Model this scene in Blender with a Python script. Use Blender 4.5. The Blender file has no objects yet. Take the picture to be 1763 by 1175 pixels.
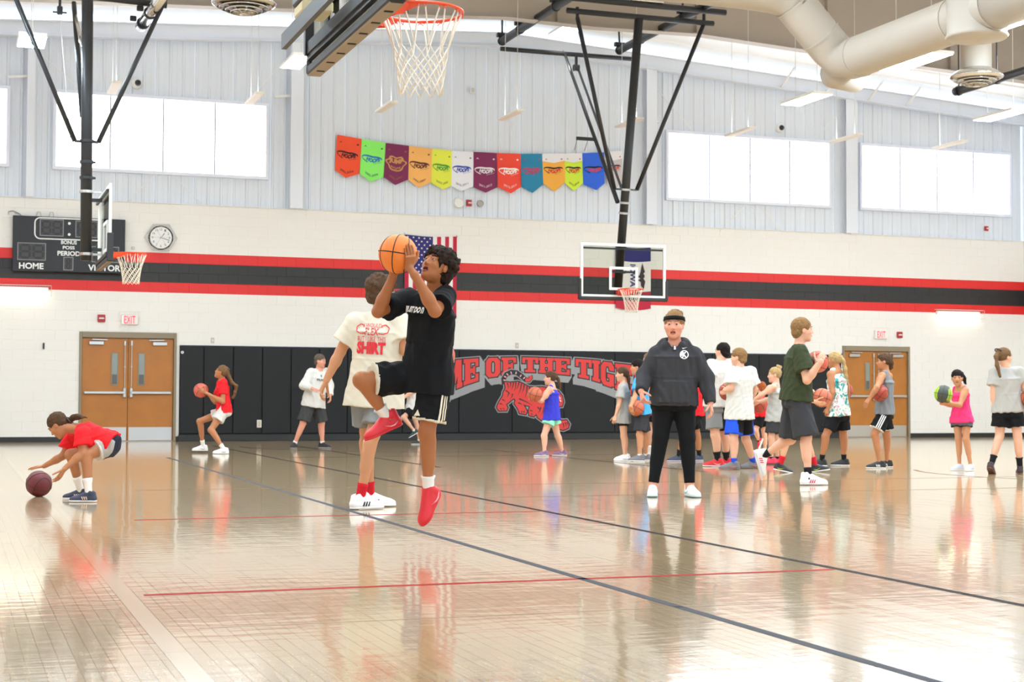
import bpy, math, random
import numpy as np
from mathutils import Vector, Matrix, Quaternion
from mathutils.bvhtree import BVHTree

# ------------------------------------------------------------------ camera, light, exposure
SC = bpy.context.scene
COL = SC.collection
F, CX, CY = 2712.0, 881.5, 587.5            # focal length and centre in pixels of the 1763 x 1175 frame
CAM = np.array([0.0, 0.0, 0.935])           # eye height of a kneeling photographer
WALL_Y = 32.8                               # face of the far block wall
_vx = np.array([8527 - CX, 716.4 - CY, F]); _vy = np.array([-82 - CX, 680 - CY, F])
_X = _vx / np.linalg.norm(_vx); _Y = _vy - (_X @ _vy) * _X; _Y /= np.linalg.norm(_Y); _Z = np.cross(_X, _Y)
R = np.stack([_X, _Y, _Z], 1)               # world -> camera (x right, y down, z forward)
cam = bpy.data.cameras.new('camera'); cam_ob = bpy.data.objects.new('camera', cam); COL.objects.link(cam_ob)
cam.sensor_width = 36.0; cam.sensor_fit = 'HORIZONTAL'; cam.lens = 36.0 * F / 1763.0
cam.clip_start = 0.1; cam.clip_end = 200.0
_m = Matrix.Identity(4)
for _i in range(3):
    _m[_i][0], _m[_i][1], _m[_i][2] = R[0][_i], -R[1][_i], -R[2][_i]
    _m[_i][3] = CAM[_i]
cam_ob.matrix_world = _m
cam.dof.use_dof = True; cam.dof.focus_distance = 10.2; cam.dof.aperture_fstop = 7.1
SC.camera = cam_ob

vs = SC.view_settings
vs.view_transform = 'Standard'; vs.look = 'None'; vs.gamma = 1.0; vs.use_curve_mapping = False
vs.exposure = 0.65
world = bpy.data.worlds.new('daylight'); SC.world = world; world.use_nodes = True
world.node_tree.nodes['Background'].inputs['Color'].default_value = (0.80, 0.93, 1.08, 1)
world.node_tree.nodes['Background'].inputs['Strength'].default_value = 1.25
LAMP_STRENGTH = 86.0        # the lit high-bay fixtures
WINDOW_STRENGTH = 3.4       # daylight on the translucent window panels
SC.cycles.use_denoising = True
SC.cycles.max_bounces = 7; SC.cycles.diffuse_bounces = 4; SC.cycles.glossy_bounces = 4
SC.cycles.transparent_max_bounces = 12
SC.cycles.sample_clamp_indirect = 6.0

# ------------------------------------------------------------------ pixels of the frame -> places in the gym
def ray(px, py): return R.T @ np.array([(px - CX) / F, (py - CY) / F, 1.0])
def at(px, py, axis, val):
    d = ray(px, py); return CAM + d * ((val - CAM[axis]) / d[axis])
def deep(px, py, z): return CAM + ray(px, py) * z
def cam_depth(p): return float(R[2] @ (np.asarray(p) - CAM))
def wall(px, py, off=0.0): return at(px, py, 1, WALL_Y - off)
E_R = np.array([R[0][0], R[0][1], 0.0]); E_R /= np.linalg.norm(E_R)
E_F = np.array([-E_R[1], E_R[0], 0.0])      # horizontal, away from the camera
def facing(deg):                            # 0 towards the camera, 90 to the picture's right, 180 away, -90 left
    a = math.radians(deg); return math.sin(a) * E_R - math.cos(a) * E_F
def V(*a): return np.array(a, float)
def unit(v): v = np.asarray(v, float); return v / max(np.linalg.norm(v), 1e-9)

# ------------------------------------------------------------------ objects
OFF = {}
def tag(o, label=None, cat=None, group=None, kind=None):
    if label: o['label'] = label
    if cat: o['category'] = cat
    if group: o['group'] = group
    if kind: o['kind'] = kind
    return o
def thing(name, label=None, cat=None, loc=(0, 0, 0), group=None, kind=None):
    o = bpy.data.objects.new(name, None); COL.objects.link(o)
    o.location = Vector(loc); o.empty_display_size = 0.1
    OFF[o.name] = np.array(loc, float)
    return tag(o, label, cat, group, kind)
def mesh_ob(name, v, f, mats, parent=None, smooth=False, mi=None, label=None):
    me = bpy.data.meshes.new(name)
    off = OFF.get(parent.name, np.zeros(3)) if parent else np.zeros(3)
    v = np.asarray(v, float).reshape(-1, 3) - off
    me.from_pydata(v.tolist(), [], f if isinstance(f, list) else f.tolist())
    for m in (mats if isinstance(mats, (list, tuple)) else [mats]): me.materials.append(m)
    if mi is not None: me.polygons.foreach_set('material_index', np.asarray(mi, np.int32))
    if smooth: me.polygons.foreach_set('use_smooth', np.ones(len(me.polygons), bool))
    me.update()
    o = bpy.data.objects.new(name, me); COL.objects.link(o)
    if parent: o.parent = parent
    OFF[o.name] = off
    if label: o['label'] = label
    return o
def copy_ob(o, parent=None, loc=None):
    c = o.copy(); COL.objects.link(c)
    if parent: c.parent = parent
    if loc is not None: c.location = Vector(loc)
    return c
def copy_tree(o, parent=None):
    c = o.copy(); COL.objects.link(c); c.parent = parent
    for ch in list(o.children): copy_tree(ch, c)
    return c

class MB:
    """collects simple shapes and links them as one mesh object"""
    def __init__(s, M=None): s.v, s.f, s.mi, s.M, s.cur, s.n = [], [], [], M, 0, 0
    def add(s, v, f, mi=None):
        v = np.asarray(v, float)
        if s.M is not None: v = v @ np.asarray(s.M)[:3, :3].T + np.asarray(s.M)[:3, 3]
        for q in f: s.f.append([i + s.n for i in q]); s.mi.append(s.cur if mi is None else mi)
        s.v.append(v); s.n += len(v); return s
    def box(s, a, b):
        (x0, y0, z0), (x1, y1, z1) = np.minimum(a, b), np.maximum(a, b)
        v = [(x, y, z) for z in (z0, z1) for y in (y0, y1) for x in (x0, x1)]
        return s.add(v, [[0, 2, 3, 1], [4, 5, 7, 6], [0, 1, 5, 4], [2, 6, 7, 3], [0, 4, 6, 2], [1, 3, 7, 5]])
    def bbox(s, a, b, c=0.01):                       # box with chamfered edges
        a, b = np.minimum(a, b), np.maximum(a, b); c = min(c, 0.49 * float((b - a).min()))
        pts = []
        for ax in range(3):
            for k in range(8):
                p = [(b if k >> i & 1 else a)[i] for i in range(3)]
                for i in range(3):
                    if i != ax: p[i] += -c if k >> i & 1 else c
                pts.append(p)
        I = lambda ax, k: ax * 8 + k
        f = []
        for ax in range(3):
            o1, o2 = [(1, 2), (0, 2), (0, 1)][ax]
            for sd in (0, 1):
                q = [I(ax, (sd << ax) | (i << o1) | (j << o2)) for i, j in ((0, 0), (1, 0), (1, 1), (0, 1))]
                f.append(q if (sd == 1) ^ (ax == 1) else q[::-1])
        for ax in range(3):                          # edges along ax
            o1, o2 = [(1, 2), (0, 2), (0, 1)][ax]
            for i in (0, 1):
                for j in (0, 1):
                    k0 = (i << o1) | (j << o2); k1 = k0 | (1 << ax)
                    q = [I(o1, k0), I(o1, k1), I(o2, k1), I(o2, k0)]
                    f.append(q if (i ^ j) ^ (ax == 1) else q[::-1])
        for k in range(8):
            q = [I(0, k), I(1, k), I(2, k)]
            f.append(q if bin(k).count('1') % 2 else q[::-1])
        return s.add(pts, f)
    def tube(s, pts, r, n=8, closed=False, caps=True):
        pts = np.asarray(pts, float); m = len(pts)
        rr = np.broadcast_to(np.asarray(r, float), (m,))
        if closed: tan = np.roll(pts, -1, 0) - np.roll(pts, 1, 0)
        else: tan = np.gradient(pts, axis=0)
        tan /= np.maximum(np.linalg.norm(tan, axis=1, keepdims=True), 1e-9)
        up = np.array([0, 0, 1.0]) if abs(tan[0][2]) < 0.9 else np.array([1.0, 0, 0])
        v = []; u = unit(np.cross(tan[0], up))
        for i in range(m):
            u = unit(u - (u @ tan[i]) * tan[i]); w = np.cross(tan[i], u)
            for k in range(n):
                a = 2 * math.pi * k / n
                v.append(pts[i] + rr[i] * (math.cos(a) * u + math.sin(a) * w))
        f = []
        for i in range(m if closed else m - 1):
            j = (i + 1) % m
            for k in range(n):
                l = (k + 1) % n
                f.append([i * n + k, i * n + l, j * n + l, j * n + k])
        if caps and not closed:
            f.append(list(range(n))[::-1]); f.append([(m - 1) * n + k for k in range(n)])
        return s.add(v, f)
    def lathe(s, prof, c=(0, 0, 0), n=24, axis=2):
        c = np.asarray(c, float); v = []; m = len(prof)
        for r, z in prof:
            for k in range(n):
                a = 2 * math.pi * k / n
                p = [r * math.cos(a), r * math.sin(a), z]
                if axis == 1: p = [p[0], p[2], p[1]]
                if axis == 0: p = [p[2], p[0], p[1]]
                v.append(c + p)
        f = [[i * n + k, i * n + (k + 1) % n, (i + 1) * n + (k + 1) % n, (i + 1) * n + k] for i in range(m - 1) for k in range(n)]
        f.append(list(range(n))[::-1]); f.append([(m - 1) * n + k for k in range(n)])
        return s.add(v, f)
    def prism(s, poly, d0, d1):                      # polygon of 3-D points swept from poly+d0 to poly+d1
        p = np.asarray(poly, float); n = len(p)
        v = np.concatenate([p + np.asarray(d0), p + np.asarray(d1)])
        return s.add(v, [list(range(n))[::-1], [n + i for i in range(n)]] + [[i, (i + 1) % n, n + (i + 1) % n, n + i] for i in range(n)])
    def bar(s, a, b, w, h=None, up=(0, 0, 1)):
        a, b = np.asarray(a, float), np.asarray(b, float); h = h or w
        t = unit(b - a); up = np.asarray(up, float)
        if abs(t @ up) > 0.95: up = np.array([1.0, 0, 0])
        u = unit(np.cross(t, up)); q = np.cross(u, t)
        v = [p + sx * u * w / 2 + sz * q * h / 2 for p in (a, b) for sx, sz in ((-1, -1), (1, -1), (1, 1), (-1, 1))]
        return s.add(v, [[0, 1, 2, 3], [7, 6, 5, 4], [0, 4, 5, 1], [1, 5, 6, 2], [2, 6, 7, 3], [3, 7, 4, 0]])
    def build(s, name, mats, parent=None, smooth=False, label=None):
        return mesh_ob(name, np.concatenate(s.v), s.f, mats, parent, smooth, s.mi, label)

# ------------------------------------------------------------------ materials
def lin(c):
    c = [x / 255.0 for x in c[:3]]
    return tuple(x / 12.92 if x <= 0.04045 else ((x + 0.055) / 1.055) ** 2.4 for x in c) + (1.0,)
MATS = {}
def mat(name, rgb, rough=0.6, metal=0.0, spec=0.5, bump=0.0, bscale=40.0, var=0.0, vscale=3.0, emit=0.0, coat=0.0, sheen=0.0, aniso=None):
    if name in MATS: return MATS[name]
    m = bpy.data.materials.new(name); m.use_nodes = True; MATS[name] = m
    nt = m.node_tree; b = nt.nodes['Principled BSDF']
    b.inputs['Base Color'].default_value = lin(rgb); b.inputs['Roughness'].default_value = rough
    b.inputs['Metallic'].default_value = metal; b.inputs['Specular IOR Level'].default_value = spec
    if coat: b.inputs['Coat Weight'].default_value = coat; b.inputs['Coat Roughness'].default_value = 0.1
    if sheen: b.inputs['Sheen Weight'].default_value = sheen
    if emit: b.inputs['Emission Color'].default_value = lin(rgb); b.inputs['Emission Strength'].default_value = emit
    tc = None
    if bump or var:
        tc = nt.nodes.new('ShaderNodeTexCoord')
    if bump:
        n = nt.nodes.new('ShaderNodeTexNoise'); n.inputs['Scale'].default_value = bscale; n.inputs['Detail'].default_value = 3
        if aniso:
            mp = nt.nodes.new('ShaderNodeMapping'); mp.inputs['Scale'].default_value = aniso
            nt.links.new(tc.outputs['Object'], mp.inputs['Vector']); nt.links.new(mp.outputs['Vector'], n.inputs['Vector'])
        else: nt.links.new(tc.outputs['Object'], n.inputs['Vector'])
        bp = nt.nodes.new('ShaderNodeBump'); bp.inputs['Strength'].default_value = bump; bp.inputs['Distance'].default_value = 0.01
        nt.links.new(n.outputs['Fac'], bp.inputs['Height']); nt.links.new(bp.outputs['Normal'], b.inputs['Normal'])
    if var:
        n = nt.nodes.new('ShaderNodeTexNoise'); n.inputs['Scale'].default_value = vscale; n.inputs['Detail'].default_value = 4
        nt.links.new(tc.outputs['Object'], n.inputs['Vector'])
        hs = nt.nodes.new('ShaderNodeHueSaturation'); hs.inputs['Color'].default_value = lin(rgb)
        mr = nt.nodes.new('ShaderNodeMapRange'); mr.inputs['To Min'].default_value = 1 - var; mr.inputs['To Max'].default_value = 1 + var
        mr.inputs['From Min'].default_value = 0.25; mr.inputs['From Max'].default_value = 0.75
        nt.links.new(n.outputs['Fac'], mr.inputs['Value']); nt.links.new(mr.outputs['Result'], hs.inputs['Value'])
        nt.links.new(hs.outputs['Color'], b.inputs['Base Color'])
    return m
def emitter(name, rgb, strength):
    m = bpy.data.materials.new(name); m.use_nodes = True; nt = m.node_tree
    nt.nodes.remove(nt.nodes['Principled BSDF']); e = nt.nodes.new('ShaderNodeEmission')
    e.inputs['Color'].default_value = lin(rgb); e.inputs['Strength'].default_value = strength
    nt.links.new(e.outputs[0], nt.nodes['Material Output'].inputs['Surface']); return m

# ------------------------------------------------------------------ flat lettering
def text_mesh(body, size=1.0, bold=0.0, extrude=0.0, align='CENTER', shear=0.0, res=3):
    cu = bpy.data.curves.new('lettering', 'FONT'); cu.body = body; cu.size = size; cu.offset = bold
    cu.extrude = extrude; cu.align_x = align; cu.align_y = 'CENTER'; cu.shear = shear; cu.resolution_u = res
    o = bpy.data.objects.new('lettering', cu)
    me = bpy.data.meshes.new_from_object(o)
    v = np.array([tuple(p.co) for p in me.vertices]).reshape(-1, 3); f = [list(p.vertices) for p in me.polygons]
    bpy.data.objects.remove(o); bpy.data.meshes.remove(me); bpy.data.curves.remove(cu)
    return v, f
def fit_text(body, w, h, bold=0.02, **k):           # text stretched to w x h, centred on 0
    v, f = text_mesh(body, 1.0, bold, **k)
    lo, hi = v.min(0), v.max(0)
    v = v.copy(); v[:, 0] = (v[:, 0] - (lo[0] + hi[0]) / 2) * w / (hi[0] - lo[0]); v[:, 1] = (v[:, 1] - (lo[1] + hi[1]) / 2) * h / (hi[1] - lo[1])
    return v, f
def wall_text(name, body, c, w, h, m, parent, bold=0.02, lift=0.004, **k):   # lettering facing the camera on a plane y = const
    v, f = fit_text(body, w, h, bold, **k)
    q = np.stack([c[0] + v[:, 0], np.full(len(v), c[1] - lift), c[2] + v[:, 1]], 1)
    return mesh_ob(name, q, f, m, parent)
def glass_mat(name, tint=(235, 240, 238), fac=0.1):
    m = bpy.data.materials.new(name); m.use_nodes = True; nt = m.node_tree
    nt.nodes.remove(nt.nodes['Principled BSDF'])
    t = nt.nodes.new('ShaderNodeBsdfTransparent'); t.inputs['Color'].default_value = lin(tint)
    g = nt.nodes.new('ShaderNodeBsdfGlossy'); g.inputs['Roughness'].default_value = 0.05
    mx = nt.nodes.new('ShaderNodeMixShader'); lw = nt.nodes.new('ShaderNodeLayerWeight'); lw.inputs['Blend'].default_value = fac
    nt.links.new(lw.outputs['Fresnel'], mx.inputs['Fac']); nt.links.new(t.outputs[0], mx.inputs[1]); nt.links.new(g.outputs[0], mx.inputs[2])
    nt.links.new(mx.outputs[0], nt.nodes['Material Output'].inputs['Surface']); return m

M_BLACK = mat('black_powder_coat', (34, 35, 38), 0.42, bump=0.05)
M_WHITE = mat('white_paint', (236, 233, 228), 0.5)
M_CREAM = mat('cream_duct_paint', (176, 167, 156), 0.5, bump=0.03)
M_CHROME = mat('chrome', (205, 205, 205), 0.16, 1.0)
M_STEEL = mat('brushed_steel', (188, 186, 180), 0.35, 1.0)
M_RED = mat('red_plastic', (176, 36, 38), 0.4)
M_ORANGE = mat('orange_rim_enamel', (236, 78, 34), 0.4)
M_CORD = mat('white_net_cord', (238, 226, 208), 0.8)
M_LETTER = mat('white_lettering', (240, 240, 238), 0.6)
M_DARKPANEL = mat('dark_display', (62, 62, 64), 0.5)
M_CABLE = mat('grey_cable', (214, 212, 208), 0.5)
M_LAMP = emitter('lamp_light', (226, 244, 255), LAMP_STRENGTH)
M_LAMP_DIM = emitter('lamp_light_dim', (240, 248, 255), 4.0)
M_ROOF_FILL = emitter('roof_fill_glow', (232, 246, 255), 30.0)
M_LAMP_OFF = mat('lamp_lens', (244, 236, 230), 0.5)
M_TUBE = emitter('fluorescent_tube', (255, 252, 226), 5.0)
M_PANE = emitter('daylit_panel', (246, 250, 255), WINDOW_STRENGTH)
# ------------------------------------------------------------------ the hall
X0, X1, YN = -2.55, 25.23, -3.0
RIDGE = 11.34
def rake(x): return 8.68 - (0.057 * (RIDGE - x) if x < RIDGE else 0.0645 * (x - RIDGE))
COURSE, BLK = 4.877 / 24, 0.4064

def painted_block_material():
    m = mat('painted_block', (236, 226, 210), 0.55, bump=0.12, bscale=90)
    nt = m.node_tree; b = nt.nodes['Principled BSDF']
    g = nt.nodes.new('ShaderNodeNewGeometry'); sx = nt.nodes.new('ShaderNodeSeparateXYZ')
    nt.links.new(g.outputs['Position'], sx.inputs[0])
    d = nt.nodes.new('ShaderNodeMath'); d.operation = 'DIVIDE'; d.inputs[1].default_value = 24 * COURSE
    nt.links.new(sx.outputs['Z'], d.inputs[0])
    r = nt.nodes.new('ShaderNodeValToRGB'); r.color_ramp.interpolation = 'CONSTANT'
    cream, red, dark = lin((238, 234, 227)), lin((222, 42, 38)), lin((40, 40, 39))
    e = r.color_ramp.elements; e[0].position = 0.0; e[0].color = cream; e[1].position = 15 / 24; e[1].color = red
    for k, c in ((16, dark), (18, red), (19, cream)):
        q = e.new(k / 24); q.color = c
    nt.links.new(d.outputs[0], r.inputs[0]); nt.links.new(r.outputs[0], b.inputs['Base Color'])
    return m
M_BLOCK = painted_block_material()
M_SIDING = mat('grey_metal_siding', (226, 231, 238), 0.45)
M_ROOF = mat('white_roof_liner', (248, 249, 250), 0.55)
M_FRAME_STEEL = mat('white_steel_frame', (230, 234, 242), 0.5)
M_TAN_STEEL = mat('tan_steel_rafter', (164, 152, 140), 0.5, bump=0.03)

def floor_material():
    m = mat('maple_floor', (196, 166, 122), 0.14)
    nt = m.node_tree; b = nt.nodes['Principled BSDF']
    b.inputs['Coat Weight'].default_value = 0.6; b.inputs['Coat Roughness'].default_value = 0.05
    g = nt.nodes.new('ShaderNodeNewGeometry'); tc = nt.nodes.new('ShaderNodeTexCoord')
    mp = nt.nodes.new('ShaderNodeMapping'); mp.inputs['Scale'].default_value = (30, 1.6, 1)
    nt.links.new(g.outputs['Position'], mp.inputs['Vector'])
    n = nt.nodes.new('ShaderNodeTexNoise'); n.inputs['Scale'].default_value = 1.5; n.inputs['Detail'].default_value = 5
    nt.links.new(mp.outputs[0], n.inputs['Vector'])
    r = nt.nodes.new('ShaderNodeValToRGB')
    r.color_ramp.elements[0].position = 0.3; r.color_ramp.elements[0].color = lin((180, 150, 110))
    r.color_ramp.elements[1].position = 0.7; r.color_ramp.elements[1].color = lin((206, 180, 140))
    nt.links.new(n.outputs['Fac'], r.inputs[0])
    hs = nt.nodes.new('ShaderNodeHueSaturation'); mr = nt.nodes.new('ShaderNodeMapRange')
    mr.inputs['To Min'].default_value = 0.9; mr.inputs['To Max'].default_value = 1.1
    nt.links.new(g.outputs['Random Per Island'], mr.inputs['Value']); nt.links.new(mr.outputs[0], hs.inputs['Value'])
    nt.links.new(r.outputs[0], hs.inputs['Color']); nt.links.new(hs.outputs[0], b.inputs['Base Color'])
    # slow swell of the boards, felt only in the reflections
    mp2 = nt.nodes.new('ShaderNodeMapping'); mp2.inputs['Scale'].default_value = (1.6, 5.0, 1)
    nt.links.new(g.outputs['Position'], mp2.inputs['Vector'])
    n2 = nt.nodes.new('ShaderNodeTexNoise'); n2.inputs['Scale'].default_value = 2.2; n2.inputs['Detail'].default_value = 3
    nt.links.new(mp2.outputs[0], n2.inputs['Vector'])
    bp = nt.nodes.new('ShaderNodeBump'); bp.inputs['Strength'].default_value = 0.05; bp.inputs['Distance'].default_value = 0.02
    nt.links.new(n2.outputs['Fac'], bp.inputs['Height'])
    nt.links.new(bp.outputs[0], b.inputs['Normal']); nt.links.new(bp.outputs[0], b.inputs['Coat Normal'])
    return m
M_FLOOR = floor_material()

# floor: sub-floor slab, single maple boards near the camera, the rest of the boards joined, then plain beyond
floor = thing('floor', kind='structure')
PW = 0.0572; PY0, PY1 = 3.0, 14.0
MB().box((X0, YN, -0.12), (X1, PY0, 0)).box((X0, PY1, -0.12), (X1, WALL_Y + 0.25, 0)).box((X0, PY0, -0.12), (X1, PY1, -0.003)).build('floor_base', M_FLOOR, floor)
rng = random.Random(7)
boards = []
nx = int((X1 - X0) / PW)
for i in range(nx):
    x = X0 + i * PW; y = PY0
    first = True
    while y < PY1 - 1e-6:
        L = rng.uniform(0.5, 1.6) if not first else rng.uniform(0.2, 1.4)
        first = False
        y2 = min(y + L, PY1)
        if PY1 - y2 < 0.25: y2 = PY1
        boards.append((x, y, y2)); y = y2
def in_view(x, y):
    c = R @ (np.array([x, y, 0.0]) - CAM)
    if c[2] < 1: return False
    u, v = CX + F * c[0] / c[2], CY + F * c[1] / c[2]
    return -40 < u < 1800 and v < 1200
def board(mb, x, y0, y1, r, flat_=False):
    g = 0.0002; t0, t1 = r.uniform(-0.00016, 0.00016), r.uniform(-0.00022, 0.00022)
    c = 0.0005
    a, b = x + g, x + PW - g; p, q = y0 + g, y1 - g
    z = lambda sx, sy: sx * t0 + sy * t1
    if flat_: mb.add([(a, p, z(-1, -1)), (b, p, z(1, -1)), (b, q, z(1, 1)), (a, q, z(-1, 1))], [[0, 1, 2, 3]]); return
    v = [(a, p, -0.004), (b, p, -0.004), (b, q, -0.004), (a, q, -0.004),
         (a + c, p + c, z(-1, -1)), (b - c, p + c, z(1, -1)), (b - c, q - c, z(1, 1)), (a + c, q - c, z(-1, 1))]
    mb.add(v, [[4, 5, 6, 7], [0, 1, 5, 4], [1, 2, 6, 5], [2, 3, 7, 6], [3, 0, 4, 7]])
near = sorted([b for b in boards if in_view(b[0], (b[1] + b[2]) / 2)], key=lambda b: b[1] + b[2])[:300]
nearset = set(near)
for b in near:
    mb = MB(); board(mb, b[0], b[1], b[2], rng); mb.build('floor_board', M_FLOOR, floor)
mb = MB()
for b in boards:
    if b not in nearset: board(mb, b[0], b[1], b[2], rng, True)
tag(mb.build('floor_boards_beyond', M_FLOOR, floor), kind='stuff')
# painted court lines
def line_mat(n, c): return mat(n, c, 0.6, spec=0.05)
L_BLACK, L_RED, L_GREY, L_CREAM, L_TAN = (line_mat('court_paint_black', (38, 30, 34)), line_mat('court_paint_red', (168, 40, 40)), line_mat('court_paint_grey', (78, 78, 84)),
                                   mat('court_paint_cream', (196, 174, 138), 0.16, coat=0.6), line_mat('court_paint_tan', (134, 104, 70)))
def court_line(m, a, b, w):
    mb = MB(); a = V(*a, 0.0); b = V(*b, 0.0); t = unit(b - a); n = np.array([-t[1], t[0], 0]) * w / 2
    k = max(1, int(np.linalg.norm(b - a) / 1.0))
    up = V(0, 0, 0.0009)
    p = [a + (b - a) * i / k for i in range(k + 1)]
    v = [q + s * n + up for q in p for s in (-1, 1)]
    mb.add(v, [[2 * i, 2 * i + 1, 2 * i + 3, 2 * i + 2][::-1] for i in range(k)])
    return mb.build('court_line', m, floor)
court_line(L_BLACK, (4.59, 1), (4.59, 29.6), 0.052)
court_line(L_GREY, (3.075, 1), (3.075, 24.2), 0.052)
court_line(L_CREAM, (0.78, 1), (0.78, 31), 0.085)
court_line(L_RED, (0.86, 7.56), (4.55, 7.56), 0.05)
court_line(L_RED, (1.3, 12.12), (4.55, 12.12), 0.05)
court_line(L_CREAM, (0.95, 6.42), (6.5, 6.42), 0.02)
court_line(L_TAN, (1.7, 15.9), (12.5, 15.9), 0.03)
court_line(L_TAN, (4.7, 13.9), (11.5, 13.9), 0.03)
court_line(L_BLACK, (6.1, 28.9), (6.1, 20.0), 0.05)
court_line(L_BLACK, (4.59, 23.8), (12.5, 23.8), 0.05)
court_line(L_BLACK, (9.0, 26.9), (9.0, 18.0), 0.045)
def arc_line(m, c, r, a0, a1, w, n=40):
    mb = MB(); v = []
    for i in range(n + 1):
        a = math.radians(a0 + (a1 - a0) * i / n)
        for s in (-1, 1): v.append((c[0] + (r + s * w / 2) * math.cos(a), c[1] + (r + s * w / 2) * math.sin(a), 0.0011))
    mb.add(v, [[2 * i, 2 * i + 1, 2 * i + 3, 2 * i + 2][::-1] for i in range(n)])
    return mb.build('court_line', m, floor)
arc_line(L_TAN, (14.2, 16.5), 2.6, 150, 290, 0.05)
arc_line(L_BLACK, (8.6, 29.0), 3.6, 180, 300, 0.05)

# far wall: block below, ribbed metal siding above
wall_back = thing('wall_back', kind='structure')
DOORS = [(2.395, 4.326, 2.221), (20.011, 21.885, 2.195)]
def slab(mb, y0, y1, z1):
    xs = [X0] + [v for d in DOORS for v in d[:2]] + [X1]
    for i in range(0, len(xs), 2): mb.box((xs[i], y0, 0), (xs[i + 1], y1, z1))
    for a, b, h in DOORS: mb.box((a, y0, h), (b, y1, z1))
mb = MB(); slab(mb, WALL_Y + 0.004, WALL_Y + 0.2, 24 * COURSE); mb.build('block_backing', M_BLOCK, wall_back)
def block_geo(mb, x0, x1, z0, z1):
    j, d = 0.0028, 0.004
    a, b, p, q = x0 + j, x1 - j, z0 + j, z1 - j; y, yb = WALL_Y, WALL_Y + d; c = 0.003
    v = [(a, yb, p), (b, yb, p), (b, yb, q), (a, yb, q), (a + c, y, p + c), (b - c, y, p + c), (b - c, y, q - c), (a + c, y, q - c)]
    mb.add(v, [[4, 5, 6, 7], [0, 1, 5, 4], [1, 2, 6, 5], [2, 3, 7, 6], [3, 0, 4, 7]])
blocks = []
for k in range(24):
    z0, z1 = k * COURSE, (k + 1) * COURSE
    x = X0 - (k % 2) * BLK / 2
    while x < X1:
        segs = [(max(x, X0), min(x + BLK, X1))]
        for a, b, h in DOORS:
            if z0 < h - 0.02:
                new = []
                for s in segs:
                    if s[1] <= a or s[0] >= b: new.append(s); continue
                    if s[0] < a - 0.03: new.append((s[0], a))
                    if s[1] > b + 0.03: new.append((b, s[1]))
                segs = new
        for s in segs:
            if s[1] - s[0] < 0.03: continue
            zt = z1
            z_b = z0
            for a, b, h in DOORS:
                if s[1] > a and s[0] < b and z0 < h < z1: z_b = h
            blocks.append((s[0], s[1], z_b, zt))
        x += BLK
seen = [b for b in blocks if b[1] > 0.72 and not (b[0] > 4.3 and b[1] < 20.0 and b[3] < 1.9)]
seen.sort(key=lambda b: b[0]); single = set(seen[:300])
mb = MB()
for b in blocks:
    if b in single:
        one = MB(); block_geo(one, *b); one.build('block', M_BLOCK, wall_back)
    else: block_geo(mb, *b)
tag(mb.build('blocks_beyond', M_BLOCK, wall_back), kind='stuff')
MB().box((X0, WALL_Y - 0.02, 4.878), (X1, WALL_Y + 0.2, 4.893)).build('wall_cap', M_WHITE, wall_back)

def siding_panel(x0, w, parent, y=WALL_Y + 0.1):
    mb = MB(); prof = []
    nr = max(1, round(w / 0.2667)); rib = w / nr
    for i in range(nr):
        b = x0 + i * rib
        prof += [(b, y), (b + 0.02, y - 0.034), (b + 0.05, y - 0.034), (b + 0.07, y), (b + 0.16, y), (b + 0.165, y - 0.006), (b + 0.185, y - 0.006), (b + 0.19, y)]
    prof.append((x0 + w - 0.003, y))
    v = [(px, py, z) for px, py in prof for z in (4.88, rake(px) + 0.25)]
    mb.add(v, [[2 * i, 2 * i + 2, 2 * i + 3, 2 * i + 1] for i in range(len(prof) - 1)])
    return mb.build('siding_panel', M_SIDING, parent)
x = X0
while x < X1 - 0.1:
    siding_panel(x, min(0.8, X1 - x), wall_back); x += 0.8
# columns, rake beam
def column(x0, x1):
    mb = MB(); y0, y1 = WALL_Y - 0.12, WALL_Y + 0.1
    zt = rake((x0 + x1) / 2) + 0.1
    mb.bbox((x0, y0, 4.89), (x1, y0 + 0.014, zt), 0.003); mb.box(((x0 + x1) / 2 - 0.006, y0 + 0.014, 4.89), ((x0 + x1) / 2 + 0.006, y1, zt)); mb.bbox((x0, y1 - 0.014, 4.89), (x1, y1, zt), 0.003)
    return mb.build('column', M_FRAME_STEEL, wall_back)
for a, b in ((1.314, 1.47), (6.632, 6.906), (14.843, 15.106), (20.065, 20.386)): column(a, b)
mb = MB()
for a, b in ((X0, RIDGE), (RIDGE, X1)):
    pa, pb = (a, rake(a)), (b, rake(b))
    def strip(y0, y1, z0, z1):
        mb.prism([(pa[0], y0, pa[1] + z0), (pb[0], y0, pb[1] + z0), (pb[0], y0, pb[1] + z1), (pa[0], y0, pa[1] + z1)], (0, 0, 0), (0, y1 - y0, 0))
    strip(WALL_Y - 0.2, WALL_Y + 0.02, 0, 0.015); strip(WALL_Y - 0.2, WALL_Y + 0.02, 0.30, 0.315); strip(WALL_Y - 0.1, WALL_Y - 0.09, 0.0, 0.31)
mb.build('rake_beam', M_FRAME_STEEL, wall_back)
for px in (1340, 1415, 1490, 1555):
    x = wall(px, 140)[0]; MB().bar((x, WALL_Y - 0.1, rake(x) + 0.02), (x + 0.1, WALL_Y - 0.6, rake(x) + 0.42), 0.04).build('flange_brace', M_WHITE, wall_back)
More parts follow.
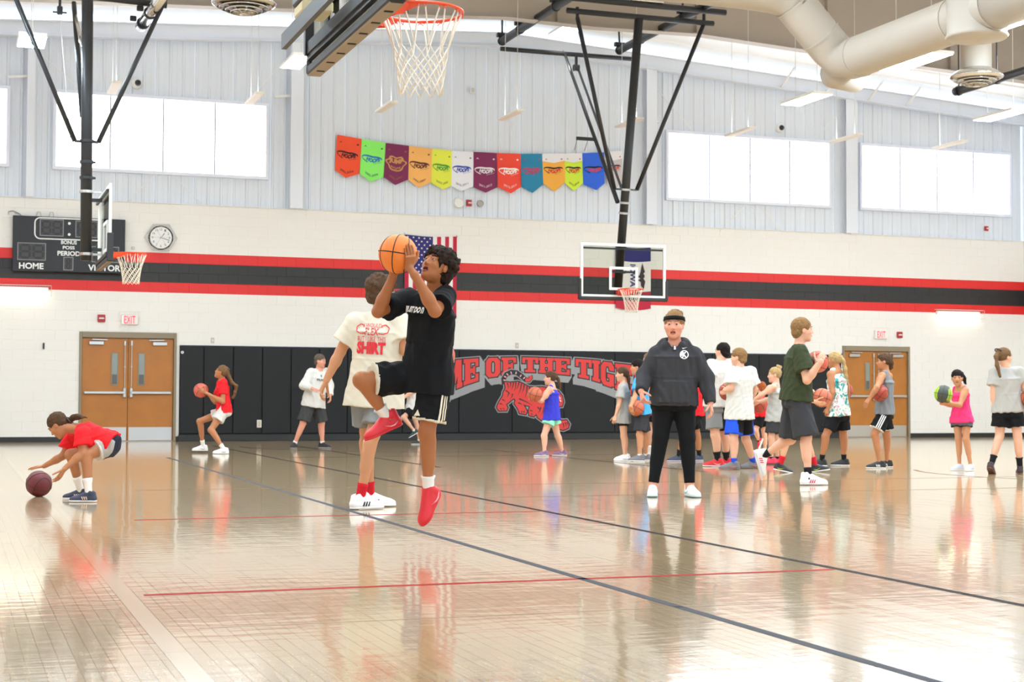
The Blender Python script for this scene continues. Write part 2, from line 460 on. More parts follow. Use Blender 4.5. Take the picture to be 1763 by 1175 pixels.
# cross bracing rods and short girt stubs
for a, b in (((72, 95), (150, 165)), ((500, 95), (420, 180)), ((270, 300), (215, 348)), ((295, 300), (345, 348)), ((1130, 152), (1195, 228)), ((1285, 352), (1240, 398)), ((1305, 352), (1345, 398)), ((1455, 185), (1400, 240))):
    MB().tube([wall(*a, 0.03), wall(*b, 0.03)], 0.008, 6).build('brace_rod', M_WHITE, wall_back)
for a, b in (((15, 133), (48, 131)), ((473, 167), (500, 165)), ((1093, 208), (1108, 207)), ((1128, 209), (1135, 210))):
    MB().bar(wall(*a, 0.02), wall(*b, 0.02), 0.05).build('girt_stub', M_WHITE, wall_back)

# side walls, plain block and siding, only grazed by the view
for nm, x, s in (('wall_left', X0, -1), ('wall_right', X1, 1)):
    w = thing(nm, kind='structure')
    MB().box((x, YN, 0), (x + s * 0.2, WALL_Y + 0.2, 4.877)).build('block_face', M_BLOCK, w)
    MB().box((x + s * 0.05, YN, 4.877), (x + s * 0.2, WALL_Y + 0.2, rake(x) + 1.8)).build('siding_face', M_SIDING, w)

# roof liner: ribbed panels running down each slope
ceiling = thing('ceiling', kind='structure')
RAFT_Y = 29.4
y = YN
while y < WALL_Y:
    y2 = min(y + 0.9, WALL_Y + 0.2 if y >= RAFT_Y else RAFT_Y)
    rise = 0.0 if y >= RAFT_Y else 1.3
    for a, b in ((X0, RIDGE), (RIDGE, X1)):
        mb = MB(); prof = [(y, 0.55), (y + 0.02, 0.51), (y + 0.06, 0.51), (y + 0.08, 0.55), ((y + y2) / 2, 0.55), (y2, 0.55)]
        v = [(xx, yy, rake(xx) + zz + rise) for yy, zz in prof for xx in (a, b)]
        mb.add(v, [[2 * i, 2 * i + 1, 2 * i + 3, 2 * i + 2] for i in range(len(prof) - 1)]).build('roof_panel', M_ROOF, ceiling)
    y = y2
# main tan rafters across the hall
def low_edge(y):
    pts = [at(px, py, 1, RAFT_Y) for px, py in ((160, 3), (340, 10.5), (498, 16), (700, 26), (870, 30), (1020, 47), (1200, 59), (1360, 83), (1763, 140))]
    xs = [p[0] for p in pts]; zs = [p[2] for p in pts]
    s = (zs[-1] - zs[-2]) / (xs[-1] - xs[-2]); s0 = (zs[1] - zs[0]) / (xs[1] - xs[0])
    return [X0] + xs + [X1], [zs[0] - s0 * (xs[0] - X0)] + zs + [zs[-1] + s * (X1 - xs[-1])]
ex, ez = low_edge(RAFT_Y)
def rafter(y):
    mb = MB()
    for i in range(len(ex) - 1):
        a, b = ex[i], ex[i + 1]; za, zb = ez[i], ez[i + 1]
        for p, q in (((a, b), (za, zb)),):
            ta, tb = rake(a) + 1.9, rake(b) + 1.9
            v = [(a, y, za), (b, y, zb), (b, y, tb), (a, y, ta), (a, y + 0.02, za), (b, y + 0.02, zb), (b, y + 0.02, tb), (a, y + 0.02, ta)]
            mb.add(v, [[0, 1, 2, 3], [4, 7, 6, 5]])
            mb.add([(a, y - 0.12, za), (b, y - 0.12, zb), (b, y + 0.14, zb), (a, y + 0.14, za), (a, y - 0.12, za - 0.02), (b, y - 0.12, zb - 0.02), (b, y + 0.14, zb - 0.02), (a, y + 0.14, za - 0.02)],
                   [[0, 3, 2, 1], [4, 5, 6, 7], [0, 1, 5, 4], [2, 3, 7, 6]])
    ro = mb.build('rafter', M_TAN_STEEL, ceiling)
    for xx in np.arange(X0 + 1.5, X1, 3.1):
        zz = float(np.interp(xx, ex, ez)); MB().box((xx - 0.008, y - 0.1, zz), (xx + 0.008, y, rake(xx) + 1.7)).build('web_stiffener', M_TAN_STEEL, ro)
    return ro
rafter(RAFT_Y)

# windows: translucent panels, already blown out by the daylight
M_WIN_FRAME = mat('white_window_frame', (232, 236, 248), 0.4)
WIN_Y = WALL_Y + 0.055
def window(n, x0, x1, z0=5.48, z1=7.11):
    w = thing('window_%d' % n, loc=(x0, WIN_Y, z0), kind='structure')
    fr = MB(); t = 0.07
    for a, b in (((x0, z0), (x1, z0 + t)), ((x0, z1 - t), (x1, z1)), ((x0, z0 + t), (x0 + t, z1 - t)), ((x1 - t, z0 + t), (x1, z1 - t))):
        fr.bbox((a[0], WIN_Y - 0.05, a[1]), (b[0], WIN_Y + 0.03, b[1]), 0.006)
    fr.build('window_frame', M_WIN_FRAME, w)
    k = 4; pw = (x1 - x0 - 2 * t) / k
    for i in range(k):
        a = x0 + t + i * pw
        MB().bbox((a + 0.006, WIN_Y - 0.012, z0 + t), (a + pw - 0.006, WIN_Y + 0.012, z1 - t), 0.004).build('pane', M_PANE, w)
        if i: MB().bbox((a - 0.014, WIN_Y - 0.035, z0 + t), (a + 0.014, WIN_Y + 0.02, z1 - t), 0.004).build('mullion', mat('mullion_grey', (150, 154, 168), .5), w)
window(1, -3.35 + 0.9, 1.0); window(2, 1.82, 6.2); window(3, 15.39, 19.74); window(4, 20.53, 24.9)

# baseboards and door casing
M_BASE = mat('black_rubber_base', (34, 34, 32), 0.5)
for n, a, b in (('left', X0, 2.395), ('middle', 4.326, 20.011), ('right', 21.885, X1)):
    o = MB().bbox((a, WALL_Y - 0.012, 0), (b, WALL_Y, 0.1), 0.004).build('baseboard_' + n, M_BASE); tag(o, kind='structure')

M_OAK = mat('honey_oak_veneer', (178, 112, 40), 0.42, var=0.12, vscale=2.5, bump=0.04)
M_JAMB = mat('olive_grey_door_frame', (142, 128, 104), 0.5)
M_WIRE_GLASS = mat('grey_door_glass', (132, 138, 128), 0.12, spec=0.8)
def double_door(n, x0, x1, h):
    d = thing('door_%d' % n, loc=(x0, WALL_Y, 0), kind='structure')
    j = 0.055; y = WALL_Y
    MB().bbox((x0, y - 0.03, 0), (x0 + j, y + 0.12, h), 0.006).bbox((x1 - j, y - 0.03, 0), (x1, y + 0.12, h), 0.006).bbox((x0 + j, y - 0.03, h - 0.12), (x1 - j, y + 0.12, h), 0.006).build('door_frame', M_JAMB, d)
    mid = (x0 + x1) / 2; lh = h - 0.12
    for s in (0, 1):
        a, b = (x0 + j + 0.004, mid - 0.004) if s == 0 else (mid + 0.004, x1 - j - 0.004)
        lf = MB().bbox((a, y + 0.03, 0.012), (b, y + 0.075, lh - 0.005), 0.003).build('door_leaf', M_OAK, d)
        yo = y + 0.03
        near_mid, far_mid = (b, a) if s == 0 else (a, b); sg = -1 if s == 0 else 1
        MB().bbox((a + 0.02, yo - 0.004, 0.02), (b - 0.02, yo, 0.29), 0.001).build('kick_plate', M_STEEL, lf)
        g0, g1 = near_mid + sg * 0.19, near_mid + sg * 0.335
        if n == 2: g0, g1 = near_mid + sg * 0.16, near_mid + sg * 0.29
        lo, hi = min(g0, g1), max(g0, g1)
        MB().bbox((lo, yo - 0.012, 1.14), (hi, yo, 1.80), 0.004).build('glass_trim', M_JAMB, lf)
        MB().bbox((lo + 0.02, yo - 0.016, 1.16), (hi - 0.02, yo - 0.008, 1.78), 0.002).build('door_glass', M_WIRE_GLASS, lf)
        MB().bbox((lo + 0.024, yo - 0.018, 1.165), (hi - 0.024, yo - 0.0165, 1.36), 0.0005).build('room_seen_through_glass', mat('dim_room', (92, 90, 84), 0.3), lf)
        p0, p1 = near_mid + sg * 0.05, far_mid - sg * 0.04
        MB().bbox((min(p0, p1), yo - 0.075, 0.965), (max(p0, p1), yo - 0.035, 1.02), 0.008).build('push_bar', M_STEEL, lf)
        MB().bbox((near_mid + sg * 0.03, yo - 0.06, 0.89), (near_mid + sg * 0.095, yo, 1.09), 0.012).build('latch_case', M_STEEL, lf)
        MB().tube([(near_mid + sg * 0.062, yo - 0.03, 1.08), (near_mid + sg * 0.062, yo - 0.03, lh - 0.05)], 0.011, 8).bbox((near_mid + sg * 0.04, yo - 0.05, lh - 0.16), (near_mid + sg * 0.085, yo, lh - 0.05), 0.008).bbox((near_mid + sg * 0.045, yo - 0.045, 1.5), (near_mid + sg * 0.08, yo, 1.53), 0.004).build('latch_rod', M_STEEL, lf)
        c0 = far_mid - sg * 0.13
        MB().bbox((min(c0, c0 - sg * 0.29), yo - 0.06, lh - 0.145), (max(c0, c0 - sg * 0.29), yo, lh - 0.07), 0.008).build('door_closer', M_STEEL, lf)
        MB().bar((c0 - sg * 0.06, yo - 0.05, lh - 0.035), (c0 - sg * 0.36, yo - 0.03, lh - 0.04), 0.02).build('closer_arm', M_STEEL, lf)
    MB().box((x0 + j, y + 0.078, 0), (x1 - j, y + 0.1, h - 0.12)).build('gap_shade_sheet', mat('door_gap_shade', (40, 28, 18), .8), d)  # added dark sheet behind the leaves, its colour stands for shade in the gap
    MB().bbox((x0 + j, y - 0.0, 0), (x1 - j, y + 0.08, 0.012), 0.003).build('threshold', M_STEEL, d)
double_door(1, *DOORS[0]); double_door(2, *DOORS[1])
# ------------------------------------------------------------------ hanging light fixtures
def roof_z(x, y=0.0): return rake(x) + (0.5 if y >= RAFT_Y else 1.8)
def fixture(px, py, y, w, L, lit, label, rows=2, cable=True, name='high_bay_light', loc=None, dim=False):
    c = np.array(loc) if loc is not None else at(px, py, 1, y)
    t = thing(name, label, 'ceiling light', c, 'high bay lights hung from the roof' if not lit or cable else 'high bay lights hung from the roof')
    MB().bbox(c + V(-w / 2, -L / 2, 0.0), c + V(w / 2, L / 2, 0.05), 0.012).build('housing', M_WHITE, t)
    k = w / rows
    for i in range(rows):
        a = -w / 2 + i * k
        MB().bbox(c + V(a + 0.015, -L / 2 + 0.03, -0.002), c + V(a + k - 0.015, L / 2 - 0.03, 0.004), 0.001).build('lens', (M_LAMP_DIM if dim else M_LAMP) if lit else M_LAMP_OFF, t)
    if not lit: MB().box(c + V(-w * .3, -L * .44, 0.049), c + V(w * .3, L * .44, 0.0515)).build('roof_fill_strip', M_ROOF_FILL, t)  # added glow on top of the unlit housings, brightens the roof
    if cable:
        for s in (-1, 1):
            p = c + V(0, s * L * 0.32, 0.05)
            MB().tube([p, V(p[0], p[1], roof_z(p[0], p[1]))], 0.006, 5).build('hanger_cable', M_CABLE, t)
    return t
ROW = ['left of the scoreboard pole', '', '']
for px, py, lb in ((197, 153, 'thin white strip light hung in front of the left window, beside the black pole'),
                   (438, 171, 'thin white strip light hung at the right end of the left window'),
                   (665, 186, 'thin white strip light hung above the green and maroon banners'),
                   (880, 200, 'thin white strip light hung above the red and blue-green banners'),
                   (1083, 213, 'thin white strip light hung just behind the tilted black hoop mast'),
                   (1274, 229, 'thin white strip light hung over the top of the middle right window'),
                   (1456, 240, 'thin white strip light hung at the gap between the two right windows'),
                   (1635, 251, 'thin white strip light hung over the far right window')):
    fixture(px, py, 29.6, 0.17, 1.15, False, lb, rows=1)
fixture(55, 72, 25.0, 0.42, 0.9, True, 'bright twin-lens light high at the far left behind the pole braces')
fixture(511, 107, 24.6, 0.34, 1.1, True, 'bright light high beside the end of the near backboard padding', 1)
fixture(1388, 172, 24.8, 0.40, 1.2, True, 'bright light hung between the two ceiling ducts and the middle right window')
fixture(1722, 200, 24.8, 0.40, 1.2, True, 'bright light hung above the far right window')
fixture(982, 50, 30.9, 0.5, 1.4, True, 'bright twin-tube light under the roof between the mast and its brace', dim=True)
fixture(1573, 108, 21.0, 0.46, 1.5, True, 'bright slatted light just below the long cream duct')
fixture(1762, 32, 17.0, 0.4, 1.2, True, 'bright light cut by the right edge above the duct')
n = 0
for y in (23.0, 19.3, 15.5, 11.0, 6.5):                     # unseen lights added over the courts, rows set to balance wall and floor
    for x in ((-0.5, 4.5, 9.5, 14.5, 19.5, 24.0) if y > 10 else (3.0, 12.0)):
        z = 7.3
        c = R @ (np.array([x, y, z]) - CAM)
        u, v = CX + F * c[0] / c[2], CY + F * c[1] / c[2]
        if c[2] > 0 and -80 < u < 1850 and v > -60: continue
        fixture(0, 0, y, 0.42, 1.25, True, 'unseen high bay light added over the courts above the frame', loc=(x, y, z)); n += 1

# ------------------------------------------------------------------ basketball goals
M_GLASS = glass_mat('backboard_glass', (240, 242, 239), 0.03)
M_PAD = mat('black_board_padding', (38, 38, 40), 0.55, bump=0.05)
M_PAD_FLOORLIT = mat('floorlit_board_padding', (150, 132, 112), 0.6)  # taupe underside: light from the floor painted into the pad colour
def net(M, cord, drop=0.44, n=12, rt=0.222):
    mb = MB(M); lv = [(0.0, rt), (-0.19, 0.152), (-0.24, 0.143), (-0.29, 0.135), (-0.34, 0.128), (-0.392, 0.123), (-drop, 0.121)]
    rg = random.Random(3)
    P = lambda k, i: V(lv[k][1] * math.cos(2 * math.pi * i / n), lv[k][1] * math.sin(2 * math.pi * i / n), lv[k][0])
    for i in range(n):
        for s in (-0.5, 0.5):
            pts = [P(0, i + s * 0.3), (P(0, i + s * 0.3) + P(1, i + s)) / 2 + V(0, 0, 0.01), P(1, i + s)]
            q = i + s; d = s
            for k in range(2, len(lv)):
                q += 0.5 if (k % 2 == 0) == (s > 0) else -0.5
                q = i + s + (0.5 * (k - 1) if s > 0 else -0.5 * (k - 1))
                pts.append(P(k, q))
            mb.tube(pts, cord, 5)
    return mb
def goal(name, label, M, mast_fn, floorlit_pad=False):
    """local frame: rim centre at 0, +y points from the board out to the rim"""
    loc = np.asarray(M)[:3, 3]
    t = thing(name, label, 'basketball hoop', loc, 'basketball hoops of the hall')
    yb = -0.3816
    z0, z1, hw = -0.15, 0.92, 0.915
    MB(M).box((-hw + 0.03, yb - 0.006, z0 + 0.03), (hw - 0.03, yb + 0.006, z1 - 0.03)).build('glass_board', M_GLASS, t)
    fr = MB(M); k = 0.055
    for a, b in (((-hw, z0), (hw, z0 + k)), ((-hw, z1 - k), (hw, z1)), ((-hw, z0 + k), (-hw + k, z1 - k)), ((hw - k, z0 + k), (hw, z1 - k))):
        fr.bbox((a[0], yb - 0.03, a[1]), (b[0], yb + 0.009, b[1]), 0.004)
    fr.build('board_frame', M_WHITE, t)
    sq = MB(M); a, b0, b1, k2 = 0.305, 0.0, 0.46, 0.05
    for p, q in (((-a, b0), (a, b0 + k2)), ((-a, b1 - k2), (a, b1)), ((-a, b0 + k2), (-a + k2, b1 - k2)), ((a - k2, b0 + k2), (a, b1 - k2))):
        sq.box((p[0], yb - 0.007, p[1]), (q[0], yb + 0.0075, q[1]))
    sq.build('shooting_square', M_LETTER, t)
    pad = MB(M)
    pad.bbox((-hw - 0.035, yb - 0.055, z0 - 0.055), (hw + 0.035, yb + 0.035, z0 + 0.012), 0.015)
    for s in (-1, 1): pad.bbox((s * hw - s * 0.012, yb - 0.055, z0 - 0.05), (s * (hw + 0.04), yb + 0.035, z0 + 0.36), 0.012)
    po = pad.build('edge_padding', M_PAD, t)
    if floorlit_pad: MB(M).bbox((-hw - 0.02, yb - 0.05, z0 - 0.0555), (hw + 0.02, yb + 0.03, z0 - 0.05), 0.002).build('padding_underside', M_PAD_FLOORLIT, po)
    sl = MB(M)
    for i in range(7):
        xx = -hw + 0.15 + i * (2 * hw - 0.3) / 6
        sl.box((xx - 0.012, yb - 0.03, z0 - 0.0585), (xx + 0.012, yb + 0.015, z0 - 0.054))
    sl.build('padding_slots', mat('slot_black', (20, 20, 20), 0.8), po)
    bk = MB(M)
    bk.bar((-hw + 0.02, yb - 0.05, z1 - 0.1), (hw - 0.02, yb - 0.05, z1 - 0.1), 0.035, 0.035)
    bk.bar((-hw + 0.02, yb - 0.05, z0 + 0.05), (hw - 0.02, yb - 0.05, z0 + 0.05), 0.03, 0.05)
    bk.build('back_frame', M_BLACK, t)
    rim = MB(M); n = 40; r = 0.2286
    rim.tube([(r * math.cos(2 * math.pi * i / n), r * math.sin(2 * math.pi * i / n), 0) for i in range(n)], 0.009, 8, closed=True)
    # sheet bracket: wide curved skirt that runs from the board round the back half of the ring
    rr = r + 0.002; A = [math.radians(d) for d in range(200, 341, 10)]
    pts = [(rr * math.cos(a), rr * math.sin(a)) for a in A]
    v = []
    for i, p in enumerate(pts):
        e = abs(i / (len(pts) - 1) - 0.5) * 2
        v += [(p[0], p[1], 0.004), (p[0], p[1], -0.02 - 0.05 * (1 - e ** 3))]
    m = len(pts)
    rim.add(v, [[2 * i, 2 * i + 1, 2 * i + 3, 2 * i + 2] for i in range(m - 1)])
    top = [(-0.13, yb + 0.008, 0.004), (0.13, yb + 0.008, 0.004)]
    v = [(p[0], p[1], 0.004) for p in pts] + top
    rim.add(v, [list(range(m)) + [m + 1, m]])
    rim.box((-0.13, yb + 0.006, -0.11), (0.13, yb + 0.02, 0.03))
    for s in (-1, 1):
        rim.prism([(s * 0.128, yb + 0.008, 0.004), (s * 0.128, yb + 0.008, -0.10), (s * rr * math.cos(math.radians(40)), -rr * math.sin(math.radians(40)), -0.06), (s * rr * math.cos(math.radians(30)), -rr * math.sin(math.radians(30)), 0.004)], (0, 0, 0), (-s * 0.004, 0, 0))
    ro = rim.build('rim', M_ORANGE, t, smooth=False)
    hk = MB(M)
    for i in range(12):
        a = 2 * math.pi * i / 12 + 0.26
        c, s_ = math.cos(a), math.sin(a); tx, ty = -s_, c
        hk.tube([(r * c + tx * q, r * s_ + ty * q, zz) for q, zz in ((-0.022, -0.006), (-0.018, -0.024), (-0.006, -0.012), (0.006, -0.012), (0.018, -0.024), (0.022, -0.006))], 0.003, 5)
    tag(hk.build('net_hooks', M_ORANGE, ro), kind='stuff')
    nt = net(np.asarray(M) @ np.array(Matrix.Translation((0, 0, -0.015)) @ Matrix.Rotation(0.26, 4, 'Z')), 0.0045)
    tag(nt.build('net', M_CORD, t, smooth=True), kind='stuff')
    mast_fn(t, M)
    return t
def frame_matrix(c, out):
    out = unit(out); side = np.cross(out, V(0, 0, 1))
    m = np.eye(4); m[:3, 0] = side; m[:3, 1] = out; m[:3, 2] = V(0, 0, 1); m[:3, 3] = c
    return m
def clamp_ring(mb, p, r, axis=V(0, 0, 1)):
    mb.tube([p - axis * 0.02, p + axis * 0.02], r, 12)

# --- goal that faces the camera, on a tilted mast
c = at(1087, 498, 2, 3.05); MC = frame_matrix(c, (0, -1, 0))
def mast_centre(t, M):
    yb = c[1] + 0.3816
    zt = 8.1
    pb = at(1063.5, 500, 1, yb + 0.42); pt_y = yb - 0.55
    pt = at(1100, 32, 1, pt_y)
    mo = MB().tube([pb, pt], 0.085, 20).build('mast', M_BLACK, t, smooth=True)
    ax = unit(pt - pb); on = lambda k: pb + (pt - pb) * k
    def by_y(py): return (500 - py) / (500 - 32)
    for py in (324, 347, 365): 
        rg = MB(); clamp_ring(rg, on(by_y(py)), 0.105, ax); rg.build('clamp_ring', M_STEEL, mo)
    arm = MB(); k = on(by_y(470)); arm.bar(V(c[0] - 0.3, yb + 0.05, k[2]), V(c[0] + 0.3, yb + 0.05, k[2]), 0.04); arm.bar(k, V(k[0], yb + 0.05, k[2]), 0.05); k = on(by_y(425)); arm.bar(k, V(k[0], yb + 0.05, k[2]), 0.05); arm.build('board_arm', M_BLACK, t)
    z = pt[2]
    lug = on(by_y(324))
    for s, (px, py) in ((-1, (994, 30)), (1, (1212, 40))):
        e = at(px, py, 1, pt_y)
        lg = lug + V(s * 0.24, 0, 0)
        MB().bar(lug + V(s * 0.07, 0, 0), lg, 0.05, 0.03).build('brace_lug', M_BLACK, t)
        MB().tube([lg, e], 0.042, 10).build('side_brace', M_BLACK, t, smooth=True)
        MB().tube([e + V(0, 0, -0.05), e + V(0, 0, 0.2)], 0.035, 8).build('brace_hanger', M_BLACK, t)
    # header pipes across, runner pipes along the hall
    MB().tube([at(976, 18, 1, pt_y), at(1228, 41, 1, pt_y)], 0.055, 14).build('header_pipe', M_BLACK, t, smooth=True)
    MB().tube([at(985, -4, 1, pt_y - 0.5), at(1249, 22, 1, pt_y - 0.5)], 0.06, 14).build('header_pipe', M_BLACK, t, smooth=True)
    yf = 31.6
    f0, f1 = at(862, 84, 1, yf), at(1092, 102, 1, yf)
    MB().tube([f0, f1], 0.05, 12).build('rear_header_pipe', M_BLACK, t, smooth=True)
    for (px, py) in ((864, 71), (1066, 87)):
        a = at(px, py, 1, yf); b = V(a[0], 21.0, a[2])
        MB().tube([a, b], 0.085, 16).build('runner_pipe', M_BLACK, t, smooth=True)
        for yy in (yf - 0.02, yf - 1.15, yf - 3.2):
            q = V(a[0], yy, a[2]); cl = MB(); clamp_ring(cl, q, 0.1, V(0, 1, 0)); cl.bbox(q + V(-0.12, -0.05, 0.08), q + V(0.12, 0.05, 0.17), 0.01); cl.tube([q + V(0, 0, 0.15), V(q[0] + 0.05, q[1] + 0.15, roof_z(q[0], q[1] + 0.15))], 0.022, 6); cl.build('runner_hanger', M_BLACK, t)
    # folding back brace with its cross arm, hoist pulley and strap
    tp = at(972, 92, 1, yf); lo = on(by_y(345)) + V(-0.1, 0.12, 0)
    MB().tube([tp, lo], [0.03, 0.045], 10).build('back_brace', M_BLACK, t, smooth=True)
    MB().tube([tp + V(-0.02, 0.03, 0.06), lo + (tp - lo) * 0.72], 0.02, 8).build('brace_sleeve', M_CHROME, t, smooth=True)
    bt = lo + (tp - lo) * 0.4
    MB().bar(bt, bt + V(-0.42, 0, 0.0), 0.03, 0.07).tube([bt + V(-0.4, 0, 0), bt + V(-0.46, 0, -0.25)], 0.006, 5).tube([bt + V(-0.16, 0, 0), bt + V(-0.24, 0, -0.25)], 0.006, 5).build('cross_arm', M_BLACK, t)
    pu = at(992, 117, 1, yf - 0.1)
    MB().lathe([(0.01, -0.06), (0.075, -0.06), (0.06, 0), (0.075, 0.06), (0.01, 0.06)], pu, 16, axis=0).bar(pu, pu + V(0, 0, 0.3), 0.05).build('hoist_pulley', M_BLACK, t)
    MB().bar(pu + V(0.06, 0, -0.05), on(by_y(347)) + V(0.1, 0.1, 0), 0.055, 0.008).build('lift_strap', mat('dark_strap', (72, 72, 78), 0.7), t)
    wn = at(1112, 3, 1, pt_y - 0.5)
    MB().bbox(wn + V(-0.34, -0.1, -0.02), wn + V(0.34, 0.1, 0.03), 0.01).lathe([(0.02, -0.2), (0.1, -0.2), (0.1, 0.2), (0.02, 0.2)], wn + V(0, 0, 0.14), 14, axis=0).build('hoist_winch', M_CHROME, t)
goal('ceiling_hung_goal', 'hoop and glass backboard facing the camera on a tilted black mast', MC, mast_centre)

# --- goal at the left, seen edge on
cl_ = at(226, 437, 2, 3.05); ML = frame_matrix(cl_, (1, 0, 0))
def mast_left(t, M):
    y0 = cl_[1]
    b, tp = at(148, 449, 1, y0), at(151, -60, 1, y0)
    mo = MB().tube([b, tp], 0.083, 20).build('mast', M_BLACK, t, smooth=True)
    def on(py): return b + (tp - b) * ((449 - py) / 509.0)
    for py in (244, 280, 307, 331, 438):
        rg = MB(); clamp_ring(rg, on(py), 0.1); rg.bar(on(py), on(py) + V(0.22 if py > 320 else 0.13, 0, 0), 0.03); rg.build('clamp_ring', M_STEEL if py in (331, 438) else M_BLACK, mo)
    xb = cl_[0] - 0.3816
    arm = MB()
    for py in (345, 430): arm.bar(on(py), V(xb - 0.05, y0, on(py)[2]), 0.05)
    arm.build('board_arm', M_BLACK, t)
    lug = on(245)
    for (px, py), s in (((22, -15), -1), ((291, -15), 1)):
        e = at(px, py, 1, y0); lg = lug + V(s * 0.17, 0, 0)
        MB().bar(lug + V(s * 0.07, 0, 0), lg, 0.05, 0.03).build('brace_lug', M_BLACK, t)
        MB().tube([lg, e], 0.036, 10).build('side_brace', M_BLACK, t, smooth=True)
    MB().tube([at(20, -22, 1, y0 + 0.1), at(287, 9, 1, y0 + 0.1)], 0.05, 12).build('header_pipe', M_BLACK, t, smooth=True)
    q = at(127, 4, 1, y0 + 0.7)
    MB().tube([q, on(200) + V(-0.05, 0.1, 0)], [0.035, 0.045], 10).build('rear_brace', M_BLACK, t, smooth=True)
    MB().tube([q + V(0.0, 0, -0.1), q + (on(120) - q) * 0.9], 0.03, 8).build('brace_sleeve', M_CHROME, t, smooth=True)
    w = at(103, 18, 1, y0 + 0.4)
    MB().bbox(w + V(-0.04, -0.04, -0.06), w + V(0.04, 0.04, 0.06), 0.01).tube([w, w + V(0, 0, 0.35)], 0.02, 8).bar(w + V(-0.1, 0, -0.03), w + V(0.1, 0, -0.03), 0.02).build('strap_guide', M_BLACK, t)
    MB().bar(w + V(0, 0, -0.05), on(280) + V(-0.2, 0.05, 0), 0.05, 0.006).build('lift_strap', mat('pale_strap', (196, 186, 196), 0.7), t)
    e = at(242, 46, 1, y0 + 0.9); a = at(280, -8, 1, y0 - 0.6)
    MB().tube([e, a], 0.085, 14).build('roller_tube', M_CHROME, t, smooth=True)
    for k in (0.12, 0.45):
        g = e + (a - e) * k; r_ = MB(); clamp_ring(r_, g, 0.1, unit(a - e)); r_.bbox(g + V(-0.2, -0.03, 0.02), g + V(-0.1, 0.03, 0.1), 0.01); r_.build('tube_clamp', M_BLACK, t)
goal('ceiling_hung_goal', 'hoop beside the scoreboard with its backboard seen edge on, under a vertical black mast', ML, mast_left, True)

# --- near goal at the top of the picture
cn = at(725, 21, 2, 3.05); MN = frame_matrix(cn, (1, 0, 0))
def mast_near(t, M):
    y0 = cn[1]; xb = cn[0] - 0.3816
    MB().tube([V(xb - 0.55, y0, 3.5), V(xb - 0.55, y0, 9.9)], 0.083, 18).build('mast', M_BLACK, t, smooth=True)
    MB().bar(V(xb - 0.55, y0, 3.6), V(xb - 0.05, y0, 3.6), 0.06).bar(V(xb - 0.55, y0, 3.7), V(xb - 0.05, y0, 3.7), 0.06).build('board_arm', M_BLACK, t)
    MB().bar(V(xb - 0.06, y0 - 0.9, 2.99), V(xb - 0.06, y0 + 0.9, 2.99), 0.03, 0.07).bar(V(xb - 0.06, y0 + 0.86, 2.95), V(xb - 0.06, y0 + 0.86, 3.9), 0.05).bar(V(xb - 0.2, y0 - 0.9, 3.03), V(xb - 0.2, y0 + 0.9, 3.03), 0.03, 0.09).build('board_backing', M_BLACK, t)
    a = at(540, 18, 1, y0 + 0.55)
    MB().bbox(a + V(-0.09, -0.12, -0.035), a + V(0.09, 0.12, 0.035), 0.012).build('foam_block', mat('yellowed_foam', (222, 208, 168), 0.7), t)
    MB().bbox(a + V(-0.1, -0.12, 0.035), a + V(0.06, 0.12, 0.12), 0.01).build('actuator_box', M_BLACK, t)
    h = at(572, 50, 1, y0 + 0.4)
    MB().tube([h + V(0, 0, 0.09), h + V(0, 0, 0.03)], 0.013, 8).build('eye_bolt', M_STEEL, t)
    MB().tube([h + 0.02 * V(math.cos(q), 0, 1.4 * math.sin(q)) for q in np.linspace(0, 2 * math.pi, 13)[:-1]], 0.004, 6, closed=True).build('eye_ring', M_BLACK, t)
goal('ceiling_hung_goal', 'large near hoop with white net at the top, cut by the upper edge', MN, mast_near, True)

# --- pipe end of another folded frame at the far right
p = at(1645, 158, 1, 24.0); q = V(p[0], 16.0, p[2])
t = thing('runner_pipe', 'black ceiling pipe ending below the right chrome air diffuser', 'pipe', p)
MB().tube([p, q], 0.075, 16).build('pipe', M_BLACK, t, smooth=True)
for yy in (p[1] - 0.1, p[1] - 1.2):
    k = MB(); clamp_ring(k, V(p[0], yy, p[2]), 0.09, V(0, 1, 0)); k.tube([V(p[0], yy, p[2]), V(p[0], yy, roof_z(p[0], yy))], 0.012, 6); k.build('pipe_hanger', M_BLACK, t)

# ------------------------------------------------------------------ round ducts and air diffusers
def ring_tube(mb, pts, r, n=24): mb.tube(pts, r, n)
DY = 20.3
e0 = at(1450, 108, 1, DY)                                 # the elbow at the bottom
rD = 0.30
t = thing('spiral_duct', 'cream round air duct that drops, bends and runs toward the camera at upper right', 'duct', e0)
runA = V(0, -1, 0.0)
up_l = unit(V(-1, 0, 1.0))
arc = [e0 + up_l * 0.55, e0 + up_l * 0.3, e0 + up_l * 0.08 + runA * 0.06, e0 + runA * 0.3, e0 + runA * 0.55]
MB().tube(arc, rD, 28, caps=False).build('elbow', M_CREAM, t, smooth=True)
tp = e0 + up_l * 1.15
MB().tube([e0 + up_l * 0.5, tp], rD, 28, caps=False).build('inclined_run', M_CREAM, t, smooth=True)
MB().tube([tp - up_l * 0.04, tp + up_l * 0.12, tp + up_l * 0.12 + V(-0.25, 0, 0.05), tp + V(-0.9, 0, 0.16), tp + V(-4.0, 0, 0.16)], rD, 28).build('upper_run', M_CREAM, t, smooth=True)
tee_y = at(1665, 20, 2, e0[2])[1]
s1 = V(e0[0], tee_y + 0.42, e0[2]); s2 = V(e0[0], tee_y - 0.42, e0[2])
MB().tube([e0 + runA * 0.5, s1], rD, 28, caps=False).build('straight_run', M_CREAM, t, smooth=True)
MB().tube([s2, V(e0[0] + 0.0, tee_y - 5.0, e0[2])], rD, 28).build('straight_run', M_CREAM, t, smooth=True)
tc_ = V(e0[0], tee_y, 0)
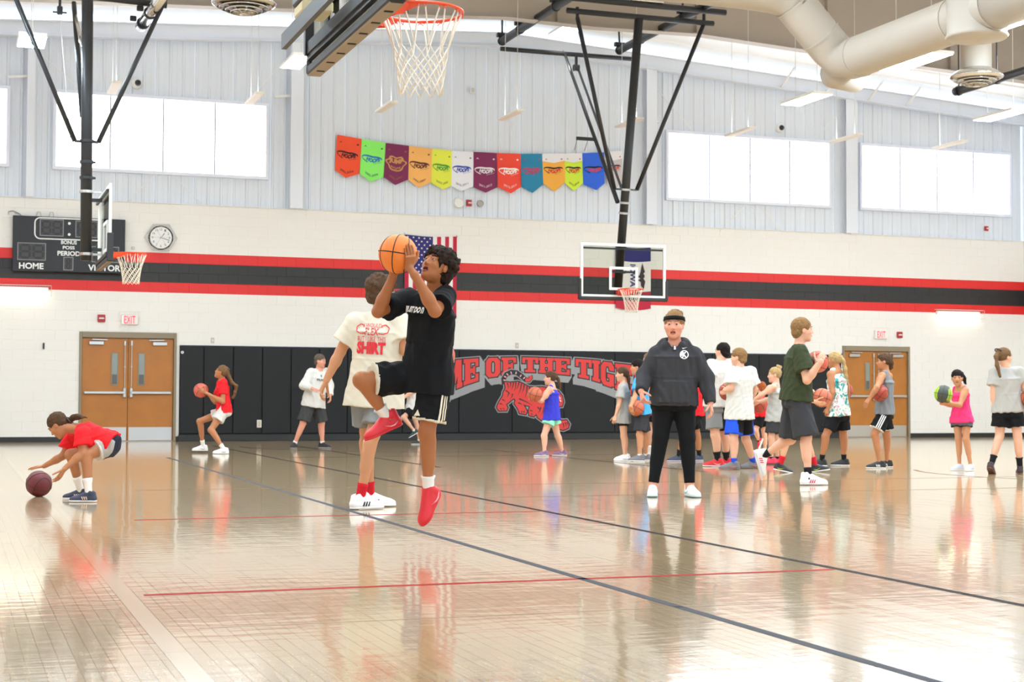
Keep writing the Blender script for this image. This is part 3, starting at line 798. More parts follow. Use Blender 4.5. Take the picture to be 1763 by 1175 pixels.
MB().tube([s1, s2], rD, 28, caps=False).build('tee_body', M_CREAM, t, smooth=True)
MB().lathe([(0.02, e0[2] - 0.36), (0.38, e0[2] - 0.34), (0.40, e0[2] - 0.31), (0.38, e0[2] - 0.28), (0.38, e0[2] + 1.6)], tc_, 28).build('riser', M_CREAM, t, smooth=True)
for a, d in ((e0 + runA * 0.5, runA), (s1, runA), (s2, runA), (e0 + up_l * 0.52, up_l), (tp, up_l)):
    k = MB(); k.tube([a - d * 0.015, a + d * 0.015], rD + 0.012, 28); k.build('seam_collar', M_CREAM, t)
st = e0 + V(0.25, 0.6, -0.02)
MB().tube([e0 + V(0.1, 0.15, 0), st, st + V(0.5, 0.25, 0.02)], rD * 0.8, 24).build('branch_stub', M_CREAM, t, smooth=True)
def diffuser(px, py, y, w_px, label, neck):
    c = at(px, py, 1, y); s = w_px * cam_depth(c) / F / 2
    t = thing('air_diffuser', label, 'air vent', c, 'round chrome air diffusers')
    MB().lathe([(s * 0.55, 0.16), (s * 0.75, 0.12), (s, 0.05), (s * 0.98, 0.03), (s * 0.84, 0.0), (s * 0.8, 0.02)], c, 32).build('outer_cone', M_CHROME, t, smooth=True)
    for k, (a, z) in enumerate(((0.76, -0.02), (0.58, -0.05), (0.42, -0.075))):
        MB().lathe([(s * a * 0.8, z + 0.05), (s * a, z + 0.01), (s * a * 0.99, z), (s * a * 0.78, z + 0.03)], c, 28).build('inner_cone', M_CHROME, t, smooth=True)
    sp = MB()
    for i in range(8):
        a = math.pi * i / 4; sp.bar(c + V(0, 0, -0.06), c + V(s * 0.5 * math.cos(a), s * 0.5 * math.sin(a), -0.03), 0.02, 0.03)
    sp.lathe([(0.02, -0.1), (s * 0.14, -0.09), (s * 0.14, -0.06), (0.02, -0.055)], c, 14); sp.build('spider', M_CHROME, t)
    MB().lathe([(s * 0.56, 0.14), (s * 0.56, roof_z(c[0], c[1]) - c[2] - .03)], c, 24).build('neck', M_CREAM, t, smooth=True)
diffuser(1681, 138, 18.5, 92, 'round chrome air diffuser under the cream duct at upper right', 0.9)
diffuser(420, 12, 19.0, 112, 'round chrome air diffuser at the top edge left of the near hoop', 1.2)

# ------------------------------------------------------------------ things on the far wall
# scoreboard
a = wall(22, 372); b = wall(213.4, 480); x0, x1, z0, z1 = a[0], b[0], 3.40, a[2]
sb = thing('scoreboard', 'black scoreboard with HOME and VISITOR lettering behind the left mast', 'scoreboard', (x0, WALL_Y - 0.15, z0))
ys = WALL_Y - 0.15
MB().bbox((x0, ys, z0), (x1, WALL_Y, z1), 0.01).build('case', mat('scoreboard_black', (27, 28, 32), 0.5), sb)
sx = lambda px: wall(px, 430, 0.15)[0]
def sz(px, py): return wall(px, py, 0.15)[2]
def rect(x0, x1, z0, z1, w, m, name, rnd=False):
    mb = MB(); y = ys - 0.004
    for p, q in (((x0, z0), (x1, z0 + w)), ((x0, z1 - w), (x1, z1)), ((x0, z0 + w), (x0 + w, z1 - w)), ((x1 - w, z0 + w), (x1, z1 - w))):
        mb.box((p[0], y, p[1]), (q[0], ys + 0.002, q[1]))
    return mb.build(name, m, sb)
def display(pa, pb, name='digit_display'):
    xa, xb = sx(pa[0]), sx(pb[0]); za, zb = sz(*pb), sz(*pa)
    MB().box((xa, ys - 0.003, za), (xb, ys + 0.002, zb)).build(name, M_DARKPANEL, sb)
    rect(xa, xb, za, zb, 0.012, mat('thin_grey_line', (150, 150, 150), 0.6), 'display_border')
    xm, zm, w, h = (xa + xb) / 2, (za + zb) / 2, (xb - xa) * 0.16, (zb - za) * 0.36
    dim = mat('unlit_segment', (46, 44, 46), 0.6)
    for s in ((-1, 1) if xb - xa > 0.4 else (0,)):
        dg = MB(); cx_ = xm + s * (xb - xa) * 0.23
        for q in (-1, 0, 1): dg.box((cx_ - w * 0.8, ys - 0.005, zm + q * h - 0.02), (cx_ + w * 0.8, ys, zm + q * h + 0.02))
        for q in (-1, 1):
            for r_ in (-1, 1): dg.box((cx_ + q * w - 0.02, ys - 0.005, zm + r_ * h / 2 - h * 0.4), (cx_ + q * w + 0.02, ys, zm + r_ * h / 2 + h * 0.4))
        dg.build('unlit_digit', dim, sb)
display((30, 417.5), (79, 449)); display((68, 377), (109, 407.5)); display((129.5, 380), (168, 410)); display((109.5, 442.5), (126.5, 466)); display((158, 424), (205, 453))
xa, xb = sx(59.5), sx(178); za, zb = sz(80, 411.5), sz(80, 375.5)
pts = []
for cx_, cz, a0 in ((xa + 0.1, za + 0.1, 180), (xb - 0.1, za + 0.1, 270), (xb - 0.1, zb - 0.1, 0), (xa + 0.1, zb - 0.1, 90)):
    for k in range(5): q = math.radians(a0 + k * 22.5); pts.append((cx_ + 0.1 * math.cos(q), ys - 0.004, cz + 0.1 * math.sin(q)))
MB().tube(pts, 0.014, 6, closed=True).build('clock_outline', M_LETTER, sb)
for py in (385, 404): MB().lathe([(0.001, -0.006), (0.028, -0.006), (0.028, 0.002)], V(sx(118.8), ys, sz(118.8, py)), 14, axis=1).build('colon_dot', M_LETTER, sb)
def sb_text(body, pa, pb, bold=0.03):
    xa, xb = sx(pa[0]), sx(pb[0]); za, zb = sz(*pb), sz(*pa)
    wall_text('lettering', body, V((xa + xb) / 2, ys, (za + zb) / 2), xb - xa, zb - za, M_LETTER, sb, bold)
sb_text('HOME', (33, 452), (75.5, 464)); sb_text('VISITOR', (152, 455.5), (208, 468)); sb_text('BONUS', (105, 414), (132, 421.5)); sb_text('POSS', (108, 423.5), (128.5, 430)); sb_text('PERIOD', (99, 432), (138, 441.5))
cb = MB()
for i, px in enumerate((66, 88, 182)):
    k = V(sx(px), WALL_Y - 0.05, z1); cb.tube([k + V(-0.05, 0, 0), k + V(-0.02, 0, 0.1), k + V(0.03, 0, 0.1), k + V(0.05, 0, 0)], 0.008, 6)
k = V(sx(14), WALL_Y - 0.04, z1 + 0.02); cb.tube([k, k + V(0, 0, 0.06), k + V(0.08, 0, 0.08), k + V(0.2, 0, 0.03), k + V(0.26, 0, -0.02)], 0.012, 6)
cb.build('hanger_loops', M_STEEL, sb)
# clock in its hexagonal wire guard
c = wall(277, 409.5, 0.03)
ck = thing('wall_clock', 'round white wall clock inside a wire guard above the red stripe', 'clock', c)
MB().lathe([(0.001, 0.0), (0.22, 0.0), (0.245, -0.03), (0.25, 0.0), (0.25, 0.03), (0.001, 0.03)], c, 40, axis=1).build('clock_rim', M_BLACK, ck, smooth=False)
MB().lathe([(0.001, -0.012), (0.222, -0.012), (0.222, 0.0)], c, 40, axis=1).build('clock_face', mat('clock_white', (242, 240, 236), 0.4), ck)
for hh in range(1, 13):
    q = math.radians(90 - hh * 30)
    wall_text('numeral', str(hh), c + V(0.17 * math.cos(q), -0.013, 0.17 * math.sin(q)), 0.03 if hh < 10 else 0.045, 0.045, M_BLACK, ck, 0.0, 0.001)
for ang, L, w in ((90 - 39, 0.11, 0.012), (90 - 107, 0.185, 0.009)):
    q = math.radians(ang); d = V(math.cos(q), 0, math.sin(q)); MB().bar(c + V(0, -0.016, 0) - d * 0.03, c + V(0, -0.016, 0) + d * L, w, 0.004, (0, 1, 0)).build('clock_hand', M_BLACK, ck)
gd = MB(); hx = [c + V(0.33 * math.cos(math.radians(k * 60)), -0.02, 0.31 * math.sin(math.radians(k * 60))) for k in range(6)]
gd.tube(hx, 0.008, 6, closed=True); gd.tube([p + V(0, -0.05, 0) - 0.15 * (p - c) for p in hx], 0.005, 6, closed=True)
for p in hx: gd.tube([p, p + V(0, -0.05, 0) - 0.15 * (p - c)], 0.005, 5)
for k in range(3): gd.tube([hx[k] + V(0, -0.055, 0) - 0.15 * (hx[k] - c), hx[k + 3] + V(0, -0.055, 0) - 0.15 * (hx[k + 3] - c)], 0.003, 5)
gd.build('wire_guard', mat('pale_guard_wire', (205, 202, 196), 0.4), ck)
# exit signs and alarm strobes
M_EXIT_CASE = mat('exit_case', (242, 236, 228), 0.4); M_EXIT = emitter('exit_letters', (255, 62, 92), 1.1)
def exit_sign(px, py, lb):
    c = wall(px, py); t = thing('exit_sign', lb, 'exit sign', c, 'exit signs over the doors')
    MB().bbox(c + V(-0.17, -0.06, -0.10), c + V(0.17, 0, 0.10), 0.01).build('case', M_EXIT_CASE, t)
    wall_text('exit_lettering', 'EXIT', c + V(0.0, -0.06, 0.0), 0.225, 0.155, M_EXIT, t, 0.005)
    g = MB()
    for z in (-0.155, 0.155): g.tube([c + V(-0.2, -0.1, z), c + V(0.2, -0.1, z)], 0.004, 5)
    for x in (-0.2, -0.1, 0, 0.1, 0.2): g.tube([c + V(x, -0.002, 0.155), c + V(x, -0.1, 0.155), c + V(x, -0.1, -0.155), c + V(x, -0.002, -0.155)], 0.0025, 4)
    g.build('wire_cage', mat('clear_cage_wire', (226, 220, 210), 0.3), t)
exit_sign(223, 551, 'EXIT sign over the left double door'); exit_sign(1515, 576.5, 'EXIT sign over the right double door')
def strobe(px, py, lb, s=0.075):
    c = wall(px, py); t = thing('alarm_strobe', lb, 'fire alarm', c, 'red fire alarm strobes on the far wall')
    MB().bbox(c + V(-s, -0.05, -s), c + V(s, 0, s), 0.01).build('case', M_RED, t)
    MB().bbox(c + V(-s * 0.7, -0.075, -s * 0.25), c + V(s * 0.7, -0.045, s * 0.2), 0.01).build('strobe_lens', mat('clear_lens', (236, 226, 226), 0.15), t)
strobe(174.5, 548.5, 'red fire alarm strobe left of the left EXIT sign'); strobe(1548, 577, 'red fire alarm strobe right of the right EXIT sign')
def wall2(px, py, off): return at(px, py, 1, WALL_Y + 0.066 - off)
c = wall2(807, 350, 0); t = thing('alarm_strobe', 'red fire alarm strobe between the round wall speakers under the banners', 'fire alarm', c, 'red fire alarm strobes on the far wall')
MB().bbox(c + V(-0.06, -0.05, -0.07), c + V(0.06, 0, 0.07), 0.01).build('case', M_RED, t); MB().bbox(c + V(-0.03, -0.075, -0.015), c + V(0.055, -0.045, 0.015), 0.006).build('strobe_lens', MATS['clear_lens'], t)
c = wall2(1697, 394, 0); t = thing('alarm_strobe', 'small red alarm on the metal siding below the far right window', 'fire alarm', c, 'red fire alarm strobes on the far wall')
MB().bbox(c + V(-0.055, -0.05, -0.06), c + V(0.055, 0, 0.06), 0.01).build('case', M_RED, t); MB().bbox(c + V(-0.01, -0.075, -0.015), c + V(0.06, -0.045, 0.02), 0.006).build('strobe_lens', MATS['clear_lens'], t)
def speaker(px, py, r, lb, m):
    c = wall2(px, py, 0); t = thing('wall_speaker', lb, 'speaker', c)
    MB().lathe([(r, 0.0), (r, -0.05), (r * 0.9, -0.075), (r * 0.72, -0.06)], c, 24, axis=1).build('ring', m, t, smooth=False)
    MB().lathe([(0.001, -0.05), (r * 0.4, -0.055), (r * 0.74, -0.05), (r * 0.74, -0.04)], c, 24, axis=1).build('grille', mat('speaker_grille', (204, 202, 198), 0.7, bump=0.5, bscale=300), t)
speaker(789, 349.5, 0.12, 'larger white round speaker left of the alarm under the banners', M_WHITE); speaker(826, 351, 0.075, 'smaller grey round speaker right of the alarm under the banners', mat('grey_speaker', (178, 174, 168), 0.5))
def wall_camera(px, py, lb):
    c = wall2(px, py, 0); t = thing('security_camera', lb, 'camera', c, 'dome cameras above the windows')
    MB().lathe([(0.11, 0), (0.11, -0.05), (0.08, -0.09), (0.001, -0.1)], c, 20, axis=1).build('mount', M_WHITE, t)
    MB().lathe([(0.07, -0.08), (0.055, -0.13), (0.025, -0.155), (0.001, -0.16)], c + V(0.02, 0, 0), 16, axis=1).build('dome', mat('smoked_dome', (30, 32, 40), 0.1), t, smooth=True)
wall_camera(235, 144, 'small white camera with dark dome above the left window'); wall_camera(1341, 221, 'small white camera with dark dome above the middle right window')
# fluorescent wall lights in wire guards
def wall_light(pa, pb, lb):
    a, b = wall(*pa), wall(*pb); x0, x1 = a[0], b[0]; z = a[2]
    t = thing('wall_light', lb, 'wall light', ((x0 + x1) / 2, WALL_Y, z), 'caged fluorescent wall lights')
    MB().bbox((x0, WALL_Y - 0.06, z + 0.02), (x1, WALL_Y, z + 0.12), 0.01).build('housing', M_WHITE, t)
    MB().bbox((x0 + 0.02, WALL_Y - 0.13, z - 0.035), (x1 - 0.02, WALL_Y - 0.03, z + 0.03), 0.02).build('lens', M_TUBE, t)
    g = MB()
    for zz, yy in ((z + 0.15, 0.02), (z + 0.15, 0.16), (z + 0.05, 0.17), (z - 0.06, 0.16)): g.tube([(x0 - 0.05, WALL_Y - yy, zz), (x1 + 0.05, WALL_Y - yy, zz)], 0.004, 4)
    for k in range(24):
        x = x0 - 0.05 + (x1 - x0 + 0.1) * k / 23; g.tube([(x, WALL_Y - 0.02, z + 0.15), (x, WALL_Y - 0.16, z + 0.15), (x, WALL_Y - 0.17, z + 0.05)], 0.0025, 4)
    for x in (x0 - 0.05, x1 + 0.05): g.tube([(x, WALL_Y - 0.02, z + 0.15), (x, WALL_Y - 0.16, z + 0.15), (x, WALL_Y - 0.16, z - 0.06), (x, WALL_Y - 0.02, z - 0.06)], 0.004, 4)
    g.build('wire_guard', MATS['pale_guard_wire'], t)
wall_light((-22, 503), (83, 508), 'caged fluorescent light on the block wall at the left edge'); wall_light((1611, 544), (1685, 548), 'caged fluorescent light on the block wall right of the right door')
def plate(px, py, w, h, m, nm, lb, d=0.012, off=0.0, extra=None):
    c = wall(px, py, off); t = thing(nm, lb, 'wall plate', c)
    MB().bbox(c + V(-w / 2, -d, -h / 2), c + V(w / 2, 0, h / 2), 0.003).build('plate', m, t)
    if extra: extra(t, c, d)
M_PLATE = mat('steel_switch_plate', (196, 186, 176), 0.4)
def toggle(t, c, d): MB().bbox(c + V(-0.012, -d - 0.012, -0.02), c + V(0.012, -d, 0.02), 0.003).build('switch_toggle', M_WHITE, t)
plate(366, 586.5, 0.07, 0.115, M_PLATE, 'switch_plate', 'small metal plate on the wall above the left wall pads', extra=toggle)
plate(890, 595.5, 0.075, 0.12, M_PLATE, 'switch_plate', 'small metal plate on the wall above the word OF', extra=toggle)
plate(229, 427.5, 0.06, 0.06, M_PLATE, 'switch_plate', 'tiny grey box on the wall between the left hoop and the clock', 0.03, extra=toggle)
plate(75, 596, 0.03, 0.12, M_BLACK, 'wall_bracket', 'small black bracket on the block wall left of the left door', 0.05, extra=lambda t, c, d: MB().bbox(c + V(-0.008, -d - 0.02, -0.04), c + V(0.008, -d, 0.06), 0.004).build('hook', M_BLACK, t))
plate(1471, 402, 0.2, 0.1, M_WHITE, 'column_label', 'small white sign with a red edge at the foot of the right column', 0.01, -0.0, extra=lambda t, c, d: MB().box(c + V(-0.1, -d - 0.002, 0.035), c + V(0.1, -d, 0.05)).build('red_edge', M_RED, t))
plate(813, 156, 0.1, 0.14, M_SIDING, 'junction_box', 'tiny pale box on the siding right of the near net', 0.05, -0.03, extra=lambda t, c, d: MB().bbox(c + V(-0.035, -d - 0.008, -0.05), c + V(0.035, -d, 0.05), 0.003).build('cover', M_PLATE, t))

# wall pads, each a pad of its own on the wall
M_WALLPAD = mat('black_vinyl_pad', (30, 31, 32), 0.55, spec=0.3, bump=0.06, bscale=120)
seams = [wall(308, 700)[0], 4.88]
xs = seams[1]
while xs + 0.6 < wall(789, 700)[0] - 0.3: xs += 0.607; seams.append(xs)
seams += [wall(p, 690)[0] for p in (789, 880.5, 969.5, 1057)]
while seams[-1] + 1.22 < 19.7: seams.append(seams[-1] + 1.22)
seams.append(19.96)
PAD_D = 0.055; PAD_F = WALL_Y - PAD_D
for i in range(len(seams) - 1):
    t = thing('wall_pad', None, None, ((seams[i] + seams[i + 1]) / 2, WALL_Y, 0.2), 'black wall pads between the doors')
    OFF[t.name] = np.array(t.location)
    nth = ['first', 'second', 'third', 'fourth', 'fifth', 'sixth', 'seventh', 'eighth', 'ninth', 'tenth', 'eleventh', 'twelfth', 'thirteenth', 'fourteenth', 'fifteenth', 'sixteenth', 'seventeenth', 'eighteenth', 'nineteenth', 'twentieth']
    tag(t, 'black padded wall mat, %s from the left double door' % nth[i], 'wall pad')
    MB().bbox((seams[i] + 0.002, PAD_F, 0.15), (seams[i + 1] - 0.002, WALL_Y - 0.003, 1.955), 0.014).build('cushion', M_WALLPAD, t)
    MB().bbox((seams[i], WALL_Y - 0.02, 0.125), (seams[i + 1], WALL_Y - 0.001, 1.975), 0.004).build('backing_board', mat('navy_pad_edge', (36, 38, 62), 0.6), t)
MB().bbox((seams[0] - 0.01, WALL_Y - 0.05, 0.0), (seams[-1], WALL_Y - 0.012, 0.135), 0.006).build('trim_1', M_BASE)['kind'] = 'structure'
c = at(314, 607, 1, PAD_F); t = thing('pad_badge', 'small round pale badge at the top corner of the leftmost wall pad', 'badge', c)
MB().lathe([(0.001, -0.004), (0.028, -0.004), (0.03, 0.0)], c, 18, axis=1).build('disc', M_LETTER, t)
MB().lathe([(0.001, -0.0055), (0.012, -0.0055), (0.012, -0.004)], c, 12, axis=1).build('badge_centre', M_RED, t)
c = at(446, 730, 1, PAD_F); t = thing('outlet_box', 'white electrical outlet set in the black wall pads', 'outlet', c)
MB().bbox(c + V(-0.05, -0.03, -0.08), c + V(0.05, 0.01, 0.08), 0.006).build('box', mat('outlet_white', (220, 214, 202), 0.5), t)
MB().bbox(c + V(-0.025, -0.034, -0.055), c + V(0.025, -0.028, 0.055), 0.002).build('outlet_face', mat('outlet_cream', (198, 188, 166), 0.5), t)
# ------------------------------------------------------------------ mural lettering and tiger emblem on the pads
M_MRED = mat('mural_red', (222, 54, 48), 0.5); M_MDARK = mat('mural_outline', (28, 28, 32), 0.5); M_MGREY = mat('mural_grey', (152, 152, 152), 0.5); M_MWHITE = mat('mural_white', (232, 222, 226), 0.5)
def rc(a, b, c, d): return [(a, c), (b, c), (b, d), (a, d)]
S_ = 0.16
GLYPH = {
 'H': [rc(.08, .4, 0, 1), rc(.6, .92, 0, 1), rc(.3, .7, .4, .62), rc(0, .47, 0, S_), rc(0, .47, 1 - S_, 1), rc(.53, 1, 0, S_), rc(.53, 1, 1 - S_, 1)],
 'E': [rc(.1, .46, 0, 1), rc(0, 1, 1 - S_, 1), rc(0, 1, 0, S_), rc(.3, .72, .41, .6), rc(.8, 1, .66, 1), rc(.8, 1, 0, .34), rc(.64, .78, .33, .68)],
 'F': [rc(.1, .46, 0, 1), rc(0, 1, 1 - S_, 1), rc(.3, .72, .41, .6), rc(.8, 1, .66, 1), rc(.64, .78, .33, .68), rc(0, .58, 0, S_)],
 'T': [rc(.33, .67, 0, 1), rc(0, 1, 1 - S_, 1), rc(0, .18, .6, 1), rc(.82, 1, .6, 1), rc(.18, .82, 0, S_)],
 'I': [rc(.18, .82, 0, 1), rc(0, 1, 0, S_), rc(0, 1, 1 - S_, 1)],
 'O': [rc(0, .36, .18, .82), rc(.64, 1, .18, .82), rc(.2, .8, .82, 1), rc(.2, .8, 0, .18), [(0, .18), (.2, 0), (.45, .14), (.36, .3)], [(1, .18), (.64, .3), (.55, .14), (.8, 0)], [(0, .82), (.36, .7), (.45, .86), (.2, 1)], [(1, .82), (.8, 1), (.55, .86), (.64, .7)]],
 'G': [rc(0, .36, .18, .82), rc(.64, 1, .05, .5), rc(.64, 1, .66, .84), rc(.2, .8, .82, 1), rc(.2, .8, 0, .18), [(0, .18), (.2, 0), (.45, .14), (.36, .3)], [(0, .82), (.36, .7), (.45, .86), (.2, 1)], [(1, .82), (.8, 1), (.55, .86), (.64, .7)], rc(.5, 1, .36, .52)],
 'M': [rc(.05, .3, 0, 1), rc(.7, .95, 0, 1), [(.05, 1), (.4, 1), (.6, .2), (.42, .2)], [(.95, 1), (.58, .2), (.4, .2), (.6, 1)], rc(0, .36, 0, S_), rc(.64, 1, 0, S_)],
 'R': [rc(.08, .42, 0, 1), rc(0, .8, .84, 1), rc(.62, .96, .54, .9), rc(.3, .85, .42, .58), [(.42, .48), (.76, .48), (1, 0), (.66, 0)], rc(0, .5, 0, S_), [(.8, 1), (.8, .84), (.62, .84), (.96, .9)]],
 'S': [rc(.1, .9, .84, 1), rc(0, .34, .52, .9), rc(.1, .9, .42, .6), rc(.66, 1, .1, .5), rc(.08, .9, 0, .16), rc(.78, .98, .68, 1), rc(.02, .22, 0, .34)]}
LETTERS = [('H', 706, 738, 629, 626, 697, 688), ('O', 740, 765, 625.5, 623, 687, 679), ('M', 768, 796, 621.6, 619.2, 677, 666), ('E', 798, 823.6, 619, 617, 664.5, 656),
           ('O', 836.6, 861, 616.5, 616, 651, 648), ('F', 863.5, 888.6, 616, 615.6, 646, 644), ('T', 899, 926.6, 615.5, 616, 641, 641.5), ('H', 927.6, 953.4, 616.3, 617, 642, 644), ('E', 954, 981, 617, 618, 644, 646.5),
           ('T', 991, 1018.5, 618.2, 620, 649, 654), ('I', 1019.5, 1033, 620.3, 621.5, 655, 659), ('G', 1034.5, 1057, 622.5, 625, 661, 669), ('E', 1059, 1087, 626, 629, 670, 681), ('R', 1090, 1120, 630, 634, 682, 693), ('S', 1123, 1150, 635, 640, 694, 705)]
def grow(poly, g):
    p = np.asarray(poly, float); n = len(p); out = []
    area = sum(p[i][0] * p[(i + 1) % n][1] - p[(i + 1) % n][0] * p[i][1] for i in range(n))
    sg = 1 if area > 0 else -1
    for i in range(n):
        a, b, c = p[i - 1], p[i], p[(i + 1) % n]
        d1, d2 = unit(b - a), unit(c - b)
        n1, n2 = sg * np.array([d1[1], -d1[0]]), sg * np.array([d2[1], -d2[0]])
        m = unit(n1 + n2); k = g / max(0.45, float(m @ n1)); out.append(b + m * k)
    return np.array(out)
def flat(mb, poly, y, mi):
    p = np.asarray(poly); n = len(p)
    area = sum(p[i][0] * p[(i + 1) % n][1] - p[(i + 1) % n][0] * p[i][1] for i in range(n))
    q = [(a, y, b) for a, b in p]
    mb.add(q, [list(range(n)) if area > 0 else list(range(n))[::-1]], mi)
sign = thing('wall_lettering', 'red arched lettering with grey shadow on the black wall pads', 'lettering', at(915, 640, 1, PAD_F))
def pad_xz(px, py): p = at(px, py, 1, PAD_F); return np.array([p[0], p[2]])
centre = pad_xz(915, 640) + np.array([0, -1.55])
for k, (ch, xa, xb, ta, tb, ba, bb) in enumerate(LETTERS):
    tl, tr, bl, br = pad_xz(xa, ta), pad_xz(xb, tb), pad_xz(xa, ba), pad_xz(xb, bb)
    mp = lambda u, v: (bl * (1 - u) + br * u) * (1 - v) + (tl * (1 - u) + tr * u) * v
    polys = [np.array([mp(u, v) for u, v in s]) for s in GLYPH[ch]]
    mb = MB()
    for j in range(15):
        f = 0.085 * j / 14
        for i, p in enumerate(polys):
            q = grow(p, 0.045); q = q + (centre - q) * f
            flat(mb, q, PAD_F - 0.001 - 0.00017 * j - 0.000015 * i - 0.00002 * (k % 2), 2)
    for i, p in enumerate(polys): flat(mb, grow(p, 0.026), PAD_F - 0.0036 - 0.00005 * i - 0.00002 * (k % 2), 1)
    for i, p in enumerate(polys): flat(mb, p, PAD_F - 0.0044 - 0.00005 * i, 0)
    mb.build('letter', [M_MRED, M_MDARK, M_MGREY], sign)

tg = thing('tiger_emblem', 'striding red tiger emblem with black stripes painted on the wall pads', 'emblem', at(915, 690, 1, PAD_F))
def tz(x, y): return pad_xz(850 + x / 6.91, 600 + y / 6.91)
T_PARTS = {
 'body': [(128, 402), (200, 408), (290, 398), (350, 425), (420, 462), (490, 466), (570, 462), (650, 475), (730, 500), (760, 560), (740, 690), (690, 790), (620, 850), (540, 830), (470, 740), (430, 690), (340, 668), (285, 625), (235, 598), (180, 640), (110, 600), (112, 530), (140, 470)],
 'hind_leg': [(112, 560), (185, 580), (190, 635), (145, 668), (165, 705), (150, 742), (60, 742), (36, 702), (62, 640)],
 'hind_leg_far': [(262, 585), (330, 640), (372, 705), (396, 752), (378, 786), (306, 772), (290, 725), (245, 660)],
 'front_leg_far': [(430, 690), (500, 705), (500, 785), (474, 812), (420, 797), (414, 740)],
 'front_leg': [(490, 690), (600, 640), (700, 760), (800, 862), (866, 858), (897, 905), (884, 948), (830, 972), (780, 962), (690, 920), (590, 872), (520, 822)],
 'head': [(690, 480), (770, 515), (812, 570), (826, 640), (812, 688), (772, 692), (700, 650), (660, 560)]}
def tail(w, y, mi, mb, a=0, b=99):
    c = [tz(*q) for q in ((122, 430), (116, 365), (146, 312), (208, 283), (270, 290), (330, 332), (376, 374), (418, 380), (440, 352), (432, 326))][a:b]
    c = np.array(c); t = np.gradient(c, axis=0); nn = np.stack([-t[:, 1], t[:, 0]], 1); nn /= np.linalg.norm(nn, axis=1, keepdims=True)
    for i in range(len(c) - 1): flat(mb, [c[i] + nn[i] * w, c[i + 1] + nn[i + 1] * w, c[i + 1] - nn[i + 1] * w, c[i] - nn[i] * w], y - i * 4e-5, mi)
for k, (nm, poly) in enumerate(T_PARTS.items()):
    p = np.array([tz(*q) for q in poly]); mb = MB()
    flat(mb, grow(p, 0.045), PAD_F - 0.0054 - 8e-5 * k, 2); flat(mb, grow(p, 0.026), PAD_F - 0.0062 - 8e-5 * k, 1); flat(mb, p, PAD_F - 0.0070 - 8e-5 * k, 0)
    rg = random.Random(k + 5); lo, hi = np.array(poly).min(0), np.array(poly).max(0)
    stripes = {'body': [((160, 412), (170, 500)), ((200, 410), (186, 480)), ((235, 405), (205, 500)), ((262, 402), (240, 520)), ((300, 402), (262, 500)), ((330, 420), (290, 560)), ((362, 434), (330, 540)), ((395, 452), (370, 600)), ((425, 464), (410, 560)), ((460, 466), (440, 640)), ((540, 470), (500, 600)), ((620, 480), (590, 640)), ((140, 500), (200, 560)), ((180, 520), (150, 590)), ((225, 540), (190, 610)), ((300, 600), (470, 690)), ((520, 700), (560, 760)), ((600, 700), (560, 800))],
               'hind_leg': [((100, 610), (140, 640)), ((70, 660), (110, 680)), ((75, 715), (90, 742)), ((110, 712), (118, 742))],
               'hind_leg_far': [((290, 650), (340, 680)), ((330, 745), (325, 775)), ((355, 745), (356, 780))],
               'front_leg_far': [((430, 740), (470, 760)), ((445, 775), (450, 805))],
               'front_leg': [((560, 700), (520, 780)), ((640, 760), (600, 830)), ((850, 880), (858, 950)), ((825, 890), (826, 966)), ((870, 880), (884, 930))],
               'head': [((720, 500), (740, 560)), ((760, 530), (765, 600)), ((775, 640), (812, 650))]}[nm]
    for j, (a, b) in enumerate(stripes):
        a, b = tz(*a), tz(*b); d = unit(b - a); nn = np.array([-d[1], d[0]]); m = (a + b) / 2 + nn * 0.012
        flat(mb, [a + nn * 0.016, m + nn * 0.012, b, m - nn * 0.008, a - nn * 0.016], PAD_F - 0.0080 - 8e-5 * k - 3e-5 * j, 1)
    if nm == 'head':
        flat(mb, [tz(775, 565), tz(800, 600), tz(780, 600)], PAD_F - 0.0092, 3); flat(mb, [tz(780, 600), tz(806, 632), tz(790, 640)], PAD_F - 0.0092, 3); flat(mb, [tz(735, 545), tz(755, 556), tz(740, 570)], PAD_F - 0.0092, 3)
    mb.build('tiger_' + nm, [M_MRED, M_MDARK, M_MGREY, M_MWHITE], tg)
mb = MB(); tail(0.075, PAD_F - 0.0053, 2, mb); tail(0.055, PAD_F - 0.0066, 1, mb); tail(0.036, PAD_F - 0.0078, 0, mb, 6)
for (x, y, q) in ((126, 382, 0.2), (132, 342, 0.5), (160, 312, 0.8), (204, 292, 1.3), (262, 292, 1.8), (318, 326, 2.2), (358, 352, 2.3)):
    c = tz(x, y); d = np.array([math.cos(q), -math.sin(q)]); e = np.array([-d[1], d[0]])
    flat(mb, [c - d * 0.03 - e * 0.012, c + d * 0.03 - e * 0.012, c + d * 0.03 + e * 0.012, c - d * 0.03 + e * 0.012], PAD_F - 0.0086, 0)
    flat(mb, [c - d * 0.022, c + d * 0.026 , c + d * 0.026 + e * 0.014, c - d * 0.022 + e * 0.014], PAD_F - 0.0094, 3)
mb.build('tiger_tail', [M_MRED, M_MDARK, M_MGREY, M_MWHITE], tg)

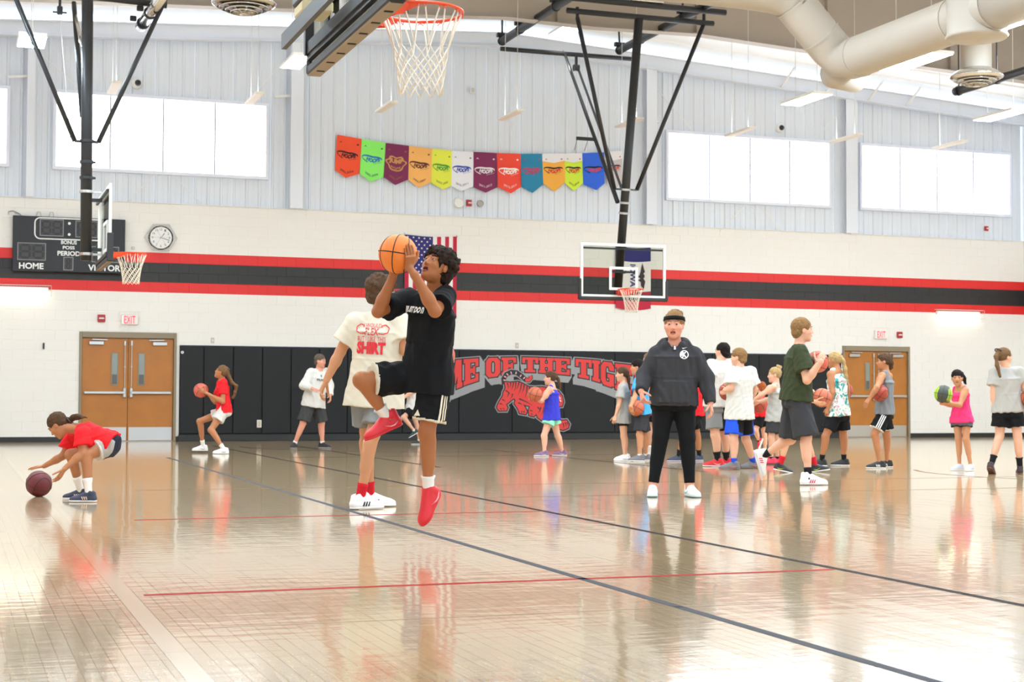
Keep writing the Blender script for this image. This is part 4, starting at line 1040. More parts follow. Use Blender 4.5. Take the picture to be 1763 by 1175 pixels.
# ------------------------------------------------------------------ award banners
M_SUB = {}
def bcol(rgb): return mat('banner_%02x%02x%02x' % tuple(rgb), rgb, 0.75, bump=0.06, bscale=14)
OR_, LG, MA, PE, YE, WH, RE, TE, GO, LI, BL = (246, 84, 46), (144, 246, 108), (128, 40, 84), (250, 186, 104), (232, 238, 78), (240, 240, 246), (244, 74, 54), (36, 132, 172), (248, 178, 70), (214, 240, 66), (48, 104, 226)
Z4 = lambda *p: [(570 + x / 6.781, 220 + y / 6.781) for x, y in p]
Z5 = lambda *p: [(820 + x / 6.53, 230 + y / 6.53) for x, y in p]
BAN = [  # corners TL TR BR tip BL, cloth, top band, ink, lettering, year, year ink, name
 (Z4((70, 82), (358, 133), (330, 540), (165, 588), (43, 492)), OR_, None, (48, 20, 24), 'HOOPS', '2003-2004', (70, 24, 24), 'orange-red banner at the left end of the row, dated 2003-2004'),
 (Z4((359, 133), (636, 178), (612, 578), (460, 635), (332, 537)), LG, None, (40, 120, 190), 'HOOPS', '2005-2006', (60, 120, 120), 'bright green banner, second of the row'),
 (Z4((637, 178), (909, 212), (896, 608), (748, 670), (613, 578)), MA, None, (206, 150, 84), 'JUMP', '2006-2007', (160, 100, 80), 'maroon banner with gold JUMP lettering'),
 (Z4((910, 212), (1179, 247), (1164, 640), (1020, 703), (901, 610)), PE, None, (96, 30, 34), 'HOOPS', '2006-2007', (110, 50, 40), 'pale orange banner with dark red HOOPS lettering beside the JUMP banner'),
 (Z4((1180, 247), (1410, 268), (1403, 677), (1300, 725), (1166, 640)), YE, None, (70, 160, 60), 'HOOPS', '2007-2008', (120, 140, 50), 'yellow banner with green HOOPS lettering'),
 (Z4((1411, 268), (1661, 283), (1660, 685), (1515, 745), (1404, 680)), WH, None, (60, 80, 180), 'HOOPS', '2010-2011', (120, 110, 130), 'white banner with blue HOOPS lettering dated 2010-2011'),
 (Z5((-33, 207), (229, 220), (238, 605), (100, 668), (-32, 607)), MA, None, (232, 224, 230), 'HOOPS', '2011-2012', (226, 210, 220), 'maroon banner with white HOOPS lettering dated 2011-2012'),
 (Z5((231, 220), (496, 228), (505, 600), (385, 675), (241, 605)), RE, None, (250, 244, 240), 'HOOPS', '2012-2013', (250, 226, 220), 'red banner with white HOOPS lettering dated 2012-2013'),
 (Z5((497, 228), (739, 228), (751, 575), (630, 670), (506, 600)), TE, None, (196, 60, 90), 'HOOPS', None, (150, 60, 100), 'blue-green banner with red HOOPS lettering'),
 (Z5((740, 228), (989, 225), (996, 550), (880, 655), (752, 562)), GO, (240, 238, 240), (70, 24, 20), 'HOOPS', None, (250, 240, 210), 'golden banner with a white top band'),
 (Z5((990, 225), (1189, 222), (1197, 560), (1095, 648), (1000, 560)), LI, (240, 238, 240), (40, 36, 26), 'HOOPS', '2015-2016', (90, 100, 30), 'lime banner with a white top band'),
 (Z5((1190, 222), (1434, 212), (1445, 560), (1345, 638), (1205, 575)), BL, None, (30, 36, 90), 'HOOPS', None, (120, 80, 190), 'blue banner partly behind the hoop brace'),
 (Z5((1440, 204), (1640, 194), (1640, 545), (1560, 622), (1470, 560)), (206, 200, 200), (240, 238, 240), (60, 34, 40), 'HOOPS', None, (200, 90, 70), 'grey and white banner at the right end behind the black mast')]
BAN_Y = WALL_Y + 0.03
for bi, (cor, rgb, band, ink, word, year, yink, lb) in enumerate(BAN):
    P = [at(px, py, 1, BAN_Y) for px, py in cor]
    tl, tr, br, tip, bl = [np.array([p[0], p[2]]) for p in P]
    t = thing('banner', lb, 'banner', (tl[0], BAN_Y, tl[1]), 'award banners in a row on the siding')
    def M_(u, v):
        # v 0 top .. 1 bottom hem ..; the tip falls below the hem
        e = bl + (br - bl) * u
        k = 1 - abs(u - 0.5) * 2
        mid = (bl + br) / 2
        e = e + (tip - mid) * k
        p = (tl + (tr - tl) * u) * (1 - v) + e * v
        y = BAN_Y - 0.006 - 0.012 * math.sin(u * 5.0 + bi) * v - 0.012 * math.sin(math.pi * u)
        return V(p[0], y, p[1])
    NU, NV = 8, 8
    v = [M_(i / NU, j / NV) for j in range(NV + 1) for i in range(NU + 1)]
    f = [[j * (NU + 1) + i, (j + 1) * (NU + 1) + i, (j + 1) * (NU + 1) + i + 1, j * (NU + 1) + i + 1] for j in range(NV) for i in range(NU)]
    mi = [1 if band and j < 2 else 0 for j in range(NV) for i in range(NU)]
    mesh_ob('cloth', v, f, [bcol(rgb), bcol(band or rgb)], t, True, mi)
    mi_ = mat('ink_%02x%02x%02x' % ink, ink, 0.7); my = mat('ink_%02x%02x%02x' % yink, yink, 0.7)
    def put(verts, faces, u0, v0, wu, hv, m, name, lift=0.004):
        q = [M_(min(max(u0 + a * wu, 0), 1), v0 - b * hv) + V(0, -lift, 0) for a, b in np.asarray(verts)[:, :2]]
        return mesh_ob(name, q, faces, m, t)
    tv, tf = fit_text(word, 1, 1, 0.06, shear=0.3 if word == 'HOOPS' else 0)
    if word == 'HOOPS':
        ring = [((0.5 + 0.0 * k) * math.cos(a) * (1 if s else 0.93), (0.5 if s else 0.33) * math.sin(a) + (0 if s else -0.03)) for a in np.linspace(math.radians(-10), math.radians(245), 26) for s in (0, 1) for k in (0,)]
        wf = (BLACK_RING := [[2 * i, 2 * i + 1, 2 * i + 3, 2 * i + 2] for i in range(25)])
        ink2 = mat('ink_ring_dark', (24, 24, 34), 0.7) if bi in (9, 10, 11, 12) else mi_
        m_word = mat('ink_word_red', (216, 60, 44), 0.7) if bi in (9, 10, 11, 12) else mi_
        put(ring, wf, 0.47, 0.485, 0.86, 0.22, ink2, 'logo_ring')
        put(tv, tf, 0.53, 0.485, 0.60, 0.105, m_word, 'lettering')
        sv, sf = fit_text('FOR HEART', 1, 1, 0.0); put(sv, sf, 0.72, 0.565, 0.34, 0.02, mi_, 'small_lettering')
    else:
        ring = [((0.5 if s else 0.42) * math.cos(a) * (1 + 0.1 * math.cos(6 * a)), (0.5 if s else 0.40) * math.sin(a) * (1 + 0.1 * math.cos(6 * a))) for a in np.linspace(0, 2 * math.pi, 49) for s in (0, 1)]
        put(ring, [[2 * i, 2 * i + 1, 2 * i + 3, 2 * i + 2] for i in range(48)], 0.48, 0.5, 0.84, 0.38, mi_, 'logo_ring')
        put(tv, tf, 0.48, 0.45, 0.6, 0.15, mi_, 'lettering')
        sv, sf = fit_text('ROPE', 1, 1, 0.02); put(sv, sf, 0.48, 0.6, 0.42, 0.05, mi_, 'small_lettering')
    if year:
        yv, yf = fit_text(year, 1, 1, 0.012); put(yv, yf, 0.5, 0.86 if bi else 0.88, 0.55, 0.055, my, 'year_lettering')
    # two small sponsor marks at the top
    mk = mat('ink_mark_%d' % bi, (200, 60, 60) if bi in (8, 9, 10) else yink if bi not in (6, 7) else (240, 230, 235), 0.7)
    put([(-.5, -.5), (0, .5), (.5, -.5), (.1, -.1)], [[0, 3, 1], [3, 2, 1]], 0.17, 0.17, 0.12, 0.05, mk, 'maker_mark'); put([(.5 * math.cos(a), .5 * math.sin(a)) for a in np.linspace(0, 6.28, 11)[:-1]], [list(range(10))], 0.86, 0.18, 0.09, 0.045, mk, 'maker_mark')

# ------------------------------------------------------------------ flags hung from the wall
M_FBLUE, M_FRED, M_FWHITE = mat('flag_navy', (48, 44, 112), 0.8), mat('flag_red', (188, 36, 62), 0.8), mat('flag_white', (240, 232, 228), 0.8)
a, b = wall(697, 403, 0.04), wall(786, 549, 0.04); fx0, fx1, fz1, fz0 = a[0], b[0], a[2] - 0.01, b[2]
fl = thing('national_flag', 'stars and stripes flag hung vertically behind the jumping player', 'flag', (fx0, WALL_Y - 0.04, fz1), 'flags on the far wall')
def flag_y(x): return WALL_Y - 0.04 - 0.012 * math.sin((x - fx0) * 9)
def cloth_strip(x0, x1, z0, z1, m, nm, par, fy=flag_y, sag=lambda x: 0.0, n=3, d=0.0):
    v = []; 
    for i in range(n + 1):
        x = x0 + (x1 - x0) * i / n
        for z in (z0, z1): v.append((x, fy(x) - d, z + (sag(x) if z == z1 or z == z0 else 0)))
    return mesh_ob(nm, v, [[2 * i, 2 * i + 2, 2 * i + 3, 2 * i + 1] for i in range(n)], m, par, True)
sagf = lambda x: -0.035 * math.sin(math.pi * (x - fx0) / (fx1 - fx0)) * 0.8
sw = (fx1 - fx0) / 13; cz = fz1 - 0.82
for i in range(13):
    m = M_FRED if i % 2 == 0 else M_FWHITE
    cloth_strip(fx0 + i * sw, fx0 + (i + 1) * sw, fz0, cz if i < 7 else fz1, m, 'stripe', fl, sag=sagf)
ca = cloth_strip(fx0, fx0 + 7 * sw, cz, fz1, M_FBLUE, 'canton', fl, sag=sagf, n=8)
st = MB()
for r_ in range(11):
    for q in range(5 if r_ % 2 == 0 else 4):
        x = fx0 + 7 * sw * ((q + 0.5 + (0.5 if r_ % 2 else 0)) / 5); z = fz1 - 0.045 - r_ * 0.073 + sagf(x)
        p = []
        for k in range(10):
            rr = 0.026 if k % 2 == 0 else 0.011; a = math.pi / 2 + k * math.pi / 5; p.append((x + rr * math.cos(a), flag_y(x) - 0.004, z + rr * math.sin(a)))
        st.add(p, [list(range(10))])
so = st.build('stars', M_FWHITE, ca); tag(so, kind='stuff')
for x in (fx0, fx1): MB().tube([V(x, WALL_Y - 0.05, fz1 - 0.01), V(x, WALL_Y, fz1 + 0.03)], 0.012, 6).build('grommet', M_CHROME, fl)

a, b = wall(1060, 424, 0.04), wall(1120, 534, 0.04); ix0, ix1, iz1, iz0 = a[0], b[0], a[2], b[2]
fi = thing('state_flag', 'navy, white and red vertical flag seen through the centre backboard', 'flag', (ix0, WALL_Y - 0.04, iz1), 'flags on the far wall')
zb = wall(1085, 449, 0.04)[2]; zr = wall(1085, 501, 0.04)[2]
fy2 = lambda x: WALL_Y - 0.04 - 0.014 * math.sin((x - ix0) * 8)
sag2 = lambda x: -0.03 * math.sin(math.pi * (x - ix0) / (ix1 - ix0))
sag3 = lambda x: 0.0
cloth_strip(ix0, ix1, zb, iz1, M_FBLUE, 'navy_band', fi, fy2, sag2, 8); cloth_strip(ix0, ix1, zr, zb, M_FWHITE, 'white_band', fi, fy2, sag2, 8); cloth_strip(ix0, ix1, iz0 + 0.03, zr, M_FRED, 'red_band', fi, fy2, lambda x: -0.05 * math.sin(math.pi * (x - ix0) / (ix1 - ix0)), 8)
tv, tf = fit_text('IOWA', 1, 1, 0.03)
xm, zm = wall(1089.5, 475, 0.04)[0], (zb + zr) / 2
q = [(xm + b * 0.15, fy2(xm + b * 0.15) - 0.006, zm - a * 0.52) for a, b in tv[:, :2]]
mesh_ob('lettering', q, tf, mat('flag_lettering_navy', (44, 44, 110), 0.8), fi)
ea = [(0.0, 0.30), (0.035, 0.16), (0.055, 0.10), (0.02, 0.05), (0.045, 0.03), (0.045, -0.03), (0.02, -0.05), (0.06, -0.12), (0.03, -0.30), (-0.03, -0.22), (-0.03, -0.14), (-0.09, -0.10), (-0.04, -0.06), (-0.09, -0.02), (-0.06, 0.02), (-0.04, 0.08), (-0.02, 0.2)]
xe = wall(1106, 475, 0.04)[0]
mesh_ob('eagle_figure', [(xe + a * 1.2, fy2(xe) - 0.012, zm + b) for a, b in ea], [list(range(len(ea)))[::-1]], mat('flag_eagle_brown', (66, 54, 60), 0.8), fi)
# ------------------------------------------------------------------ soft-body modelling: smooth unions of limbs on a grid, skinned by surface nets
BIG = 0.15
class Field:
    """list of shapes; each adds to / cuts from a distance field only near itself"""
    def __init__(s): s.ops = []
    def add(s, fn, lo, hi, k=0.02, mode='u'): s.ops.append((fn, np.asarray(lo, float), np.asarray(hi, float), k, mode)); return s
    def bounds(s):
        lo = np.min([o[1] for o in s.ops if o[4] == 'u'], 0); hi = np.max([o[2] for o in s.ops if o[4] == 'u'], 0); return lo, hi
    def grid(s, lo, hi, h):
        n = np.ceil((hi - lo) / h).astype(int) + 1
        f = np.full(n, BIG, np.float32)
        ax = [lo[i] + h * np.arange(n[i]) for i in range(3)]
        for fn, a, b, k, mode in s.ops:
            pad = k + 2.5 * h
            i0 = np.maximum(np.floor((a - pad - lo) / h).astype(int), 0); i1 = np.minimum(np.ceil((b + pad - lo) / h).astype(int) + 1, n)
            if (i1 <= i0).any(): continue
            sl = tuple(slice(i0[i], i1[i]) for i in range(3))
            X = ax[0][sl[0]][:, None, None].astype(np.float32); Y = ax[1][sl[1]][None, :, None].astype(np.float32); Z = ax[2][sl[2]][None, None, :].astype(np.float32)
            d = fn(X, Y, Z); g = f[sl]
            if mode == 'u':
                hh = np.maximum(k - np.abs(g - d), 0) / max(k, 1e-6); f[sl] = np.minimum(g, d) - hh * hh * k * 0.25
            elif mode == 's':
                hh = np.maximum(k - np.abs(g + d), 0) / max(k, 1e-6); f[sl] = np.maximum(g, -d) + hh * hh * k * 0.25
            elif mode == 'h': f[sl] = np.maximum(g, -np.maximum(g + k, d))
            else: f[sl] = g + d
        return f
def cone(a, b, ra, rb, cut_a=None, cut_b=None):
    """tapered capsule; cut_b: flat end at b (value = extra length past b before the cut)"""
    a = np.asarray(a, np.float32); b = np.asarray(b, np.float32); ab = b - a; L2 = float(ab @ ab) + 1e-12; L = math.sqrt(L2); u = ab / L
    def fn(X, Y, Z):
        x, y, z = X - a[0], Y - a[1], Z - a[2]
        s = x * u[0] + y * u[1] + z * u[2]
        t = np.clip(s / L, 0, 1)
        d = np.sqrt((x - t * ab[0]) ** 2 + (y - t * ab[1]) ** 2 + (z - t * ab[2]) ** 2) - (ra + (rb - ra) * t)
        if cut_b is not None: d = np.maximum(d, s - L - cut_b)
        if cut_a is not None: d = np.maximum(d, -s - cut_a)
        return d
    r = max(ra, rb); return fn, np.minimum(a, b) - r, np.maximum(a, b) + r
def ell(c, rad, ax=None):
    c = np.asarray(c, np.float32); rad = np.asarray(rad, np.float32); A = np.eye(3, dtype=np.float32) if ax is None else np.asarray(ax, np.float32)   # rows = axes
    def fn(X, Y, Z):
        x, y, z = X - c[0], Y - c[1], Z - c[2]; k0 = 0; k1 = 0
        for i in range(3):
            q = (x * A[i][0] + y * A[i][1] + z * A[i][2]) / rad[i]; k0 = k0 + q * q; k1 = k1 + (q / rad[i]) ** 2
        k0 = np.sqrt(k0); return k0 * (k0 - 1) / np.maximum(np.sqrt(k1), 1e-5)
    ext = np.sqrt(((A * rad[:, None]) ** 2).sum(0)); return fn, c - ext, c + ext
def loft(a, b, ra, rb, side, n=2.4, cut_a=None, cut_b=None, cap=0.02):
    """elliptic tapered body from a to b; ra / rb = (half width along side, half depth)"""
    a = np.asarray(a, np.float32); b = np.asarray(b, np.float32); ab = b - a; L = float(np.linalg.norm(ab)) + 1e-9; u = ab / L
    sd = np.asarray(side, np.float32); sd = sd - u * (sd @ u); sd /= np.linalg.norm(sd); fr = np.cross(u, sd)
    def fn(X, Y, Z):
        x, y, z = X - a[0], Y - a[1], Z - a[2]
        s = x * u[0] + y * u[1] + z * u[2]; t = np.clip(s / L, 0, 1); w = s - t * L
        p = (x * sd[0] + y * sd[1] + z * sd[2]); q = (x * fr[0] + y * fr[1] + z * fr[2])
        A = ra[0] + (rb[0] - ra[0]) * t; B = ra[1] + (rb[1] - ra[1]) * t
        k = ((np.abs(p) / A) ** n + (np.abs(q) / B) ** n + (np.abs(w) / cap) ** n) ** (1.0 / n)
        d = (k - 1) * np.minimum(A, B) * 0.9
        if cut_b is not None: d = np.maximum(d, s - L - cut_b)
        if cut_a is not None: d = np.maximum(d, -s - cut_a)
        return d
    r = max(ra + rb) + cap; return fn, np.minimum(a, b) - r, np.maximum(a, b) + r
def ball_region(F_, c, r, th):
    c = np.asarray(c, np.float32); F_.add(lambda X, Y, Z: np.sqrt((X - c[0]) ** 2 + (Y - c[1]) ** 2 + (Z - c[2]) ** 2) - r, c - r, c + r, th, 'h')
def hem_region(F_, p, u, d, r, th):
    p = np.asarray(p, np.float32)
    F_.add(lambda X, Y, Z: np.maximum(np.abs((X - p[0]) * u[0] + (Y - p[1]) * u[1] + (Z - p[2]) * u[2]) - d, np.sqrt((X - p[0]) ** 2 + (Y - p[1]) ** 2 + (Z - p[2]) ** 2) - r), p - r, p + r, th, 'h')
def ripple(amp, seed, scale=1.0, updown=0.35):
    rg = random.Random(seed); W = []
    for i in range(6):
        d = unit(np.array([rg.gauss(0, 1), rg.gauss(0, 1), rg.gauss(0, updown)])); W.append((d * rg.uniform(35, 95) / scale, rg.uniform(0, 6.28), rg.uniform(0.4, 1)))
    def fn(X, Y, Z):
        s = 0
        for k, ph, a in W: s = s + a * np.sin(k[0] * X + k[1] * Y + k[2] * Z + ph + 1.3 * np.sin(0.5 * (k[1] * X - k[0] * Y + k[2] * Z)))
        return (amp / 2.2 * s).astype(np.float32)
    return fn
EDG = [(0, 1), (2, 3), (4, 5), (6, 7), (0, 2), (1, 3), (4, 6), (5, 7), (0, 4), (1, 5), (2, 6), (3, 7)]
CO = np.array([[i, j, k] for i in (0, 1) for j in (0, 1) for k in (0, 1)])
def surface(f, lo, h):
    ins = f < 0; nx, ny, nz = f.shape
    cnt = np.zeros((nx - 1, ny - 1, nz - 1), np.int8)
    for i, j, k in CO: cnt += ins[i:nx - 1 + i, j:ny - 1 + j, k:nz - 1 + k]
    cells = np.argwhere((cnt > 0) & (cnt < 8))
    if not len(cells): return np.zeros((0, 3)), np.zeros((0, 4), int)
    idx = np.full((nx - 1, ny - 1, nz - 1), -1, np.int64); idx[tuple(cells.T)] = np.arange(len(cells))
    val = np.stack([f[cells[:, 0] + c[0], cells[:, 1] + c[1], cells[:, 2] + c[2]] for c in CO], 1)
    acc = np.zeros((len(cells), 3)); num = np.zeros(len(cells))
    for a, b in EDG:
        va, vb = val[:, a], val[:, b]; m = (va < 0) != (vb < 0)
        t = va[m] / (va[m] - vb[m]); acc[m] += CO[a] + (CO[b] - CO[a]) * t[:, None]; num[m] += 1
    v = lo + h * (cells + acc / num[:, None])
    quads = []
    for ax in range(3):
        A = [0, 0, 0]; A[ax] = 1
        s0 = ins[:nx - A[0], :ny - A[1], :nz - A[2]]; s1 = ins[A[0]:, A[1]:, A[2]:]
        e = np.argwhere(s0 != s1); o1, o2 = [(1, 2), (2, 0), (0, 1)][ax]
        e = e[(e[:, o1] > 0) & (e[:, o2] > 0) & (e[:, o1] < f.shape[o1] - 1) & (e[:, o2] < f.shape[o2] - 1)]
        if not len(e): continue
        d1 = np.zeros(3, int); d1[o1] = 1; d2 = np.zeros(3, int); d2[o2] = 1
        q = np.stack([idx[tuple((e - d1 - d2).T)], idx[tuple((e - d2).T)], idx[tuple(e.T)], idx[tuple((e - d1).T)]], 1)
        flip = ~s0[tuple(e.T)]; q[flip] = q[flip][:, ::-1]; quads.append(q)
    return v, np.concatenate(quads)
def skin(field, h, lo=None, hi=None):
    a, b = field.bounds(); lo = a - 3 * h if lo is None else lo; hi = b + 3 * h if hi is None else hi
    return surface(field.grid(lo, hi, h), lo, h)
def compact(v, q):
    u, inv = np.unique(q.ravel(), return_inverse=True); return v[u], inv.reshape(q.shape)
def skin_multi(field, h, fine):
    """fine = [(centre, radius, voxel)]: finer skin inside the spheres, coarse elsewhere, one vertex soup"""
    v, q = skin(field, h); c = v[q].mean(1); keep = np.ones(len(q), bool)
    for ce, r, hf in fine: keep &= np.linalg.norm(c - ce, axis=1) > r - 1.3 * h
    V_, Q_ = [], []
    v1, q1 = compact(v, q[keep]); V_.append(v1); Q_.append(q1); n = len(v1)
    for ce, r, hf in fine:
        v, q = skin(field, hf, ce - r - 2 * hf, ce + r + 2 * hf)
        if not len(q): continue
        q = q[np.linalg.norm(v[q].mean(1) - ce, axis=1) < r]
        if not len(q): continue
        v1, q1 = compact(v, q); V_.append(v1); Q_.append(q1 + n); n += len(v1)
    return np.concatenate(V_), np.concatenate(Q_)
def quad_ob(name, v, q, mats, parent, mi=None, label=None):
    off = OFF.get(parent.name, np.zeros(3))
    me = bpy.data.meshes.new(name); v = np.asarray(v) - off
    me.vertices.add(len(v)); me.vertices.foreach_set('co', v.astype(np.float32).ravel())
    me.loops.add(q.size); me.loops.foreach_set('vertex_index', q.astype(np.int32).ravel())
    me.polygons.add(len(q)); me.polygons.foreach_set('loop_start', np.arange(0, q.size, 4, dtype=np.int32)); me.polygons.foreach_set('loop_total', np.full(len(q), 4, np.int32))
    for m in (mats if isinstance(mats, (list, tuple)) else [mats]): me.materials.append(m)
    if mi is not None: me.polygons.foreach_set('material_index', np.asarray(mi, np.int32))
    me.polygons.foreach_set('use_smooth', np.ones(len(q), bool)); me.update(calc_edges=True); me.validate()
    o = bpy.data.objects.new(name, me); COL.objects.link(o); o.parent = parent; OFF[o.name] = off
    if label: o['label'] = label
    return o

# ------------------------------------------------------------------ materials of people
def skin_mat(n, rgb):
    m = mat('skin_' + n, rgb, 0.5, spec=0.35); b = m.node_tree.nodes['Principled BSDF']
    b.inputs['Subsurface Weight'].default_value = 0.0; return m
SKIN = {'fair': skin_mat('fair', (222, 168, 140)), 'light': skin_mat('light', (214, 160, 128)), 'tan': skin_mat('tan', (178, 118, 80)), 'brown': skin_mat('brown', (168, 104, 62)), 'ruddy': skin_mat('ruddy', (214, 148, 122)), 'warm': skin_mat('warm', (196, 138, 100))}
LIPS = {k: mat('lips_' + k, tuple(int(a * b) for a, b in zip(c, (0.86, 0.66, 0.66))), 0.4) for k, c in (('fair', (222, 168, 140)), ('light', (214, 160, 128)), ('tan', (178, 118, 80)), ('brown', (168, 104, 62)), ('ruddy', (214, 148, 122)), ('warm', (196, 138, 100)))}
def hair_mat(n, rgb): return mat('hair_' + n, tuple(int(c * .84) for c in rgb), 0.7, bump=0.35, bscale=90, var=0.22, vscale=40, spec=0.12, aniso=(1, 1, 0.3))
HAIR = {'black': hair_mat('black', (36, 28, 26)), 'dark': hair_mat('dark', (50, 36, 28)), 'brown': hair_mat('brown', (98, 72, 52)), 'lightbrown': hair_mat('lightbrown', (132, 98, 68)), 'blonde': hair_mat('blonde', (206, 170, 116)), 'sandy': hair_mat('sandy', (162, 122, 80)), 'grey': hair_mat('grey', (112, 98, 86)), 'red': hair_mat('red', (176, 92, 48)), 'ash': hair_mat('ash', (150, 118, 88))}
def cloth(n, rgb, var=0.05): return mat('cloth_' + n, rgb, 0.85, spec=0.2, bump=0.25, bscale=16, var=var, vscale=6)
M_EYE = mat('eye_white', (206, 198, 190), 0.25); M_IRIS = mat('iris_dark', (48, 34, 26), 0.2); M_MOUTH = mat('mouth_inside', (70, 22, 22), 0.6)
M_RUBBER = mat('white_rubber_sole', (236, 234, 232), 0.55)

# ------------------------------------------------------------------ balls
M_SEAM = mat('ball_seam_black', (26, 20, 20), 0.6)
BALLMAT = {'orange': mat('ball_orange_leather', (240, 128, 44), 0.5, bump=0.35, bscale=420), 'brown': mat('ball_brown_leather', (192, 98, 66), 0.5, bump=0.35, bscale=420), 'maroon': mat('ball_maroon_rubber', (106, 29, 37), 0.5, bump=0.35, bscale=420),
           'rust': mat('ball_rust_rubber', (164, 62, 44), 0.5, bump=0.35, bscale=420), 'pink': mat('ball_salmon_leather', (208, 96, 76), 0.5, bump=0.35, bscale=420), 'lime': mat('ball_lime_rubber', (166, 200, 48), 0.5, bump=0.3, bscale=420), 'char': mat('ball_charcoal_rubber', (64, 68, 64), 0.55, bump=0.3, bscale=420)}
def ball(c, r, colour, label, rot=(0, 0, 0)):
    t = thing('basketball', label, 'basketball', c, 'basketballs in play')
    Mr = np.array(Matrix.Rotation(rot[0], 3, 'X') @ Matrix.Rotation(rot[1], 3, 'Y') @ Matrix.Rotation(rot[2], 3, 'Z'))
    nu, nv = 40, 20; v = [(0, 0, r)] + [(r * math.sin(math.pi * j / nv) * math.cos(2 * math.pi * i / nu), r * math.sin(math.pi * j / nv) * math.sin(2 * math.pi * i / nu), r * math.cos(math.pi * j / nv)) for j in range(1, nv) for i in range(nu)] + [(0, 0, -r)]
    f = [[0, 1 + i, 1 + (i + 1) % nu] for i in range(nu)] + [[1 + (j - 1) * nu + i, 1 + j * nu + i, 1 + j * nu + (i + 1) % nu, 1 + (j - 1) * nu + (i + 1) % nu] for j in range(1, nv - 1) for i in range(nu)] + [[len(v) - 1, 1 + (nv - 2) * nu + (i + 1) % nu, 1 + (nv - 2) * nu + i] for i in range(nu)]
    v = np.array(v); mi = None; mats = [BALLMAT[colour]]
    if colour == 'char':
        ce = np.array([v[q].mean(0) for q in f]) / r; mi = (np.abs(ce[:, 1]) > 0.52).astype(int) ; mats = [BALLMAT['char'], BALLMAT['lime']]
    mesh_ob('ball_skin', v @ Mr.T + c, f, mats, t, True, mi)
    sm = MB(); rs = r * 0.996; w = 0.0034 if colour != 'char' else 0.003
    A = np.linspace(0, 2 * math.pi, 41)[:-1]
    curves = [[(math.cos(a), 0, math.sin(a)) for a in A], [(math.cos(a), math.sin(a), 0) for a in A]]
    for s in (-1, 1): curves.append([unit((0.62 * math.cos(a), s * (0.58 + 0.14 * math.cos(2 * a)), 0.80 * math.sin(a))) for a in A])
    for cu in curves: sm.tube(np.array(cu) @ Mr.T * rs + c, w, 5, closed=True)
    sm.build('ball_seams', M_SEAM, t, True)
    return t

# ------------------------------------------------------------------ shoes (modelled once, then shared): +x toe, z up, origin under the ankle, length 1
def make_shoe(high):
    up = Field()
    up.add(*cone((-.15, 0, .16), (-.13, 0, .31 + .07 * high), .135, .135), k=.03)
    up.add(*cone((-.17, 0, .13), (.05, 0, .13), .135, .155), k=.05)
    up.add(*cone((-.06, 0, .33 + .04 * high), (.36, 0, .15), .135, .125), k=.07)
    up.add(*cone((.2, 0, .13), (.5, .012, .10), .16, .125), k=.06)
    up.add(*ell((.46, 0.01, .10), (.26, .165, .125)), k=.05)
    up.add(*cone((-.125, 0, .41 + .08 * high), (-.13, 0, .75), .10, .13), k=.015, mode='s')
    up.add(*loft((.1, 0, -.2), (.1, 0, .03), (2, 2), (2, 2), (1, 0, 0), cap=.01), k=.01, mode='s')
    so = Field()
    so.add(*ell((.2, 0, .045), (.49, .16, .075)), k=.02); so.add(*ell((-.12, 0, .045), (.185, .145, .075)), k=.04); so.add(*ell((.45, .01, .05), (.285, .182, .08)), k=.04)
    so.add(*loft((.1, 0, -.3), (.1, 0, .0), (2, 2), (2, 2), (1, 0, 0), cap=.004), k=.01, mode='s'); so.add(*loft((.1, 0, .09), (.1, 0, .4), (2, 2), (2, 2), (1, 0, 0), cap=.004), k=.01, mode='s')
    return skin(up, .026), skin(so, .026)
SHOE = {0: make_shoe(0), 1: make_shoe(1)}
SHOE_ME = {}
